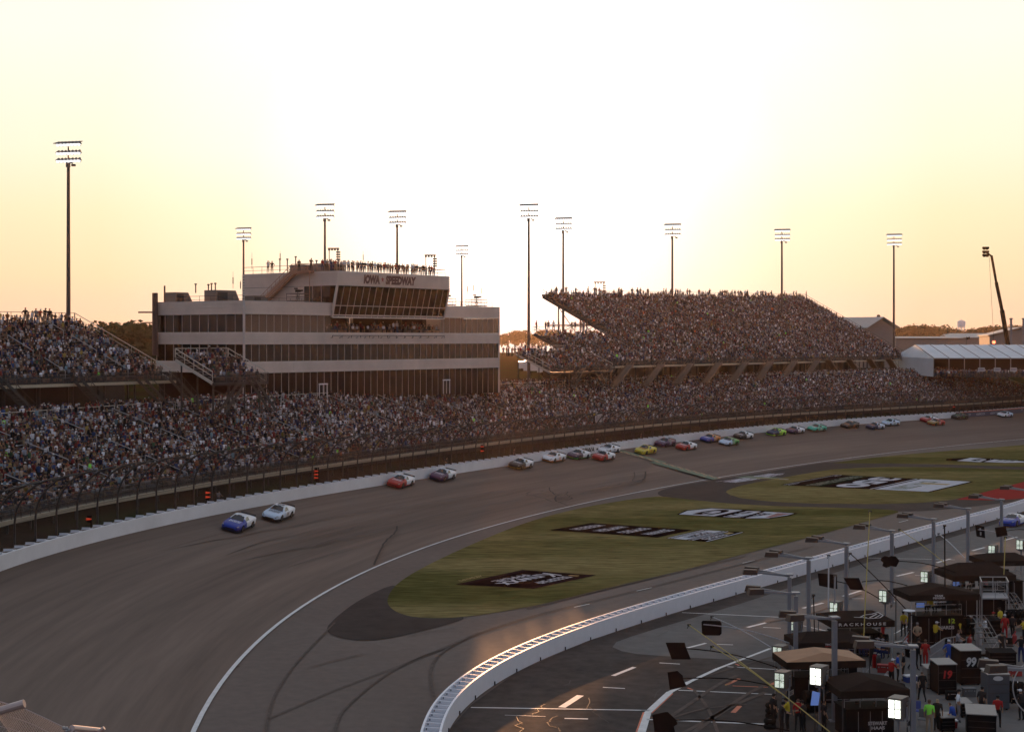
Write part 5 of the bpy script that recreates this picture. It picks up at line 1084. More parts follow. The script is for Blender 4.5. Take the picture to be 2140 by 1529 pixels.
mb = MB(); mb.slab([c - tv * 1.25 - Vector((0, 0, .68)), c + tv * 1.25 - Vector((0, 0, .68)), c + tv * 1.25 - Vector((0, 0, .68)) + nv * 1.6, c - tv * 1.25 - Vector((0, 0, .68)) + nv * 1.6], (0, 0, -.1)); mb.bar(c - tv - Vector((0, 0, .7)), c - tv * .8 + nv * 1.4 - Vector((0, 0, 4)), .12); mb.bar(c + tv - Vector((0, 0, .7)), c + tv * .8 + nv * 1.4 - Vector((0, 0, 4)), .12); rail(mb, [c - tv * 1.2 + nv * 1.5 - Vector((0, 0, .6)), c + tv * 1.2 + nv * 1.5 - Vector((0, 0, .6))], 1.1); mb.build('floor_frame', m_steel, r, True)
for k, (d_, sh, lb) in enumerate(((-.55, 'yellow', 'flagman in a pale yellow shirt on the left of the flag stand'), (.3, 'white', 'flagman in a white shirt and cap on the right of the flag stand'))):
    person('reach', c + tv * d_ + nv * .6 - Vector((0, 0, .68)), math.atan2(-nv.y, -nv.x), sh, lb, cap='white' if k else None)
m_redl = M('red_lamp', (.9, .08, .03), .4, var=0, emit=.25)
def caution(px, ys, label):
    q = s_at_px(px, 1.2); p = WAL.off(q, .95, 0); D = p.y; r = thing('caution_light', label, 'signal light', p); c = Q(px, sum(ys) / len(ys), D); mb = MB(); mb.bar(p, Vector((p.x, p.y, Q(px, ys[0] - 8, D).z)), .12); mb.box(c + Vector((0, .1, 0)), (.34, .2, .5 * len(ys) + .1)); mb.build('housing', m_black, r, True)
    for y in ys: mb = MB(); cc = Q(px, y, D) - Vector((0, .05, 0)); mb.slab([cc + Vector((-.18, 0, -.1)), cc + Vector((.3, -.1, -.02)), cc + Vector((.3, -.1, .05)), cc + Vector((-.18, 0, .12))], (0, -.12, 0)); mb.build('red_lamp', m_redl, r, True)
caution(434, (1029, 1038), 'pair of red lamps on a post above the wall, left of the lead cars'); caution(660, (984, 991, 998), 'three stacked red lamps on a post above the wall'); caution(1007, (933, 942), 'two red lamps on a post above the wall, left of centre'); caution(185, (1084,), 'single red flag like lamp on the wall at the far left'); caution(1993, (850,), 'single small red lamp on the wall near the navy section')
for k, (px, sh, lb) in enumerate(((459, 'grey', 'photographer in grey behind the wall near the pair of red lamps'), (1074, 'brown', 'person in brown behind the wall above the dark gold car'), (934, 'dark', 'dark clad person with a reflector behind the wall, left of centre'), (1341, 'brown', 'person in brown behind the wall near the yellow car'), (1246, 'black', 'photographer crouched behind the wall under the flag stand'), (1985, 'black', 'person in black behind the wall before the navy section'))):
    q = s_at_px(px, 1.9); person(['reach', 'stand', 'hips', 'stand', 'phone', 'stand'][k], WAL.off(q, 1.9, .3), math.atan2(-nv.y, -nv.x), sh, lb, cap=None)
# ------------------------------------------------------------------ race cars
def paint_mat():
    m = bpy.data.materials.new('car_paint'); m.use_nodes = True; t = m.node_tree; n = t.nodes.new; l = t.links.new; b = t.nodes['Principled BSDF']
    A = n('ShaderNodeAttribute'); A.attribute_type = 'OBJECT'; A.attribute_name = 'paint_a'; Bn = n('ShaderNodeAttribute'); Bn.attribute_type = 'OBJECT'; Bn.attribute_name = 'paint_b'
    Cn = n('ShaderNodeAttribute'); Cn.attribute_type = 'OBJECT'; Cn.attribute_name = 'paint_c'
    tc = n('ShaderNodeTexCoord'); sx = n('ShaderNodeSeparateXYZ'); l(tc.outputs['Object'], sx.inputs[0]); no = n('ShaderNodeTexNoise'); no.inputs['Scale'].default_value = 1.3; l(tc.outputs['Object'], no.inputs[0])
    s1 = n('ShaderNodeMath'); s1.operation = 'MULTIPLY_ADD'; l(no.outputs[0], s1.inputs[0]); s1.inputs[1].default_value = 1.6; l(sx.outputs[0], s1.inputs[2])
    g = n('ShaderNodeMath'); g.operation = 'GREATER_THAN'; l(s1.outputs[0], g.inputs[0]); g.inputs[1].default_value = 1.35
    mx = n('ShaderNodeMix'); mx.data_type = 'RGBA'; l(g.outputs[0], mx.inputs[0]); l(Bn.outputs[0], mx.inputs[6]); l(A.outputs[0], mx.inputs[7])
    g2 = n('ShaderNodeMath'); g2.operation = 'MULTIPLY_ADD'; l(no.outputs[0], g2.inputs[0]); g2.inputs[1].default_value = .25; l(sx.outputs[2], g2.inputs[2]); g3 = n('ShaderNodeMath'); g3.operation = 'LESS_THAN'; l(g2.outputs[0], g3.inputs[0]); g3.inputs[1].default_value = .44
    mx2 = n('ShaderNodeMix'); mx2.data_type = 'RGBA'; l(g3.outputs[0], mx2.inputs[0]); l(mx.outputs[2], mx2.inputs[6]); l(Cn.outputs[0], mx2.inputs[7]); l(mx2.outputs[2], b.inputs['Base Color'])
    b.inputs['Roughness'].default_value = .42; b.inputs['Specular IOR Level'].default_value = .3; b.inputs['Coat Weight'].default_value = .12; b.inputs['Coat Roughness'].default_value = .15; return m
m_paint = paint_mat(); m_cglass = M('car_glass', (.02, .017, .02), .08, var=0, spec=.7); m_tyre = M('tyre', (.016, .014, .013), .95, spec=.05, var=.1); m_rim = M('wheel_rim', (.09, .085, .08), .4, metal=.6, var=0)
m_num = attr_mat('number_paint', 'number', 'OBJECT', .5); m_grille = M('car_grille', (.012, .011, .011), .7, var=0); m_hl = M('headlight_decal', (.28, .28, .27), .3, var=0)
ST = [(2.47, .50, .52, .49, .20), (2.42, .74, .58, .55, .12), (2.25, .89, .66, .62, .09), (1.95, .965, .73, .69, .08), (1.5, .985, .79, .76, .08), (1.1, .98, .84, .79, .09), (.8, .965, .88, .83, .1), (0, .955, .91, .86, .1), (-.9, .965, .94, .89, .1), (-1.4, .985, .97, .92, .1), (-1.9, .98, .985, .93, .12), (-2.25, .95, .98, .92, .18), (-2.4, .88, .93, .87, .28), (-2.44, .8, .86, .82, .35)]
def ring(x, w, zt, zs, zb):
    h = [(w * .93, zb), (w, zb + .22 if zb + .22 < zs - .12 else zs - .14), (w, zs - .1), (w * .93, zs), (w * .72, zt - .012), (w * .35, zt)]
    return [Vector((x, y, z)) for y, z in h] + [Vector((x, -y, z)) for y, z in h[::-1]]
def build_car():
    r = thing('race_car', 'x', 'race car', group='race cars running in a long line')
    mb = MB(); mb.loft([ring(*s_) for s_ in ST])
    gh = [[(.92, .80, .86), (.92, -.80, .86)], [(.1, .57, 1.255), (.1, -.57, 1.255)], [(-.35, .585, 1.28), (-.35, -.585, 1.28)], [(-.8, .57, 1.25), (-.8, -.57, 1.25)], [(-1.75, .70, .95), (-1.75, -.70, .95)]]
    top = [g_[0] for g_ in gh]; base = [(.92, .80, .86), (.25, .86, .86), (-.35, .87, .88), (-.95, .86, .9), (-1.75, .70, .95)]
    for s_ in (1, -1):
        for k in range(4):
            q = [base[k], base[k + 1], top[k + 1], top[k]]; q = [(a, b * s_, c) for a, b, c in q]; mb.poly(q if s_ > 0 else q[::-1])
    for k in range(4): a, b, c, d = gh[k][0], gh[k][1], gh[k + 1][1], gh[k + 1][0]; mb.poly([a, b, c, d])
    body = mb.build('body', m_paint, r)
    me = body.data; me.polygons.foreach_set('use_smooth', [True] * len(me.polygons)); me.set_sharp_from_angle(angle=R(38))
    mb = MB(); o_ = .012; mb.poly([(.86 + o_, .70, .89 + o_), (.86 + o_, -.70, .89 + o_), (.16 + o_, -.5, 1.235 + o_), (.16 + o_, .5, 1.235 + o_)]); mb.build('windshield', m_cglass, r)
    mb = MB(); mb.poly([(-.86, .48, 1.24 + o_), (-.86, -.48, 1.24 + o_), (-1.62, -.58, 1.0 + o_), (-1.62, .58, 1.0 + o_)]); mb.build('rear_window', m_cglass, r)
    for s_ in (1, -1):
        mb = MB(); q = [(.5, .838 * s_, .905), (-.42, .872 * s_, .92), (-.42, .632 * s_, 1.235), (.06, .632 * s_, 1.215)]; q = [(a, b + .012 * s_, c) for a, b, c in q]; mb.poly(q if s_ > 0 else q[::-1])
        q = [(-.55, .872 * s_, .93), (-1.25, .80 * s_, .96), (-.8, .625 * s_, 1.2), (-.55, .632 * s_, 1.225)]; q = [(a, b + .012 * s_, c) for a, b, c in q]; mb.build('side_window', m_cglass, r)
    mb = MB(); mb.slab([(2.44, .6, .2), (2.44, -.6, .2), (2.475, -.45, .36), (2.475, .45, .36)], (.02, 0, 0)); mb.slab([(2.40, .74, .43), (2.40, -.74, .43), (2.36, -.72, .52), (2.36, .72, .52)], (.06, 0, 0)); mb.build('grille', m_grille, r)
    mb = MB(); mb.slab([(2.56, .6, .06), (2.56, -.6, .06), (2.2, -.98, .06), (1.9, -.99, .06), (1.9, .99, .06), (2.2, .98, .06)], (0, 0, .04)); mb.slab([(1.9, 1.0, .07), (-2.2, 1.0, .07), (-2.2, .93, .07), (1.9, .93, .07)], (0, 0, .1)); mb.slab([(1.9, -1.0, .07), (-2.2, -1.0, .07), (-2.2, -.93, .07), (1.9, -.93, .07)], (0, 0, .1)); mb.build('splitter', m_grille, r)
    mb = MB(); mb.slab([(-2.36, .78, .95), (-2.36, -.78, .95), (-2.44, -.78, 1.09), (-2.44, .78, 1.09)], (-.02, 0, 0)); mb.build('spoiler', m_grille, r)
    for s_ in (1, -1):
        mb = MB(); mb.poly([(2.2, .8 * s_, .665), (2.395, .66 * s_, .60), (2.42, .74 * s_, .54), (2.24, .895 * s_, .57)]); mb.build('headlight', m_hl, r)
        mb = MB(); y = .99 * s_
        marks_quad(mb, 2, (.15, y, .78), (-.5, y, .78), (-.5, y, .38), (.15, y, .38), 0, 7); o = mb.build('door_number', m_num, r)
        for x in (1.42, -1.37):
            mb = MB(); mb.tube((x, .72 * s_, .35), (x, 1.0 * s_, .35), .36, n=20); w_ = mb.build('wheel', m_tyre, r)
            mb = MB(); mb.tube((x, .99 * s_, .35), (x, 1.008 * s_, .35), .235, n=14); mb.build('rim', m_rim, w_)
    mb = MB(); marks_quad(mb, 2, (-.12, .4, 1.292), (-.12, -.4, 1.292), (-.62, -.4, 1.292), (-.62, .4, 1.292), 0, 9); mb.build('roof_number', m_num, r)
    mb = MB(); marks_quad(mb, 6, (1.0, .6, .868), (1.0, -.6, .868), (1.55, -.6, .812), (1.55, .6, .812), 0, 12); mb.build('hood_marking', m_num, r)
    mb = MB(); mb.slab([(.3, .2, 1.18), (.3, -.2, 1.18), (.05, -.2, 1.27), (.05, .2, 1.27)], (0, 0, .012)); mb.build('sun_strip', m_grille, r)
    return r
WH, BK, NV, RD, BL_, YL, GR_, TL, OR, PU, LB, GD, NG = (.8, .82, .86), (.015, .014, .015), (.02, .025, .08), (.42, .025, .02), (.02, .045, .32), (.62, .5, .05), (.06, .3, .06), (.03, .42, .3), (.62, .2, .03), (.09, .035, .09), (.55, .66, .8), (.28, .17, .04), (.42, .8, .06)
CARS = [(497,1104,BL_,WH,NV,WH,'blue race car with white roof leading the field, nearest the camera'), (580,1079,LB,WH,BK,BK,'pale blue and black race car second in line beside the barrier'), (836,1013,RD,WH,RD,WH,'red race car with white rear pillars, third in line'), (924,1001,PU,WH,NV,WH,'purple fronted white race car following the third placed red one'),
        (1087,976,BK,WH,GD,WH,'black race car with gold lower body running alone below the barrier'), (1156,962,WH,WH,OR,OR,'white race car with orange nose, behind the black and gold one'), (1208,955,NV,WH,GR_,WH,'navy race car with bright green lower trim beside the barrier lettering'), (1271,946,WH,WH,NV,NV,'white and navy race car half hidden behind a red one at the barrier lettering'), (1260,960,RD,WH,RD,WH,'red race car side by side with the white and navy one before the finish line'),
        (1348,947,YL,YL,YL,RD,'yellow race car just crossing the finish line'), (1389,931,PU,PU,PU,LB,'dark purple race car by the barrier behind the yellow one'), (1433,938,RD,WH,RD,WH,'red and white race car right behind the dark purple one'), (1483,922,BL_,OR,BK,WH,'blue nosed race car with orange pillars by the barrier'), (1522,929,LB,GR_,BK,WH,'pale blue and green race car in the lower lane of a trio'), (1552,916,BK,WH,BK,WH,'black race car with white outlines, last of the trio'),
        (1621,908,NV,NG,NG,NV,'neon green race car with dark hood'), (1660,903,PU,WH,BK,OR,'dark race car with orange and white door right behind the neon green one'), (1706,901,TL,TL,BK,WH,'teal race car running alone in mid field'), (1775,892,BK,BK,BK,OR,'black race car with bronze and white side near the scuffed barrier'), (1828,896,NV,LB,NV,OR,'navy race car with pale blue rear in the lower lane'), (1860,887,LB,LB,BK,GR_,'silver blue race car with green door number next to the barrier'),
        (1940,879,RD,WH,RD,WH,'red and white race car half hidden behind a khaki one'), (1955,887,GD,RD,RD,WH,'khaki fronted race car with red door'), (2005,875,BK,BK,BK,GR_,'black race car in front of the start of the navy barrier section'), (2099,871,WH,LB,BK,RD,'white race car last in line in front of the navy lettering')]
def paint_car(c, A, Bc, C, Nn):
    for ch in c.children:
        if ch.name.startswith('body'): ch['paint_a'] = list(A); ch['paint_b'] = list(Bc); ch['paint_c'] = list(C)
        if 'number' in ch.name or 'marking' in ch.name: ch['number'] = list(Nn)
def orient(c, p, f, nz):
    f = (f - nz * f.dot(nz)).normalized(); y = nz.cross(f); m = Matrix((f, y, nz)).transposed(); c.location = p; c.rotation_euler = m.to_euler()
car0 = build_car(); clones = [car0] + [copy_tree(car0) for _ in range(len(CARS))]
for (px, py, A, Bc, C, Nn, lb), c in zip(CARS, clones):
    v = on_track(px, py, .03); d = np.linalg.norm(wall_pts[:, :2] - np.array([v.x, v.y]), axis=1); q = WAL.s[int(np.argmin(d))]; t_ = WAL.tan(q); n_ = WAL.nor(q); f = Matrix.Rotation(R(float(np.interp(px, [480, 600, 930, 1090, 1200], [9, 8, 5, 2, 0]))), 3, 'Z') @ Vector((-t_[0], -t_[1], 0)); sl = WAL.at(q)[2] / 18.5
    orient(c, v, f, Vector((-n_[0] * sl, -n_[1] * sl, 1)).normalized()); c['label'] = lb; paint_car(c, A, Bc, C, Nn)
c = clones[-1]; v = P(2117, 1096, .1); q = PWL.s[int(np.argmin(np.linalg.norm(PWL.p[:, :2] - np.array([v.x, v.y]), axis=1)))]; t_ = PWL.tan(q); orient(c, v, Vector((-t_[0], -t_[1], 0)), Vector((0, 0, 1))); paint_car(c, BL_, WH, BL_, WH)
c['label'] = 'blue and white race car driving along pit road beside the pit wall'; del c['group']
# ------------------------------------------------------------------ pit lane
m_gp = M('galvanised_gantry', (.21, .22, .25), .45, metal=.3, var=.08); m_gb = M('brown_lamp_box', (.045, .025, .019), .55, var=.15)
GP = [(1908,1349), (1744,1289), (1663,1238), (1650,1200), (1690,1165), (1769,1135), (1864,1108), (1951,1084), (2023,1062), (2093,1043), (2155, 1024)]
gpts = [P(x, y, 6.0) for x, y in GP]; g12 = P(2186, 1398, 6.0)
names_g = ['nearest gantry post by the lit lamp in the foreground', 'gantry post right of the brightest floodlight box', 'gantry post behind the pair of stacked floodlight boxes', 'gantry post just behind the one with the leftmost arms', 'gantry post with its lamps over the pit wall, left of the black sign boards', 'gantry post beside the curled letter canopy', 'gantry post with the round eared sign board in front', 'gantry post right of the two storey canopy', 'gantry post above the dark peaked canopy', 'gantry post beside the blue car on pit road', 'gantry post cut by the right edge, only its lamps showing']
def gantry(p, dirv, label, px_arm=2.25):
    r = thing('lamp_gantry', label, 'lamp post', (p.x, p.y, 0), group='twin armed lamp gantries along the pits'); h = 6.0
    mb = MB(); mb.box((0, 0, h / 2 - .1), (.26, .26, h - .2), rz=math.atan2(dirv.y, dirv.x)); mb.box((0, 0, .04), (.6, .6, .08)); mb.build('post', m_gp, r)
    a0 = math.atan2(dirv.y, dirv.x)
    mb = MB(); mb.box((0, 0, h), (.5, .55, .1), rz=a0); mb.build('cap_plate', m_gp, r)
    for s_ in (-1, 1):
        a = a0 + s_ * R(13); d = Vector((math.cos(a), math.sin(a), 0)); mb = MB(); mb.bar(Vector((0, s_ * .1, h - .1)), d * px_arm + Vector((0, 0, h + .14)), .1, .14); mb.build('arm', m_gp, r)
        mb = MB(); c = d * (px_arm + .45) + Vector((0, 0, h + .16)); x, y = .5, .24
        M3 = Matrix.Rotation(a, 3, 'Z'); vs = [Vector(v_) for v_ in ((-x, -y, -.17), (x, -y, -.17), (x, y, -.17), (-x, y, -.17), (-x, -y * .9, .17), (x * .8, -y * .9, .2), (x * .8, y * .9, .2), (-x, y * .9, .17))]
        mb.add([M3 @ v_ + c for v_ in vs], [(0, 3, 2, 1), (4, 5, 6, 7), (0, 1, 5, 4), (1, 2, 6, 5), (2, 3, 7, 6), (3, 0, 4, 7)]); mb.build('lamp_box', m_gb, r)
    return r
for k, p in enumerate(gpts):
    a = gpts[max(0, k - 1)]; b = gpts[min(len(gpts) - 1, k + 1)]; t_ = (b - a).normalized(); n_ = Vector((-t_.y, t_.x, 0))
    if k == 0: n_ = Vector((-.98, .08, 0)).normalized()
    gantry(p, n_, names_g[k])
gantry(g12, Vector((-1, .0, 0)), 'gantry whose lamp box reaches in from the right edge above the grey cabinets')
# floodlight boxes
m_fl = M('lamp_white', (.75, .85, .72), .3, var=.75, scale=5, emit=.5); m_flb = M('lamp_white_bright', (.95, 1, .88), .3, var=.6, scale=4, emit=2.2); m_case = M('floodlight_case', (.10, .088, .082), .5, var=.1); m_txt = M('pale_text', (.30, .30, .30), .6, var=0); m_dkp = M('dark_label', (.03, .028, .028), .6, var=0); m_lite = M('light_plate', (.26, .25, .25), .6, var=.1)
def floodlight(px, py, D, label, bright=False, s_=1.0, glass_only=False):
    c = Q(px, py, D); r = thing('floodlight', label, 'floodlight', (c.x, c.y, 0), group='square floodlight boxes along the pits'); z = c.z; k = s_
    mb = MB(); w, h, d = .56 * k, .95 * k, .66 * k; hh = h / 2
    # the lamp looks towards pit road (left); its long side faces the camera
    vs = [(-w, -d / 2, z - hh), (w * .8, -d / 2, z - hh), (w * .8, d / 2, z - hh), (-w, d / 2, z - hh), (-w, -d / 2, z + hh), (w * .8, -d / 2 , z + hh * .9), (w * .8, d / 2, z + hh * .9), (-w, d / 2, z + hh)]
    rz = Matrix.Rotation(R(58), 3, 'Z'); 
    def X(v): q = rz @ Vector((v[0], v[1], 0)); return Vector((q.x, q.y, v[2]))
    mb.add([X(v) for v in vs], [(0, 3, 2, 1), (4, 5, 6, 7), (0, 1, 5, 4), (1, 2, 6, 5), (2, 3, 7, 6), (3, 0, 4, 7)]); mb.build('housing', m_case, r)
    mb = MB(); mb.slab([X((-w - .01, -d * .43, z - hh * .86)), X((-w - .01, d * .43, z - hh * .86)), X((-w - .01, d * .43, z + hh * .86)), X((-w - .01, -d * .43, z + hh * .86))], X((-.03, 0, 0))); g = mb.build('lamp_glass', m_flb if bright else m_fl, r)
    mb = MB(); 
    for y_ in (-.44, 0, .44): mb.bar(X((-w - .05, d * y_, z - hh * .9)), X((-w - .05, d * y_, z + hh * .9)), .035)
    for z_ in (-.88, 0, .88): mb.bar(X((-w - .05, -d * .45, z + hh * z_)), X((-w - .05, d * .45, z + hh * z_)), .035)
    mb.build('lamp_frame', m_steel, r)
    mb = MB(); mb.tube((0, 0, 0), (0, 0, z - hh), .07); mb.box(X((0, 0, z - hh - .12)), (.5, .5, .1)); mb.bar(X((0, -d / 2 - .05, z - hh - .1)), X((0, -d / 2 - .05, z)), .08); mb.build('stand', m_gp, r)
    mb = MB(); y = -d / 2 - .015; a, b = -w * .05, w * .75
    q0 = [X((a, y, z + hh * .55)), X((b, y, z + hh * .5)), X((b, y, z + hh * .05)), X((a, y, z + hh * .05))]; mb.poly(q0[::-1], 0); q1 = [p + Vector((.0, -.012, 0)) for p in q0]; text_quad(mb, 'MUSCO', q1[0].lerp(q1[2], .12), q1[1].lerp(q1[3], .12), q1[2].lerp(q1[0], .2), q1[3].lerp(q1[1], .2), 1, .03); mb.build('name_plate', [m_dkp, m_txt, m_lite], r); mb = MB()
    zz = z - hh - .32; q0 = [X((-.2, y - .1, zz + .15)), X((.45, y - .1, zz + .15)), X((.45, y - .1, zz - .13)), X((-.2, y - .1, zz - .13))]; mb.poly(q0[::-1], 2); q1 = [p + Vector((0, -.012, 0)) for p in q0]; text_quad(mb, 'MUSCO', q1[0].lerp(q1[2], .15), q1[1].lerp(q1[3], .15), q1[2].lerp(q1[0], .15), q1[3].lerp(q1[1], .15), 0, .04); mb.build('name_plate', [m_dkp, m_txt, m_lite], r)
for a in [(1632,1362,95,'floodlight box at the left end, upper of two seen close together'), (1637,1417,87.8,'floodlight box at the left end, lower of two seen close together'), (1713,1408,86,'brightest glowing floodlight box, beside the second gantry post', True, 1.12), (1878,1475,80,'large glowing floodlight box lowest in the picture', True, 1.15), (1664,1301,105,'floodlight box half hidden behind the two gantry posts at the left'), (1850,1243,116,'floodlight box between the curled letter canopy and the two storey canopy'), (1936,1203,125,'floodlight box above the two storey canopy'), (1748,1268,111,'small floodlight box at the left end of the curled letter canopy'), (2134,1136,143,'floodlight box at the right edge beside the dark canopies'), (2076,1148,137,'floodlight box directly behind the farthest dark canopy')]: floodlight(*a)
# sign boards held out over pit road on long poles
m_board = M('black_sign_board', (.012, .009, .009), .9, spec=.1, var=.2); m_pgrey = M('pale_pole', (.32, .33, .36), .4, metal=.3, var=.05); m_pyel = M('yellow_pole', (.32, .25, .04), .5, var=.05); m_wt = M('board_white', (.4, .4, .4), .6, var=0)
def board(shape, pole, D, Dp, label, mat=None, marks=False, r_=.035):
    pts = [Q(x, y, D) for x, y in shape]; c = sum(pts, Vector()) / len(pts); r = thing('pit_sign_board', label, 'sign board', c); mb = MB(); mb.slab(pts, (0, .05, 0)); mb.build('board', m_board, r, True)
    mb = MB(); n = 7; a, b = Q(*pole[0], D - .05), Q(*pole[1], Dp); mb.path([a.lerp(b, k / n) + Vector((0, 0, .22 * math.sin(math.pi * k / n))) for k in range(n + 1)], r_, 6); mb.build('pole', mat or m_black, r, True)
    if marks:
        mb = MB(); 
        for (x0, y0, x1, y1) in marks: mb.slab([Q(x0, y1, D - .03), Q(x1, y1, D - .03), Q(x1, y0, D - .03), Q(x0, y0, D - .03)], (0, .02, 0))
        mb.build('board_mark', m_wt, r, True)
board([(1466,1299),(1469,1296),(1505,1297),(1508,1302),(1508,1323),(1504,1327),(1471,1327),(1467,1322)], ((1470,1304),(1650,1343)), 99, 98, 'rounded black board farthest up, on a pale grey pole', m_pgrey)
board([(1391,1342),(1431,1342),(1433,1350),(1444,1377),(1404,1377)], ((1434,1354),(1625,1394)), 94, 93, 'slanted rectangular black board second from the top at the left')
board([(1395,1404),(1416,1401),(1427,1411),(1427,1417),(1435,1433),(1400,1441)], ((1427,1417),(1622,1434)), 88.5, 88, 'black board with a notched lower right corner')
board([(1363,1493),(1390,1487),(1396,1487),(1413,1503),(1416,1512),(1408,1517),(1411,1529),(1368,1531),(1366,1512)], ((1412,1504),(1650,1526)), 83, 82, 'ragged black board at the bottom edge')
board([(1709,1197),(1749,1200),(1750,1230),(1741,1229),(1712,1223)], ((1748,1214),(1840,1252)), 118, 115, 'black board left of the parallelogram one above the curled letter canopy')
board([(1763,1207),(1795,1207),(1806,1233),(1777,1231)], ((1801,1215),(1896,1223)), 115, 112, 'parallelogram black board above the curled letter canopy')
board([(1842,1165),(1849,1161),(1858,1163),(1862,1161),(1872,1162),(1880,1171),(1873,1184),(1862,1182),(1852,1186),(1844,1182),(1846,1175),(1841,1171)], ((1880,1172),(1998,1196)), 122, 119, 'round eared black board in front of the middle gantry post')
board([(2038,1096),(2057,1100),(2059,1124),(2041,1120)], ((2044,1106),(2150,1134)), 140, 136, 'black board with two pale marks left of the blue car', m_pgrey, [(2047,1103,2050,1108),(2048,1111,2051,1118)])
board([(2079,1102),(2102,1099),(2106,1118),(2083,1122)], ((2103,1109),(2170,1113)), 137, 134, 'black board overlapping the post in front of the blue car')
def longpole(a, b, Da, Db, label, mat, r_=.03, hook=True):
    r = thing('long_pole', label, 'pole', Q(*b, Db)); mb = MB(); A, Bv = Q(*a, Da), Q(*b, Db); n = 6; mb.path([A.lerp(Bv, k / n) + Vector((0, 0, .12 * math.sin(math.pi * k / n))) for k in range(n + 1)], r_, 6); mb.build('shaft', mat, r, True)
    if hook: mb = MB(); mb.box(A, (.22, .08, .14)); mb.bar(A, A + Vector((-.12, 0, -.22)), .04); mb.build('hook', m_steel, r, True)
for a in [((1440,1305),(1735,1529),92,78,'long yellow pole slanting down to the bottom edge, upper of two',m_pyel,.028), ((1488,1350),(1628,1446),90,84,'long yellow pole slanting down, lower of two',m_pyel,.026), ((1488,1288),(1612,1352),100,95,'long pale pole slanting behind the rounded board',m_pgrey,.026), ((1777,1156),(1905,1285),120,108,'black pole slanting down beside the parallelogram board',m_black,.04), ((1880,1106),(1984,1184),133,125,'thin yellow pole slanting across the pit wall',m_pyel,.03), ((1962,1115),(2016,1166),132,127,'short pale pole slanting towards the dark peaked canopy',m_pgrey,.04), ((1818,1068),(1805,1330),112,104,'tall upright yellow whip pole left of the two storey canopy',m_pyel,.035), ((2101,1122),(2098,1200),120,118,'upright yellow pole by the right hand canopies',m_pyel,.035), ((1974,1098),(1975,1240),112,110,'upright black antenna pole behind the two storey canopy',m_black,.05), ((1732,1160),(1731,1270),108,106,'upright pale antenna pole above the curled letter canopy',m_pgrey,.05), ((1745,1203),(1744,1262),104,104,'second upright pale pole above the curled letter canopy',m_pgrey,.06), ((1700,1243),(1702,1320),99,98,'upright thin black aerial left of the name canopy',m_black,.035)]: longpole(*a)
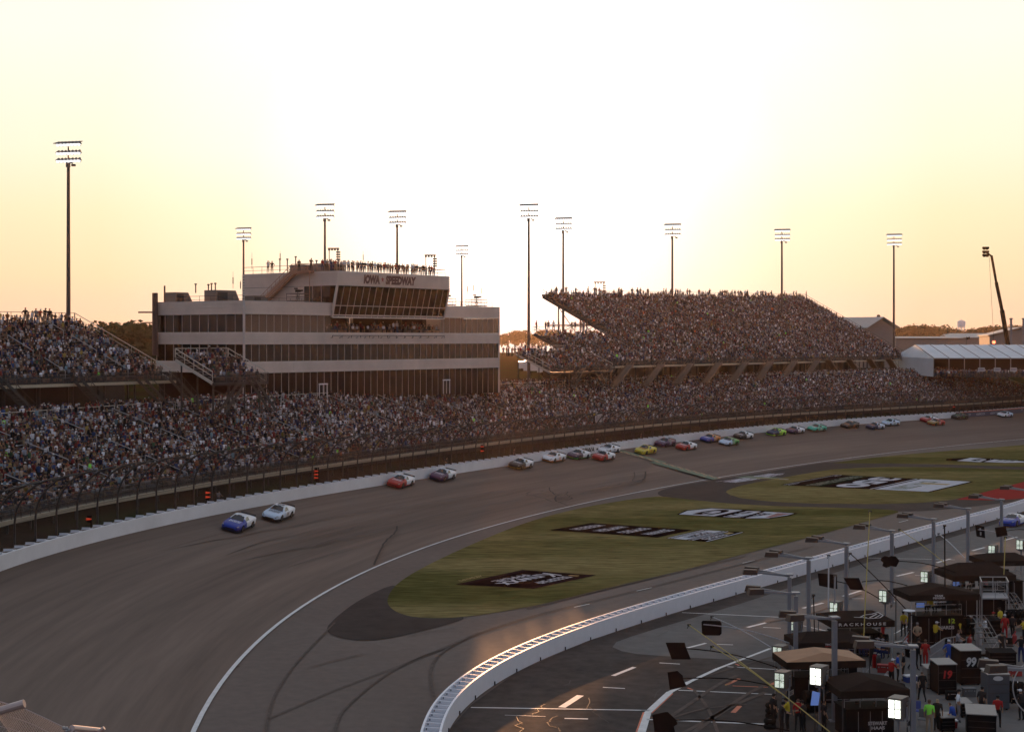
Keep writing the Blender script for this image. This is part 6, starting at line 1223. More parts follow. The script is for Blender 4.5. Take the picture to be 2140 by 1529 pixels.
# pit boxes with canopies
m_cb = M('black_cabinet', (.009, .009, .010), .8, spec=.06, var=.2); m_cloth = M('black_canopy_cloth', (.028, .02, .017), 1, var=.25, scale=.7, spec=.03); m_tancl = M('tan_canopy_cloth', (.36, .20, .11), .8, var=.12); m_w2 = M('white_lettering', (.5, .5, .5), .6, var=0); m_y2 = M('lime_lettering', (.4, .6, .04), .5, var=0); m_r2 = M('red_lettering', (.5, .03, .03), .5, var=0); m_scr = M('screen', (.10, .17, .42), .3, var=0, emit=.5)
def pitbox(px0, px1, yr, zr, D, label, rz=.12, roof=None, cab=1.5, dep=3.0, texts=(), rise=.45, wide_cab=.7, ridge='x'):
    w = (px1 - px0) / F * D; c = Q((px0 + px1) / 2, 0, D); c = Vector((c.x, c.y + dep / 2, 0)); r = thing('pit_box', label, 'pit box', c, rz)
    h = zr; x, y = w / 2, dep / 2; mb = MB(); e = h - rise
    if ridge == 'x': top = [Vector((-x * .55, 0, h)), Vector((x * .55, 0, h))]
    else: top = [Vector((0, -y * .55, h)), Vector((0, y * .55, h))]
    cor = [Vector((-x, -y, e)), Vector((x, -y, e)), Vector((x, y, e)), Vector((-x, y, e))]
    if ridge == 'x': F_ = [(cor[0], cor[1], top[1], top[0]), (cor[1], cor[2], top[1]), (cor[2], cor[3], top[0], top[1]), (cor[3], cor[0], top[0])]
    else: F_ = [(cor[0], cor[1], top[0]), (cor[1], cor[2], top[1], top[0]), (cor[2], cor[3], top[1]), (cor[3], cor[0], top[0], top[1])]
    for f in F_: mb.slab(list(f), (0, 0, -.04))
    mb.build('canopy_roof', roof or m_cloth, r)
    mb = MB(); vh = .42
    for a, b in zip(cor, cor[1:] + cor[:1]): mb.slab([a, b, b - Vector((0, 0, vh)), a - Vector((0, 0, vh))], (b - a).normalized().cross(Vector((0, 0, 1))) * .02)
    mb.build('valance', m_cloth, r)
    for a in cor: mb = MB(); mb.bar((a.x * .94, a.y * .94, 0), (a.x * .94, a.y * .94, e), .06); mb.build('leg', m_galv if rng.random() < .5 else m_steel, r)
    cw = x * 2 * wide_cab; mb = MB(); mb.box((0, .1, cab / 2 + .1), (cw, dep * .55, cab)); 
    mb.box((0, .1, cab + .13), (cw + .12, dep * .6, .06))
    mb.build('cabinet', m_cb, r); mb = MB()
    for k in range(4): mb.bar((-cw / 2 + cw * (k + .08) / 4, .1 - dep * .275 - .02, .25 + .02), (-cw / 2 + cw * (k + .92) / 4, .1 - dep * .275 - .02, .27), .02, .02)
    for k in range(3): mb.bar((-cw / 2 + cw * k / 4 + cw / 4, .1 - dep * .275 - .02, .2), (-cw / 2 + cw * k / 4 + cw / 4, .1 - dep * .275 - .02, cab), .02, .02)
    rail(mb, [Vector((-cw / 2, -.5, cab + .15)), Vector((cw / 2, -.5, cab + .15)), Vector((cw / 2, .8, cab + .15))], .75, .02, .9); mb.build('rail', m_galv, r)
    mb = MB(); mb.box((-cw * .3, .4, cab + .75), (.7, .06, .42)); mb.build('monitor', m_cb, r); mb = MB(); mb.box((cw * .18, .45, cab + .75), (.6, .06, .4)); mb.build('monitor', m_cb, r); mb = MB(); mb.box((-cw * .3, .36, cab + .75), (.6, .02, .33)); mb.build('screen', m_scr, r)
    for txt, u0, u1, z0, z1, m, where in texts:
        mb = MB(); yy = -y - .03 if where == 'v' else .1 - dep * .275 - .05
        sp_ = x if where == 'v' else cw / 2
        text_quad(mb, txt, (-sp_ + 2 * sp_ * u0, yy, z1), (-sp_ + 2 * sp_ * u1, yy, z1), (-sp_ + 2 * sp_ * u1, yy, z0), (-sp_ + 2 * sp_ * u0, yy, z0), 0, .03, 0); mb.build('lettering', m, r)
    return r
V3 = lambda e, a=.33, b=.1: (e - a, e - b)
pitbox(1748, 1897, 0, 3.3, 83.5, 'pit box under the brown peaked canopy lowest in the picture', texts=[('STEWART', .45, .85, .75, .95, m_w2, 'c'), ('HAAS', .52, .8, .5, .68, m_w2, 'c')], dep=3.4, ridge='y')
pitbox(1636, 1806, 0, 3.15, 91.5, 'pit box under the tan canopy between the gantry posts', roof=m_tancl, dep=3.0, ridge='y', rise=.4)
pitbox(1660, 1820, 0, 3.15, 97.5, 'pit box under the black canopy with small white and red words behind the tan one', dep=3.0, texts=[('TRACKER', .36, .5, 2.52, 2.64, m_w2, 'v'), ('OFF ROAD', .36, .5, 2.42, 2.49, m_r2, 'v'), ('USE', .75, .85, 2.42, 2.6, m_w2, 'v')])
r = pitbox(1730, 1866, 0, 3.1, 105, 'pit box under the canopy with spaced white capitals and a winged emblem', dep=3.4, texts=[('T R A C K H O U S E', .02, .86, 2.36, 2.56, m_w2, 'v')], ridge='x')
mb = MB(); ex = [(.50,.35),(.62,.2),(.80,.25),(.88,.45),(.84,.75),(.72,.6),(.6,.55)]; xw = (1866 - 1730) / F * 105 / 2
def cr(u, v): return Vector((-xw + 2 * xw * u, -1.7 + 1.7 * v, 2.65 + .45 * v + .03))
for a, b in zip(ex, ex[1:] + ex[:1]): mb.bar(cr(*a), cr(*b), .07, .02)
mb.bar(cr(.64, .28), cr(.8, .6), .09, .02); mb.bar(cr(.72, .25), cr(.84, .5), .06, .02); mb.bar(cr(.4, .35), cr(.6, .3), .08, .02); mb.build('emblem', m_w2, r)
pitbox(1893, 2045, 0, 4.3, 109, 'two storey pit box with a lime number and a white store name on black', dep=3.2, cab=2.0, wide_cab=.66, texts=[('TEAM', .35, .47, 3.68, 3.82, m_w2, 'v'), ('PENSKE', .33, .5, 3.52, 3.65, m_w2, 'v'), ('MENARDS', .34, .52, 3.25, 3.36, m_w2, 'v'), ('12', .68, .82, 1.62, 1.95, m_y2, 'c'), ('MENARDS', .34, .8, 1.2, 1.45, m_w2, 'c')], ridge='y', rise=.5)
pitbox(1986, 2120, 0, 4.3, 119.5, 'pit box under the large dark grey peaked canopy', dep=4.0, cab=1.8, rise=.75, wide_cab=.9)
pitbox(2054, 2160, 0, 4.2, 126, 'farthest pit box under a low black canopy at the right edge', dep=3.4, cab=1.8, texts=[('LOGANO', .4, .6, 3.4, 3.6, m_tand, 'v')])
for n_, (px, py, D, lb) in enumerate([(1900, 1218, 108.6, 'hanging side curtain')]): pass
# tool carts and cabinets
m_lid = M('grey_lid', (.20, .19, .18), .5, var=.12); m_gc = M('slate_cabinet', (.055, .065, .08), .5, var=.1)
def cart(px0, px1, yt, yb, label, dep=1.2, rz=.1, mat=None, txt=None, tm=None, lid=None, slope=.12, rack=False):
    D = H * F / (yb - HY); w = (px1 - px0) / F * D; h = (yb - yt) / F * D; c = P((px0 + px1) / 2, yb); r = thing('tool_cart', label, 'tool cart', (c.x, c.y + dep / 2, 0), rz); x, y = w / 2, dep / 2
    mb = MB(); mb.slab([(-x, -y, .12), (x, -y, .12), (x, -y, h), (-x, -y, h)], (0, dep, 0)); mb.build('cabinet', mat or m_cb, r)
    mb = MB(); mb.slab([(-x - .04, -y - .05, h + .01), (x + .04, -y - .05, h + .01), (x + .04, y + .05, h + slope), (-x - .04, y + .05, h + slope)], (0, 0, .05)); mb.build('lid', lid or m_lid, r)
    mb = MB()
    for k in range(1, 4): mb.bar((-x * .9, -y - .02, h * k / 4), (x * .9, -y - .02, h * k / 4), .025)
    if rack:
        for s_ in (-1, 1): mb.bar((s_ * x * .95, -y - .04, .1), (s_ * x * .95, -y - .04, h), .04)
    mb.build('drawer_trim', m_steel, r)
    for sx_ in (-1, 1):
        for sy in (-1, 1): mb = MB(); mb.tube((sx_ * x * .8 - .04, sy * y * .8, .08), (sx_ * x * .8 + .04, sy * y * .8, .08), .08); mb.build('caster', m_black, r)
    if txt: mb = MB(); text_quad(mb, txt, (-x * .45, -y - .05, h * .83), (x * .5, -y - .05, h * .83), (x * .5, -y - .05, h * .55), (-x * .45, -y - .05, h * .55), 0, .04, .15); mb.build('number', tm or m_w2, r)
    return r
cart(2004, 2049, 1360, 1432, 'tall black cart with a white number ninety nine', 1.6, .1, txt='99'); cart(1957, 1998, 1389, 1452, 'black cart with a slanted red number nineteen', 1.3, .1, txt='19', tm=m_r2, rack=True); cart(2063, 2109, 1410, 1484, 'slate blue grey cabinet with a pale oval badge', 1.2, .05, mat=m_gc)
mb = MB(); 
cart(2031, 2090, 1494, 1545, 'low black cart with a pale sloping lid at the bottom edge', 1.9, -.25, lid=m_lid); cart(2069, 2124, 1365, 1392, 'low black work bench with a blue stripe and bottles on top', 1.0, .0, lid=m_cb); cart(1936, 1957, 1398, 1440, 'small grey cabinet left of the cart with the red number', .9, .1, mat=m_lid); cart(2008, 2030, 1470, 1500, 'small black bin with supplies on it near the man in white', .9, .1); cart(2070, 2092, 1298, 1333, 'black speaker like case under the stair of the far pit box', .9, 0, lid=m_cb); cart(1966, 1995, 1500, 1530, 'small table cart with papers at the bottom edge', .8, .1)
r = thing('badge', 'pale oval badge on the slate cabinet', 'badge', P(2086, 1484)); D = H * F / (1484 - HY); mb = MB(); c = Q(2086, 1417, D - .08); mb.add([c + Vector((.3 * math.cos(a), 0, .14 * math.sin(a))) for a in np.linspace(0, 6.28, 17)[:-1]], [tuple(range(16))]); mb.build('oval', m_w2, r, True); 
# rails, stairs, hoses, tyres, low wall
t = thing('low_pit_wall', 'low pale concrete wall edge between the crews and the pit boxes', 'wall', P(1900, 1440)); mb = MB()
for a, b in (((1870,1500),(1905,1440)), ((1905,1440),(1985,1392)), ((2070,1345),(2140,1300))): mb.slab([P(*a), P(*b), P(*b) + Vector((.3, .1, 0)), P(*a) + Vector((.3, .1, 0))], (0, 0, .35))
mb.build('wall_body', m_conc, t, True)
t = thing('crowd_barrier', 'galvanised crowd barrier beside the crew member in blue with white straps', 'barrier', P(1950, 1390)); mb = MB(); a, b = P(1942, 1388), P(1975, 1366); rail(mb, [a, b], 1.1, .03, .25); rail(mb, [b, P(1998, 1362)], 1.1, .03, .25); mb.build('barrier_frame', m_galv, t, True)
def stairs(px, y, D, label, w=.9, d=-1):
    c = Q(px, 0, D); r = thing('pit_stair', label, 'stair', (c.x, c.y, 0)); mb = MB()
    for k in range(4): x = -.45 + .3 * k; mb.path([Vector((x, 0, 2.6)), Vector((x + .25, -.1, 2.65)), Vector((x + .5, -.3, 2.3)), Vector((x + 1.5, -1.6, .1))], .025, 5)
    mb.build('handrail', m_lite, r)
    mb = MB()
    for k in range(7): mb.box((.3 + .16 * k, -.25 - .2 * k, 2.1 - .3 * k), (1.2, .25, .04), rz=.1)
    mb.build('tread', m_steel, r)
stairs(2034, 0, 107.5, 'curved pale handrails of the stair at the right end of the two storey pit box'); stairs(2100, 0, 117, 'long black stair at the right end of the grey canopy pit box')
r = thing('viewing_platform', 'railed steel scaffold platform under the dark grey peaked canopy', 'platform', Q(2085, 1300, 116) * Vector((1, 1, 0))); mb = MB(); a = Q(2052, 0, 116); b = Q(2108, 0, 116); a.z = b.z = 2.4; rail(mb, [a, b, b + Vector((.6, 2.5, 0)), a + Vector((.6, 2.5, 0)), a], 1.2, .03, .8); mb.slab([a, b, b + Vector((.6, 2.5, 0)), a + Vector((.6, 2.5, 0))], (0, 0, -.1))
for p in (a, b): mb.bar(Vector((p.x, p.y, 0)), p, .06); mb.bar(Vector((p.x + .6, p.y + 2.5, 0)), p + Vector((.6, 2.5, 0)), .06)
mb.build('platform_frame', m_galv, r, True)
def tyres(px, y, n, label):
    p = P(px, y)
    for k in range(n):
        r = thing('racing_tyre', label + (', lowest of its pile' if k == 0 else ', second up' if k == 1 else ', third up' if k == 2 else ', topmost'), 'tyre', (p.x, p.y, .3 * k)); mb = MB(); rings = []
        for a in np.linspace(0, 2 * math.pi, 17)[:-1]: rings.append([Vector(((.25 + .11 * math.cos(b) + .0) * math.cos(a), (.25 + .11 * math.cos(b)) * math.sin(a), .15 + .14 * math.sin(b))) for b in np.linspace(0, 2 * math.pi, 9)[:-1]])
        mb.loft(rings + [rings[0]], caps=False); mb.build('tread', m_tyre, r, smooth=True); mb = MB(); mb.tube((0, 0, .08), (0, 0, .22), .16, n=12); mb.build('rim', m_rim, r)
tyres(1612, 1500, 3, 'black tyre in the left pile by the helmeted crew'); tyres(1609, 1522, 2, 'black tyre in the bottom left pile'); tyres(1880, 1447, 2, 'black tyre beside the lowest canopy'); tyres(1995, 1345, 2, 'black tyre beside the two storey pit box'); tyres(2008, 1352, 3, 'black tyre near the foot of the curved handrails')
r = thing('hoop_frame', 'large curved pale pipe hoop at the right edge of the pits', 'hoop', P(2140, 1520)); mb = MB(); D = 84; pts = [Q(x, y, D) for x, y in spline([(2150,1382),(2130,1397),(2119,1420),(2117,1440),(2124,1465),(2140,1485),(2160,1500)], 5)]; mb.path(pts, .035, 8); mb.bar(pts[-1], Vector((pts[-1].x, pts[-1].y, 0)), .06); mb.build('pipe', m_galv, r, True)
r = thing('white_oval_sign', 'flat round pale table top between the floodlight and the two storey pit box', 'table', P(1898, 1320)); mb = MB(); c = Q(1900, 1276, 107); mb.tube(c, c + Vector((0, 0, .05)), .42, n=18); mb.build('top', m_white, r, True); mb = MB(); mb.tube(Vector((c.x, c.y, 0)), c, .04); mb.build('leg', m_steel, r, True)
r = thing('team_banner', 'hanging screen with a pale blue mark under the brightest floodlight', 'banner', P(1705, 1480)); mb = MB(); mb.slab([Q(1694, 1473, 85.5), Q(1710, 1473, 85.2), Q(1714, 1447, 85.2), Q(1698, 1443, 85.5)], (0, .04, 0)); mb.build('screen', m_scr, r, True); mb = MB(); mb.bar(Q(1703, 1458, 85.6), Vector((Q(1703, 0, 85.6).x, 85.6, 0)), .05); mb.build('stand', m_steel, r, True)
# hose reels and long handled gear as red and silver bits
def gear(px, y, label, col, k):
    p = P(px, y); r = thing('air_tank', label, 'tank', p); mb = MB(); mb.tube((0, 0, .0), (0, 0, .75), .16, n=12); mb.ball((0, 0, .78), .16, n=12); mb.tube((0, 0, .9), (0, 0, 1.02), .04); mb.build('cylinder', col, r); mb = MB(); mb.box((0, -.1, 1.02), (.2, .08, .08)); mb.build('valve', m_galv, r)
for a in [(1828, 1395, 'red tank in front of the tan canopy pit box', m_red, 0), (1836, 1398, 'dark tank next to the red tank', m_steel, 0), (1770, 1515, 'orange red tank under the lowest canopy', M('orange_tank', (.4, .06, .02), .4, var=.1), 0), (2047, 1348, 'silver tank by the curved handrails', m_galv, 0)]: gear(*a)
# people of the pit lane
def pp_(pose, px, yf, yaw, sh, label, cap=None, legs_='black', hat='brown', sc=1.0, z=0.0, D=None):
    p = P(px, yf) if D is None else Vector(((px - CX) / F * D, D, z)); p.z = z; return person(pose, p, yaw, sh, label, None, cap, legs_, hat, scale=sc)
PPL = [('stand',2100,1337,1.4,'red','crew member in a red suit and white cap walking away','white','red'), ('back',1917,1356,1.3,'tan','man in a tan shirt and pale cap with hands behind his back','grey','dark'), ('walk',1934,1395,1.2,'red','crew member in a red suit carrying a white helmet','brown','red'), ('stand',1920,1392,.9,'black','crew member in black beside the one carrying a helmet','black','black'), ('walk',1927,1466,1.7,'black','person in a black shirt walking away along the pit boxes',None,'black'),
       ('hips',1983,1395,1.4,'blue','crew member in blue with white straps and cap',"white",'blue'), ('stand',2009,1396,1.6,'blue','crew member in light blue and grey cap behind the tall black cart','grey','navy'), ('reach',2001,1372,-.4,'grey','man in a grey shirt reaching forward','brown','black'), ('reach',2059,1343,2.6,'white','man in a white shirt at the curved handrails',None,'black'), ('hips',2003,1508,-.2,'white','man in a white polo shirt by the low cart','black','grey'),
       ('stand',1942,1532,1.2,'neon green','person in a neon green vest and shorts at the bottom edge','brown','tan'), ('stand',1959,1528,1.2,'dark','blonde person in dark clothes beside the neon vest',None,'dark'), ('hips',2134,1384,1.2,'black','person in a black shirt and dark shorts at the right edge',None,'navy'), ('reach',2094,1376,-1.6,'dark','person bent over the work bench with bottles','black','dark'), ('stand',1876,1424,-.3,'blue','crew member in a blue shirt near the tan canopy','black','black'),
       ('stand',1888,1422,2.9,'black','crew member in a black suit next to the blue shirt',None,'black'), ('reach',1863,1437,.6,'red','crew member in a red shirt and white cap under the gantry','white','black'), ('back',1888,1330,1.8,'yellow','crew member in black and yellow standing behind the round table','black','black'), ('stand',1901,1333,2.2,'yellow','second crew member in yellow and black left of the two storey pit box',None,'black'), ('reach',1955,1352,.4,'yellow','crew member in yellow leaning under the store name','white','black'),
       ('reach',1980,1345,2.4,'dark','crew member with a red helmet below the lime number','red','black'), ('stand',2003,1347,.3,'yellow','crew member in yellow at the right end of the store name','black','black'), ('reach',2140,1345,3.0,'yellow','crew member in yellow and black at the right edge of the pits','black','black'), ('stand',1616,1518,.5,'black','crew member with a round black helmet, farthest left in the pits','black','black'), ('reach',1646,1526,2.7,'yellow','helmeted crew member in yellow trim next to the bottom left tyres','black','black'),
       ('reach',1633,1535,.2,'dark','helmeted crouching crew member at the bottom left tyres','black','black'), ('stand',1668,1528,1.2,'red','crew member in red behind the gantry post at the bottom',None,'dark'), ('stand',2124,1290,2.4,'black','person in black on the right hand platform stairs','black','black'), ('reach',1845,1345,-.5,'red','crew member in red under the curled letter canopy',None,'red')]
for k, (pose, px, yf, yaw, sh, lb, cap, lg) in enumerate(PPL): pp_(pose, px, yf, yaw, sh, lb, cap, lg, sc=1.08, hat='tan' if 'blonde' in lb else 'brown')
for k, (px, sh, cp, lb) in enumerate([(1775,'dark','black','leftmost seated spectator under the curled letter canopy'), (1790,'dark',None,'second seated spectator under the curled letter canopy'), (1812,'grey','black','seated spectator in grey under the curled letter canopy'), (1821,'pale blue','black','seated spectator in pale blue and dark cap'), (1838,'white','grey','seated spectator in a white shirt'), (1848,'navy','grey','seated spectator in navy beside the white shirt'), (1857,'dark','black','rightmost seated spectator under the curled letter canopy')]): pp_('sit', px, 1335, 2.3, sh, lb, cp, 'navy', D=105 - .3 * k, z=.35, sc=1.08)
for px, sh, cp, lb in [(1948,'yellow','black','crew chief in black and yellow seated on top of the two storey pit box'), (1965,'dark','black','dark clad crew member seated on top of the two storey pit box, middle'), (2003,'dark',None,'dark clad crew member seated on top of the two storey pit box, right')]: pp_('sitfwd', px, 0, 2.2, sh, lb, cp, 'black', D=110.3, z=2.15, sc=1.1)
for px, sh, cp, lb in [(2015,'dark','black','left figure in the shade of the dark grey canopy'), (2035,'dark',None,'second figure in the shade of the dark grey canopy'), (2062,'red','black','figure with a red top in the shade of the dark grey canopy')]: pp_('sitfwd', px, 0, 2.2, sh, lb, cp, 'black', D=121.2, z=1.9, sc=1.1)
pp_('sitfwd', 1996, 0, 2.5, 'blue', 'man in a royal blue shirt seated at the bottom edge', None, 'tan', D=86, z=.2, sc=1.1)
# near catch fence at the bottom left corner, in front of the camera's own stand
t = thing('near_fence', 'pinkish galvanised fence pipes with fine netting at the bottom left corner', 'fence', Q(60, 1529, 15)); m_pp = M('weathered_pink_pipe', (.45, .36, .34), .35, metal=.4, var=.08)
mb = MB(); mb.tube(Q(-60, 1502, 15), Q(51, 1469, 15), .042, n=12); mb.build('pipe', m_pp, t, True); mb = MB(); mb.tube(Q(150, 1521, 15), Q(208, 1527, 15.4), .034, n=12); mb.tube(Q(205, 1529, 15.3), Q(218, 1520, 15.3), .02); mb.build('pipe', m_pp, t, True)
mb = MB(); tp_ = [Q(-30, 1459, 15), Q(3, 1466, 15), Q(53, 1481, 15), Q(95, 1500, 15), Q(130, 1517, 15), Q(150, 1524, 15), Q(190, 1540, 15)]; mb.path(tp_, .005, 4)
top = [Vector(p) for p in spline([tuple(p) for p in tp_], 8)]
for k in range(0, len(top)):
    for s_ in (-1, 1): a = top[k]; mb.bar(a, a + Vector((s_ * .35, .0, -.5)), .0022, m=0)
for z in (.12, .24): mb.path([p - Vector((0, 0, z)) for p in top], .003, 4)
mb.build('netting', m_pp, t, True); mb = MB()
for k in range(5): mb.ball(Q(131 + rng.random() * 14, 1518 + rng.random() * 9, 15), .018, n=6, k=4)
mb.build('clamp', m_galv, t, True)
# ------------------------------------------------------------------ evening haze: one closed box of even air
mb = MB(); mb.box((150, 1330, 30), (3000, 2800, 64)); o = mb.build('haze', (lambda m: m)(bpy.data.materials.new('haze_air'))); m = o.data.materials[0]; m.use_nodes = True; m.node_tree.nodes.clear()
vo = m.node_tree.nodes.new('ShaderNodeVolumePrincipled'); oo = m.node_tree.nodes.new('ShaderNodeOutputMaterial'); m.node_tree.links.new(vo.outputs[0], oo.inputs['Volume'])
vo.inputs['Color'].default_value = (1, .74, .56, 1); vo.inputs['Density'].default_value = .00003; vo.inputs['Anisotropy'].default_value = .7
put(o, 'thin warm evening haze over the whole speedway', 'haze', kind='stuff')
# ------------------------------------------------------------------ loose gear scattered through the pits
m_gry = M('grey_case', (.12, .12, .125), .6, var=.15); m_blu = M('blue_case', (.03, .06, .25), .5, var=.1); m_redc = M('red_case', (.30, .02, .02), .5, var=.1)
KIT = {'black': m_cb, 'grey': m_gry, 'red': m_redc, 'blue': m_blu, 'silver': m_galv}
def kit(kind, col, px, y, lb, rz):
    p = P(px, y); mt = KIT[col]
    if kind == 'case':
        r = thing('tool_case', lb, 'case', p, rz); mb = MB(); mb.box((0, 0, .27), (.75, .42, .46)); mb.box((0, 0, .53), (.8, .46, .06)); mb.build('case_body', mt, r); mb = MB(); mb.bar((-.15, -.25, .42), (.15, -.25, .42), .03); mb.box((.28, -.23, .4), (.06, .03, .08)); mb.box((-.28, -.23, .4), (.06, .03, .08)); mb.build('handle', m_galv, r)
    elif kind == 'can':
        r = thing('fuel_can', lb, 'fuel can', p, rz); mb = MB(); mb.tube((0, 0, 0), (0, 0, .62), .17, n=12); mb.tube((0, 0, .62), (.0, 0, .75), .17, .06, n=12); mb.tube((0, 0, .75), (.12, 0, .92), .05, n=8); mb.build('can_body', mt, r); mb = MB(); mb.path([Vector((-.17, 0, .6)), Vector((-.27, 0, .5)), Vector((-.27, 0, .25)), Vector((-.17, 0, .18))], .02, 5); mb.build('handle', m_galv, r)
    elif kind == 'jack':
        r = thing('floor_jack', lb, 'jack', p, rz); mb = MB(); mb.slab([(-.5, -.14, .08), (.35, -.14, .08), (.3, -.14, .22), (-.45, -.14, .16)], (0, .28, 0)); mb.build('jack_body', mt, r); mb = MB(); mb.tube((.3, 0, .18), (.95, 0, 1.0), .025); mb.bar((.95, -.15, 1.0), (.95, .15, 1.0), .03); mb.build('handle', m_galv, r)
        for x in (-.42, .28): mb = MB(); mb.tube((x, -.18, .08), (x, .18, .08), .08, n=10); mb.build('wheel', m_tyre, r)
    elif kind == 'chair':
        r = thing('folding_chair', lb, 'chair', p, rz); mb = MB(); mb.box((0, 0, .45), (.48, .46, .04)); mb.build('seat', mt, r); mb = MB(); mb.slab([(-.24, .2, .5), (.24, .2, .5), (.24, .3, .95), (-.24, .3, .95)], (0, .03, 0)); mb.build('backrest', mt, r)
        for x in (-.22, .22):
            for y_ in (-.2, .22): mb = MB(); mb.bar((x, y_, 0), (x, y_ * .9, .45), .03); mb.build('leg', m_galv, r)
    elif kind == 'cooler':
        r = thing('drinks_cooler', lb, 'cooler', p, rz); mb = MB(); mb.slab([(-.35, -.22, 0), (.35, -.22, 0), (.38, -.25, .4), (-.38, -.25, .4)], (0, .45, 0)); mb.build('cooler_body', mt, r); mb = MB(); mb.box((0, 0, .44), (.8, .52, .08)); mb.build('lid', m_white, r)
    elif kind == 'rack':
        r = thing('wheel_rack', lb, 'rack', p, rz); mb = MB()
        for x in (-.7, .7): mb.bar((x, 0, 0), (x, 0, 1.5), .05); mb.bar((x, -.3, .05), (x, .3, .05), .05)
        for z in (.35, .95, 1.5): mb.bar((-.7, -.12, z), (.7, -.12, z), .04); mb.bar((-.7, .12, z), (.7, .12, z), .04)
        mb.build('rack_frame', mt, r)
        for z in (.7, 1.3):
            for x in (-.45, -.12, .21, .54): mb = MB(); mb.tube((x - .13, 0, z), (x + .13, 0, z), .34, n=16); mb.build('tyre', m_tyre, r)
rr = random.Random(77)
for kind, col, px, y, where in [('case','black',1905,1372,'left of the crew member carrying a helmet'),('case','grey',1868,1462,'beside the tyres by the lowest canopy'),('case','red',1846,1405,'between the red tank and the crew'),('case','black',1975,1420,'between the two numbered carts'),('case','blue',2036,1402,'right of the tall black cart'),('case','black',1990,1462,'in front of the cart with the red number'),('case','grey',2025,1455,'in front of the tall black cart'),('case','red',2122,1412,'beside the work bench'),
   ('can','red',1896,1352,'left of the man in the tan shirt'),('can','silver',1893,1360,'by the feet of the man in the tan shirt'),('can','red',2026,1352,'at the foot of the curved handrails'),('can','red',2120,1345,'near the low wall at the right edge'),('can','silver',1852,1432,'at the corner of the tan canopy pit box'),
   ('jack','silver',1880,1345,'left of the two storey pit box'),('jack','red',1958,1368,'behind the crowd barrier'),('jack','silver',1790,1428,'between the tan and the lowest canopy'),('jack','black',2055,1372,'right of the man in the grey shirt'),
   ('chair','black',1872,1480,'right of the lowest canopy'),('chair','blue',1915,1500,'near the neon vest'),('chair','black',2110,1362,'behind the work bench'),('chair','grey',1928,1518,'left of the neon vest'),
   ('cooler','blue',1902,1425,'beside the nearest gantry post'),('cooler','red',1985,1520,'at the bottom edge by the royal blue shirt'),('cooler','grey',2118,1440,'right of the slate cabinet'),('cooler','blue',2070,1390,'below the work bench'),
   ('rack','black',1835,1372,'at the right end of the name canopy'),('rack','silver',1925,1345,'under the floodlight left of the two storey pit box'),('rack','black',2015,1338,'full of tyres at the right end of the two storey pit box'),('rack','silver',2120,1318,'full of tyres under the long black stair'),('rack','black',1700,1500,'left of the lowest canopy'),('rack','black',2125,1480,'right of the slate cabinet, below it')]:
    kit(kind, col, px, y, f'{col} {dict(case="tool case", can="fuel can", jack="floor jack", chair="folding chair", cooler="cooler box with white lid", rack="wheel rack with tyres")[kind]} {where}'.replace('wheel rack with tyres full of tyres', 'wheel rack full of tyres'), rr.uniform(-.5, .5))
for k, (pose, px, y, yaw, sh, lb, cap) in enumerate([('reach',1680,1530,2.5,'dark','dark crew member working left of the lowest canopy','black'),('stand',1722,1530,.3,'dark','dark crew member in the shade of the lowest canopy, left',None),('hips',1790,1532,1.4,'red','red shirted crew member in the shade of the lowest canopy','black'),('stand',1830,1532,2.8,'dark','dark crew member in the shade of the lowest canopy, right',None),
    ('reach',1822,1392,.4,'black','black clad crew member bent beside the red tank','black'),('stand',1838,1368,2.0,'dark','dark crew member by the name canopy wheel rack','black'),('walk',1908,1400,-.6,'grey','grey shirted crew member walking past the nearest gantry post','black'),('reach',1962,1345,2.9,'dark','dark crew member crouching left of the lime number',None),('stand',1992,1342,-.3,'red','crew member in red below the store name',"black"),
    ('stand',2030,1338,1.8,'dark','dark crew member behind the curved handrails','white'),('hips',2075,1330,.5,'dark','dark crew member under the dark grey canopy','red'),('stand',2090,1320,2.2,'yellow','crew member in yellow under the dark grey canopy','black'),('walk',2116,1335,1.0,'dark','dark crew member walking by the right hand stair','black'),('stand',2052,1500,.8,'dark','dark clad person behind the lowest cart','black'),('hips',2118,1470,2.6,'grey','grey shirted person in front of the slate cabinet wheel rack',None),('stand',1950,1440,1.3,'dark','dark crew member beside the small grey cabinet','black'),('reach',2135,1505,2.0,'dark','dark crew member in the lower right corner','white'),('stand',2085,1520,1.1,'red','red shirted person at the bottom edge right of the low cart','black')]): pp_(pose, px, y, yaw, sh, lb, cap, 'black', sc=1.05)
CR = np.array(CROWD)
px = CX + F * CR[:, 0] / CR[:, 1]; py = HY + F * (H - CR[:, 2]) / CR[:, 1]
CR = CR[(px > -70) & (px < 2210)]; px = CX + F * CR[:, 0] / CR[:, 1]; py = HY + F * (H - CR[:, 2]) / CR[:, 1]
print('crowd', len(CR))
sh_arr = np.array(SH); cols_sh = sh_arr[rng.integers(0, len(SH), len(CR))] * rng.uniform(.4, 1.1, (len(CR), 1))
neon = rng.random(len(CR)) < .003; cols_sh[neon] = (.3, .85, .12); org = rng.random(len(CR)) < .003; cols_sh[org] = (.75, .16, .03)
skin = np.array([(.30, .17, .115), (.25, .14, .09), (.33, .2, .14), (.10, .06, .045)])[rng.integers(0, 4, len(CR))]
hair = np.array([(.02, .015, .012), (.05, .03, .02), (.5, .5, .52), (.18, .12, .06), (.25, .03, .03), (.03, .04, .12), (.6, .6, .6)])[rng.integers(0, 7, len(CR))]
legs = np.array([(.03, .035, .06), (.05, .05, .05), (.2, .16, .11), (.06, .08, .13), (.015, .015, .015)])[rng.integers(0, 5, len(CR))]
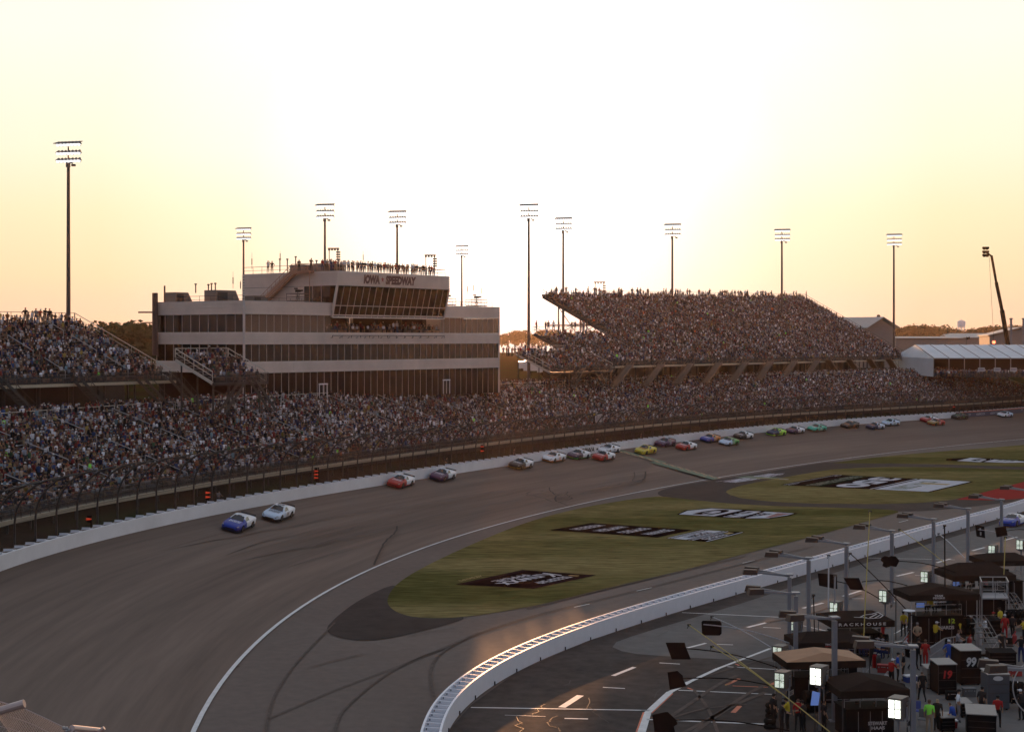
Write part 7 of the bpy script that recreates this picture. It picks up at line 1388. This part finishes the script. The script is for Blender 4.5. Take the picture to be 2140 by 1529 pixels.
# the nearest spectators are separate figures: chosen at the left of the lower stand, front rows first
near = [i for i in range(len(CR)) if 5 < px[i] < 560 and CR[i, 5] < 6 and CR[i, 4] == 0 and CR[i, 2] < 12]
near.sort(key=lambda i: CR[i, 1] + 4 * CR[i, 5]); near = near[:150]; nearset = set(near)
mass = np.array([i for i in range(len(CR)) if i not in nearset])
def crowd_mesh(idx):
    V = []; Fi = []; Cc = []; base = 0; counts = []
    for ty in (0, 1):
        sel = idx[CR[idx, 4] == ty]
        if not len(sel): continue
        v, f, c = PROT[ty]; n = len(sel); a = CR[sel, 3]; sc = rng.uniform(.93, 1.1, n)
        ca, sa = np.cos(a), np.sin(a)
        vv = v[None] * sc[:, None, None]; vv = vv * np.array([1, 1, 1])
        jig = rng.normal(0, .015, (n, 1, 3)); X = vv[..., 0] * ca[:, None] - vv[..., 1] * sa[:, None]; Y = vv[..., 0] * sa[:, None] + vv[..., 1] * ca[:, None]
        # lean of the whole figure
        lx = rng.normal(.02, .09, n)[:, None] * vv[..., 2]; X = X + lx * ca[:, None] * .6; Y = Y + lx * sa[:, None] * .6
        out_ = np.stack([X + CR[sel, 0][:, None], Y + CR[sel, 1][:, None], vv[..., 2] + CR[sel, 2][:, None]], -1)
        V.append(out_.reshape(-1, 3)); fa = np.array(f); k = fa.shape[1]
        fi = fa[None] + (np.arange(n) * len(v))[:, None, None] + base; Fi.append(fi.reshape(-1)); base += n * len(v)
        pal = np.stack([cols_sh[sel], skin[sel], hair[sel], legs[sel]], 1); Cc.append(pal[:, c].reshape(-1, 3))
    V = np.concatenate(V); Fi = np.concatenate(Fi); Cc = np.concatenate(Cc)
    me = bpy.data.meshes.new('crowd'); nf = len(Fi) // 4
    me.vertices.add(len(V)); me.vertices.foreach_set('co', V.ravel().astype(np.float32))
    me.loops.add(len(Fi)); me.loops.foreach_set('vertex_index', Fi.astype(np.int32))
    me.polygons.add(nf); me.polygons.foreach_set('loop_start', np.arange(0, nf * 4, 4, dtype=np.int32))
    me.update(calc_edges=True)
    at = me.attributes.new('cloth', 'FLOAT_COLOR', 'FACE'); at.data.foreach_set('color', np.concatenate([Cc, np.ones((len(Cc), 1))], 1).ravel().astype(np.float32))
    return me
me = crowd_mesh(mass); me.materials.append(attr_mat('crowd_clothes', 'cloth', 'GEOMETRY', .85, .2)); o = bpy.data.objects.new('crowd', me); COL.objects.link(o)
put(o, 'packed mass of spectators in mixed bright and dark clothes filling the grandstands', 'crowd', kind='stuff')
rr = random.Random(11)
aisle_px = []
for i in near:
    rgb = tuple(float(x) for x in cols_sh[i]); nm = cname(rgb); cp = rr.choice([None, 'white', 'black', 'red', 'navy'])
    row = int(CR[i, 5]); w_ = ['first', 'second', 'third', 'fourth', 'fifth', 'sixth'][row]
    col_ = int(px[i] // 94); where = ['at the left picture edge', 'near the left picture edge', 'above the first red flag', 'right of the first red flag', 'above the paired red lamps', 'before the stacked red lamps'][min(5, col_)]
    person('sit' if rr.random() < .6 else 'sitfwd', (CR[i, 0], CR[i, 1], CR[i, 2]), float(CR[i, 3]), 'white', f'{nm} shirted spectator {("in a " + cp + " cap") if cp else "without a cap"}, {w_} row, {where}', 'seated spectators in the front rows', cap=cp, hat=rr.choice(['brown', 'black', 'tan']), legs_=rr.choice(['navy', 'tan', 'dark', 'grey']), shirt_rgb=rgb, scale=rr.uniform(.88, .97))
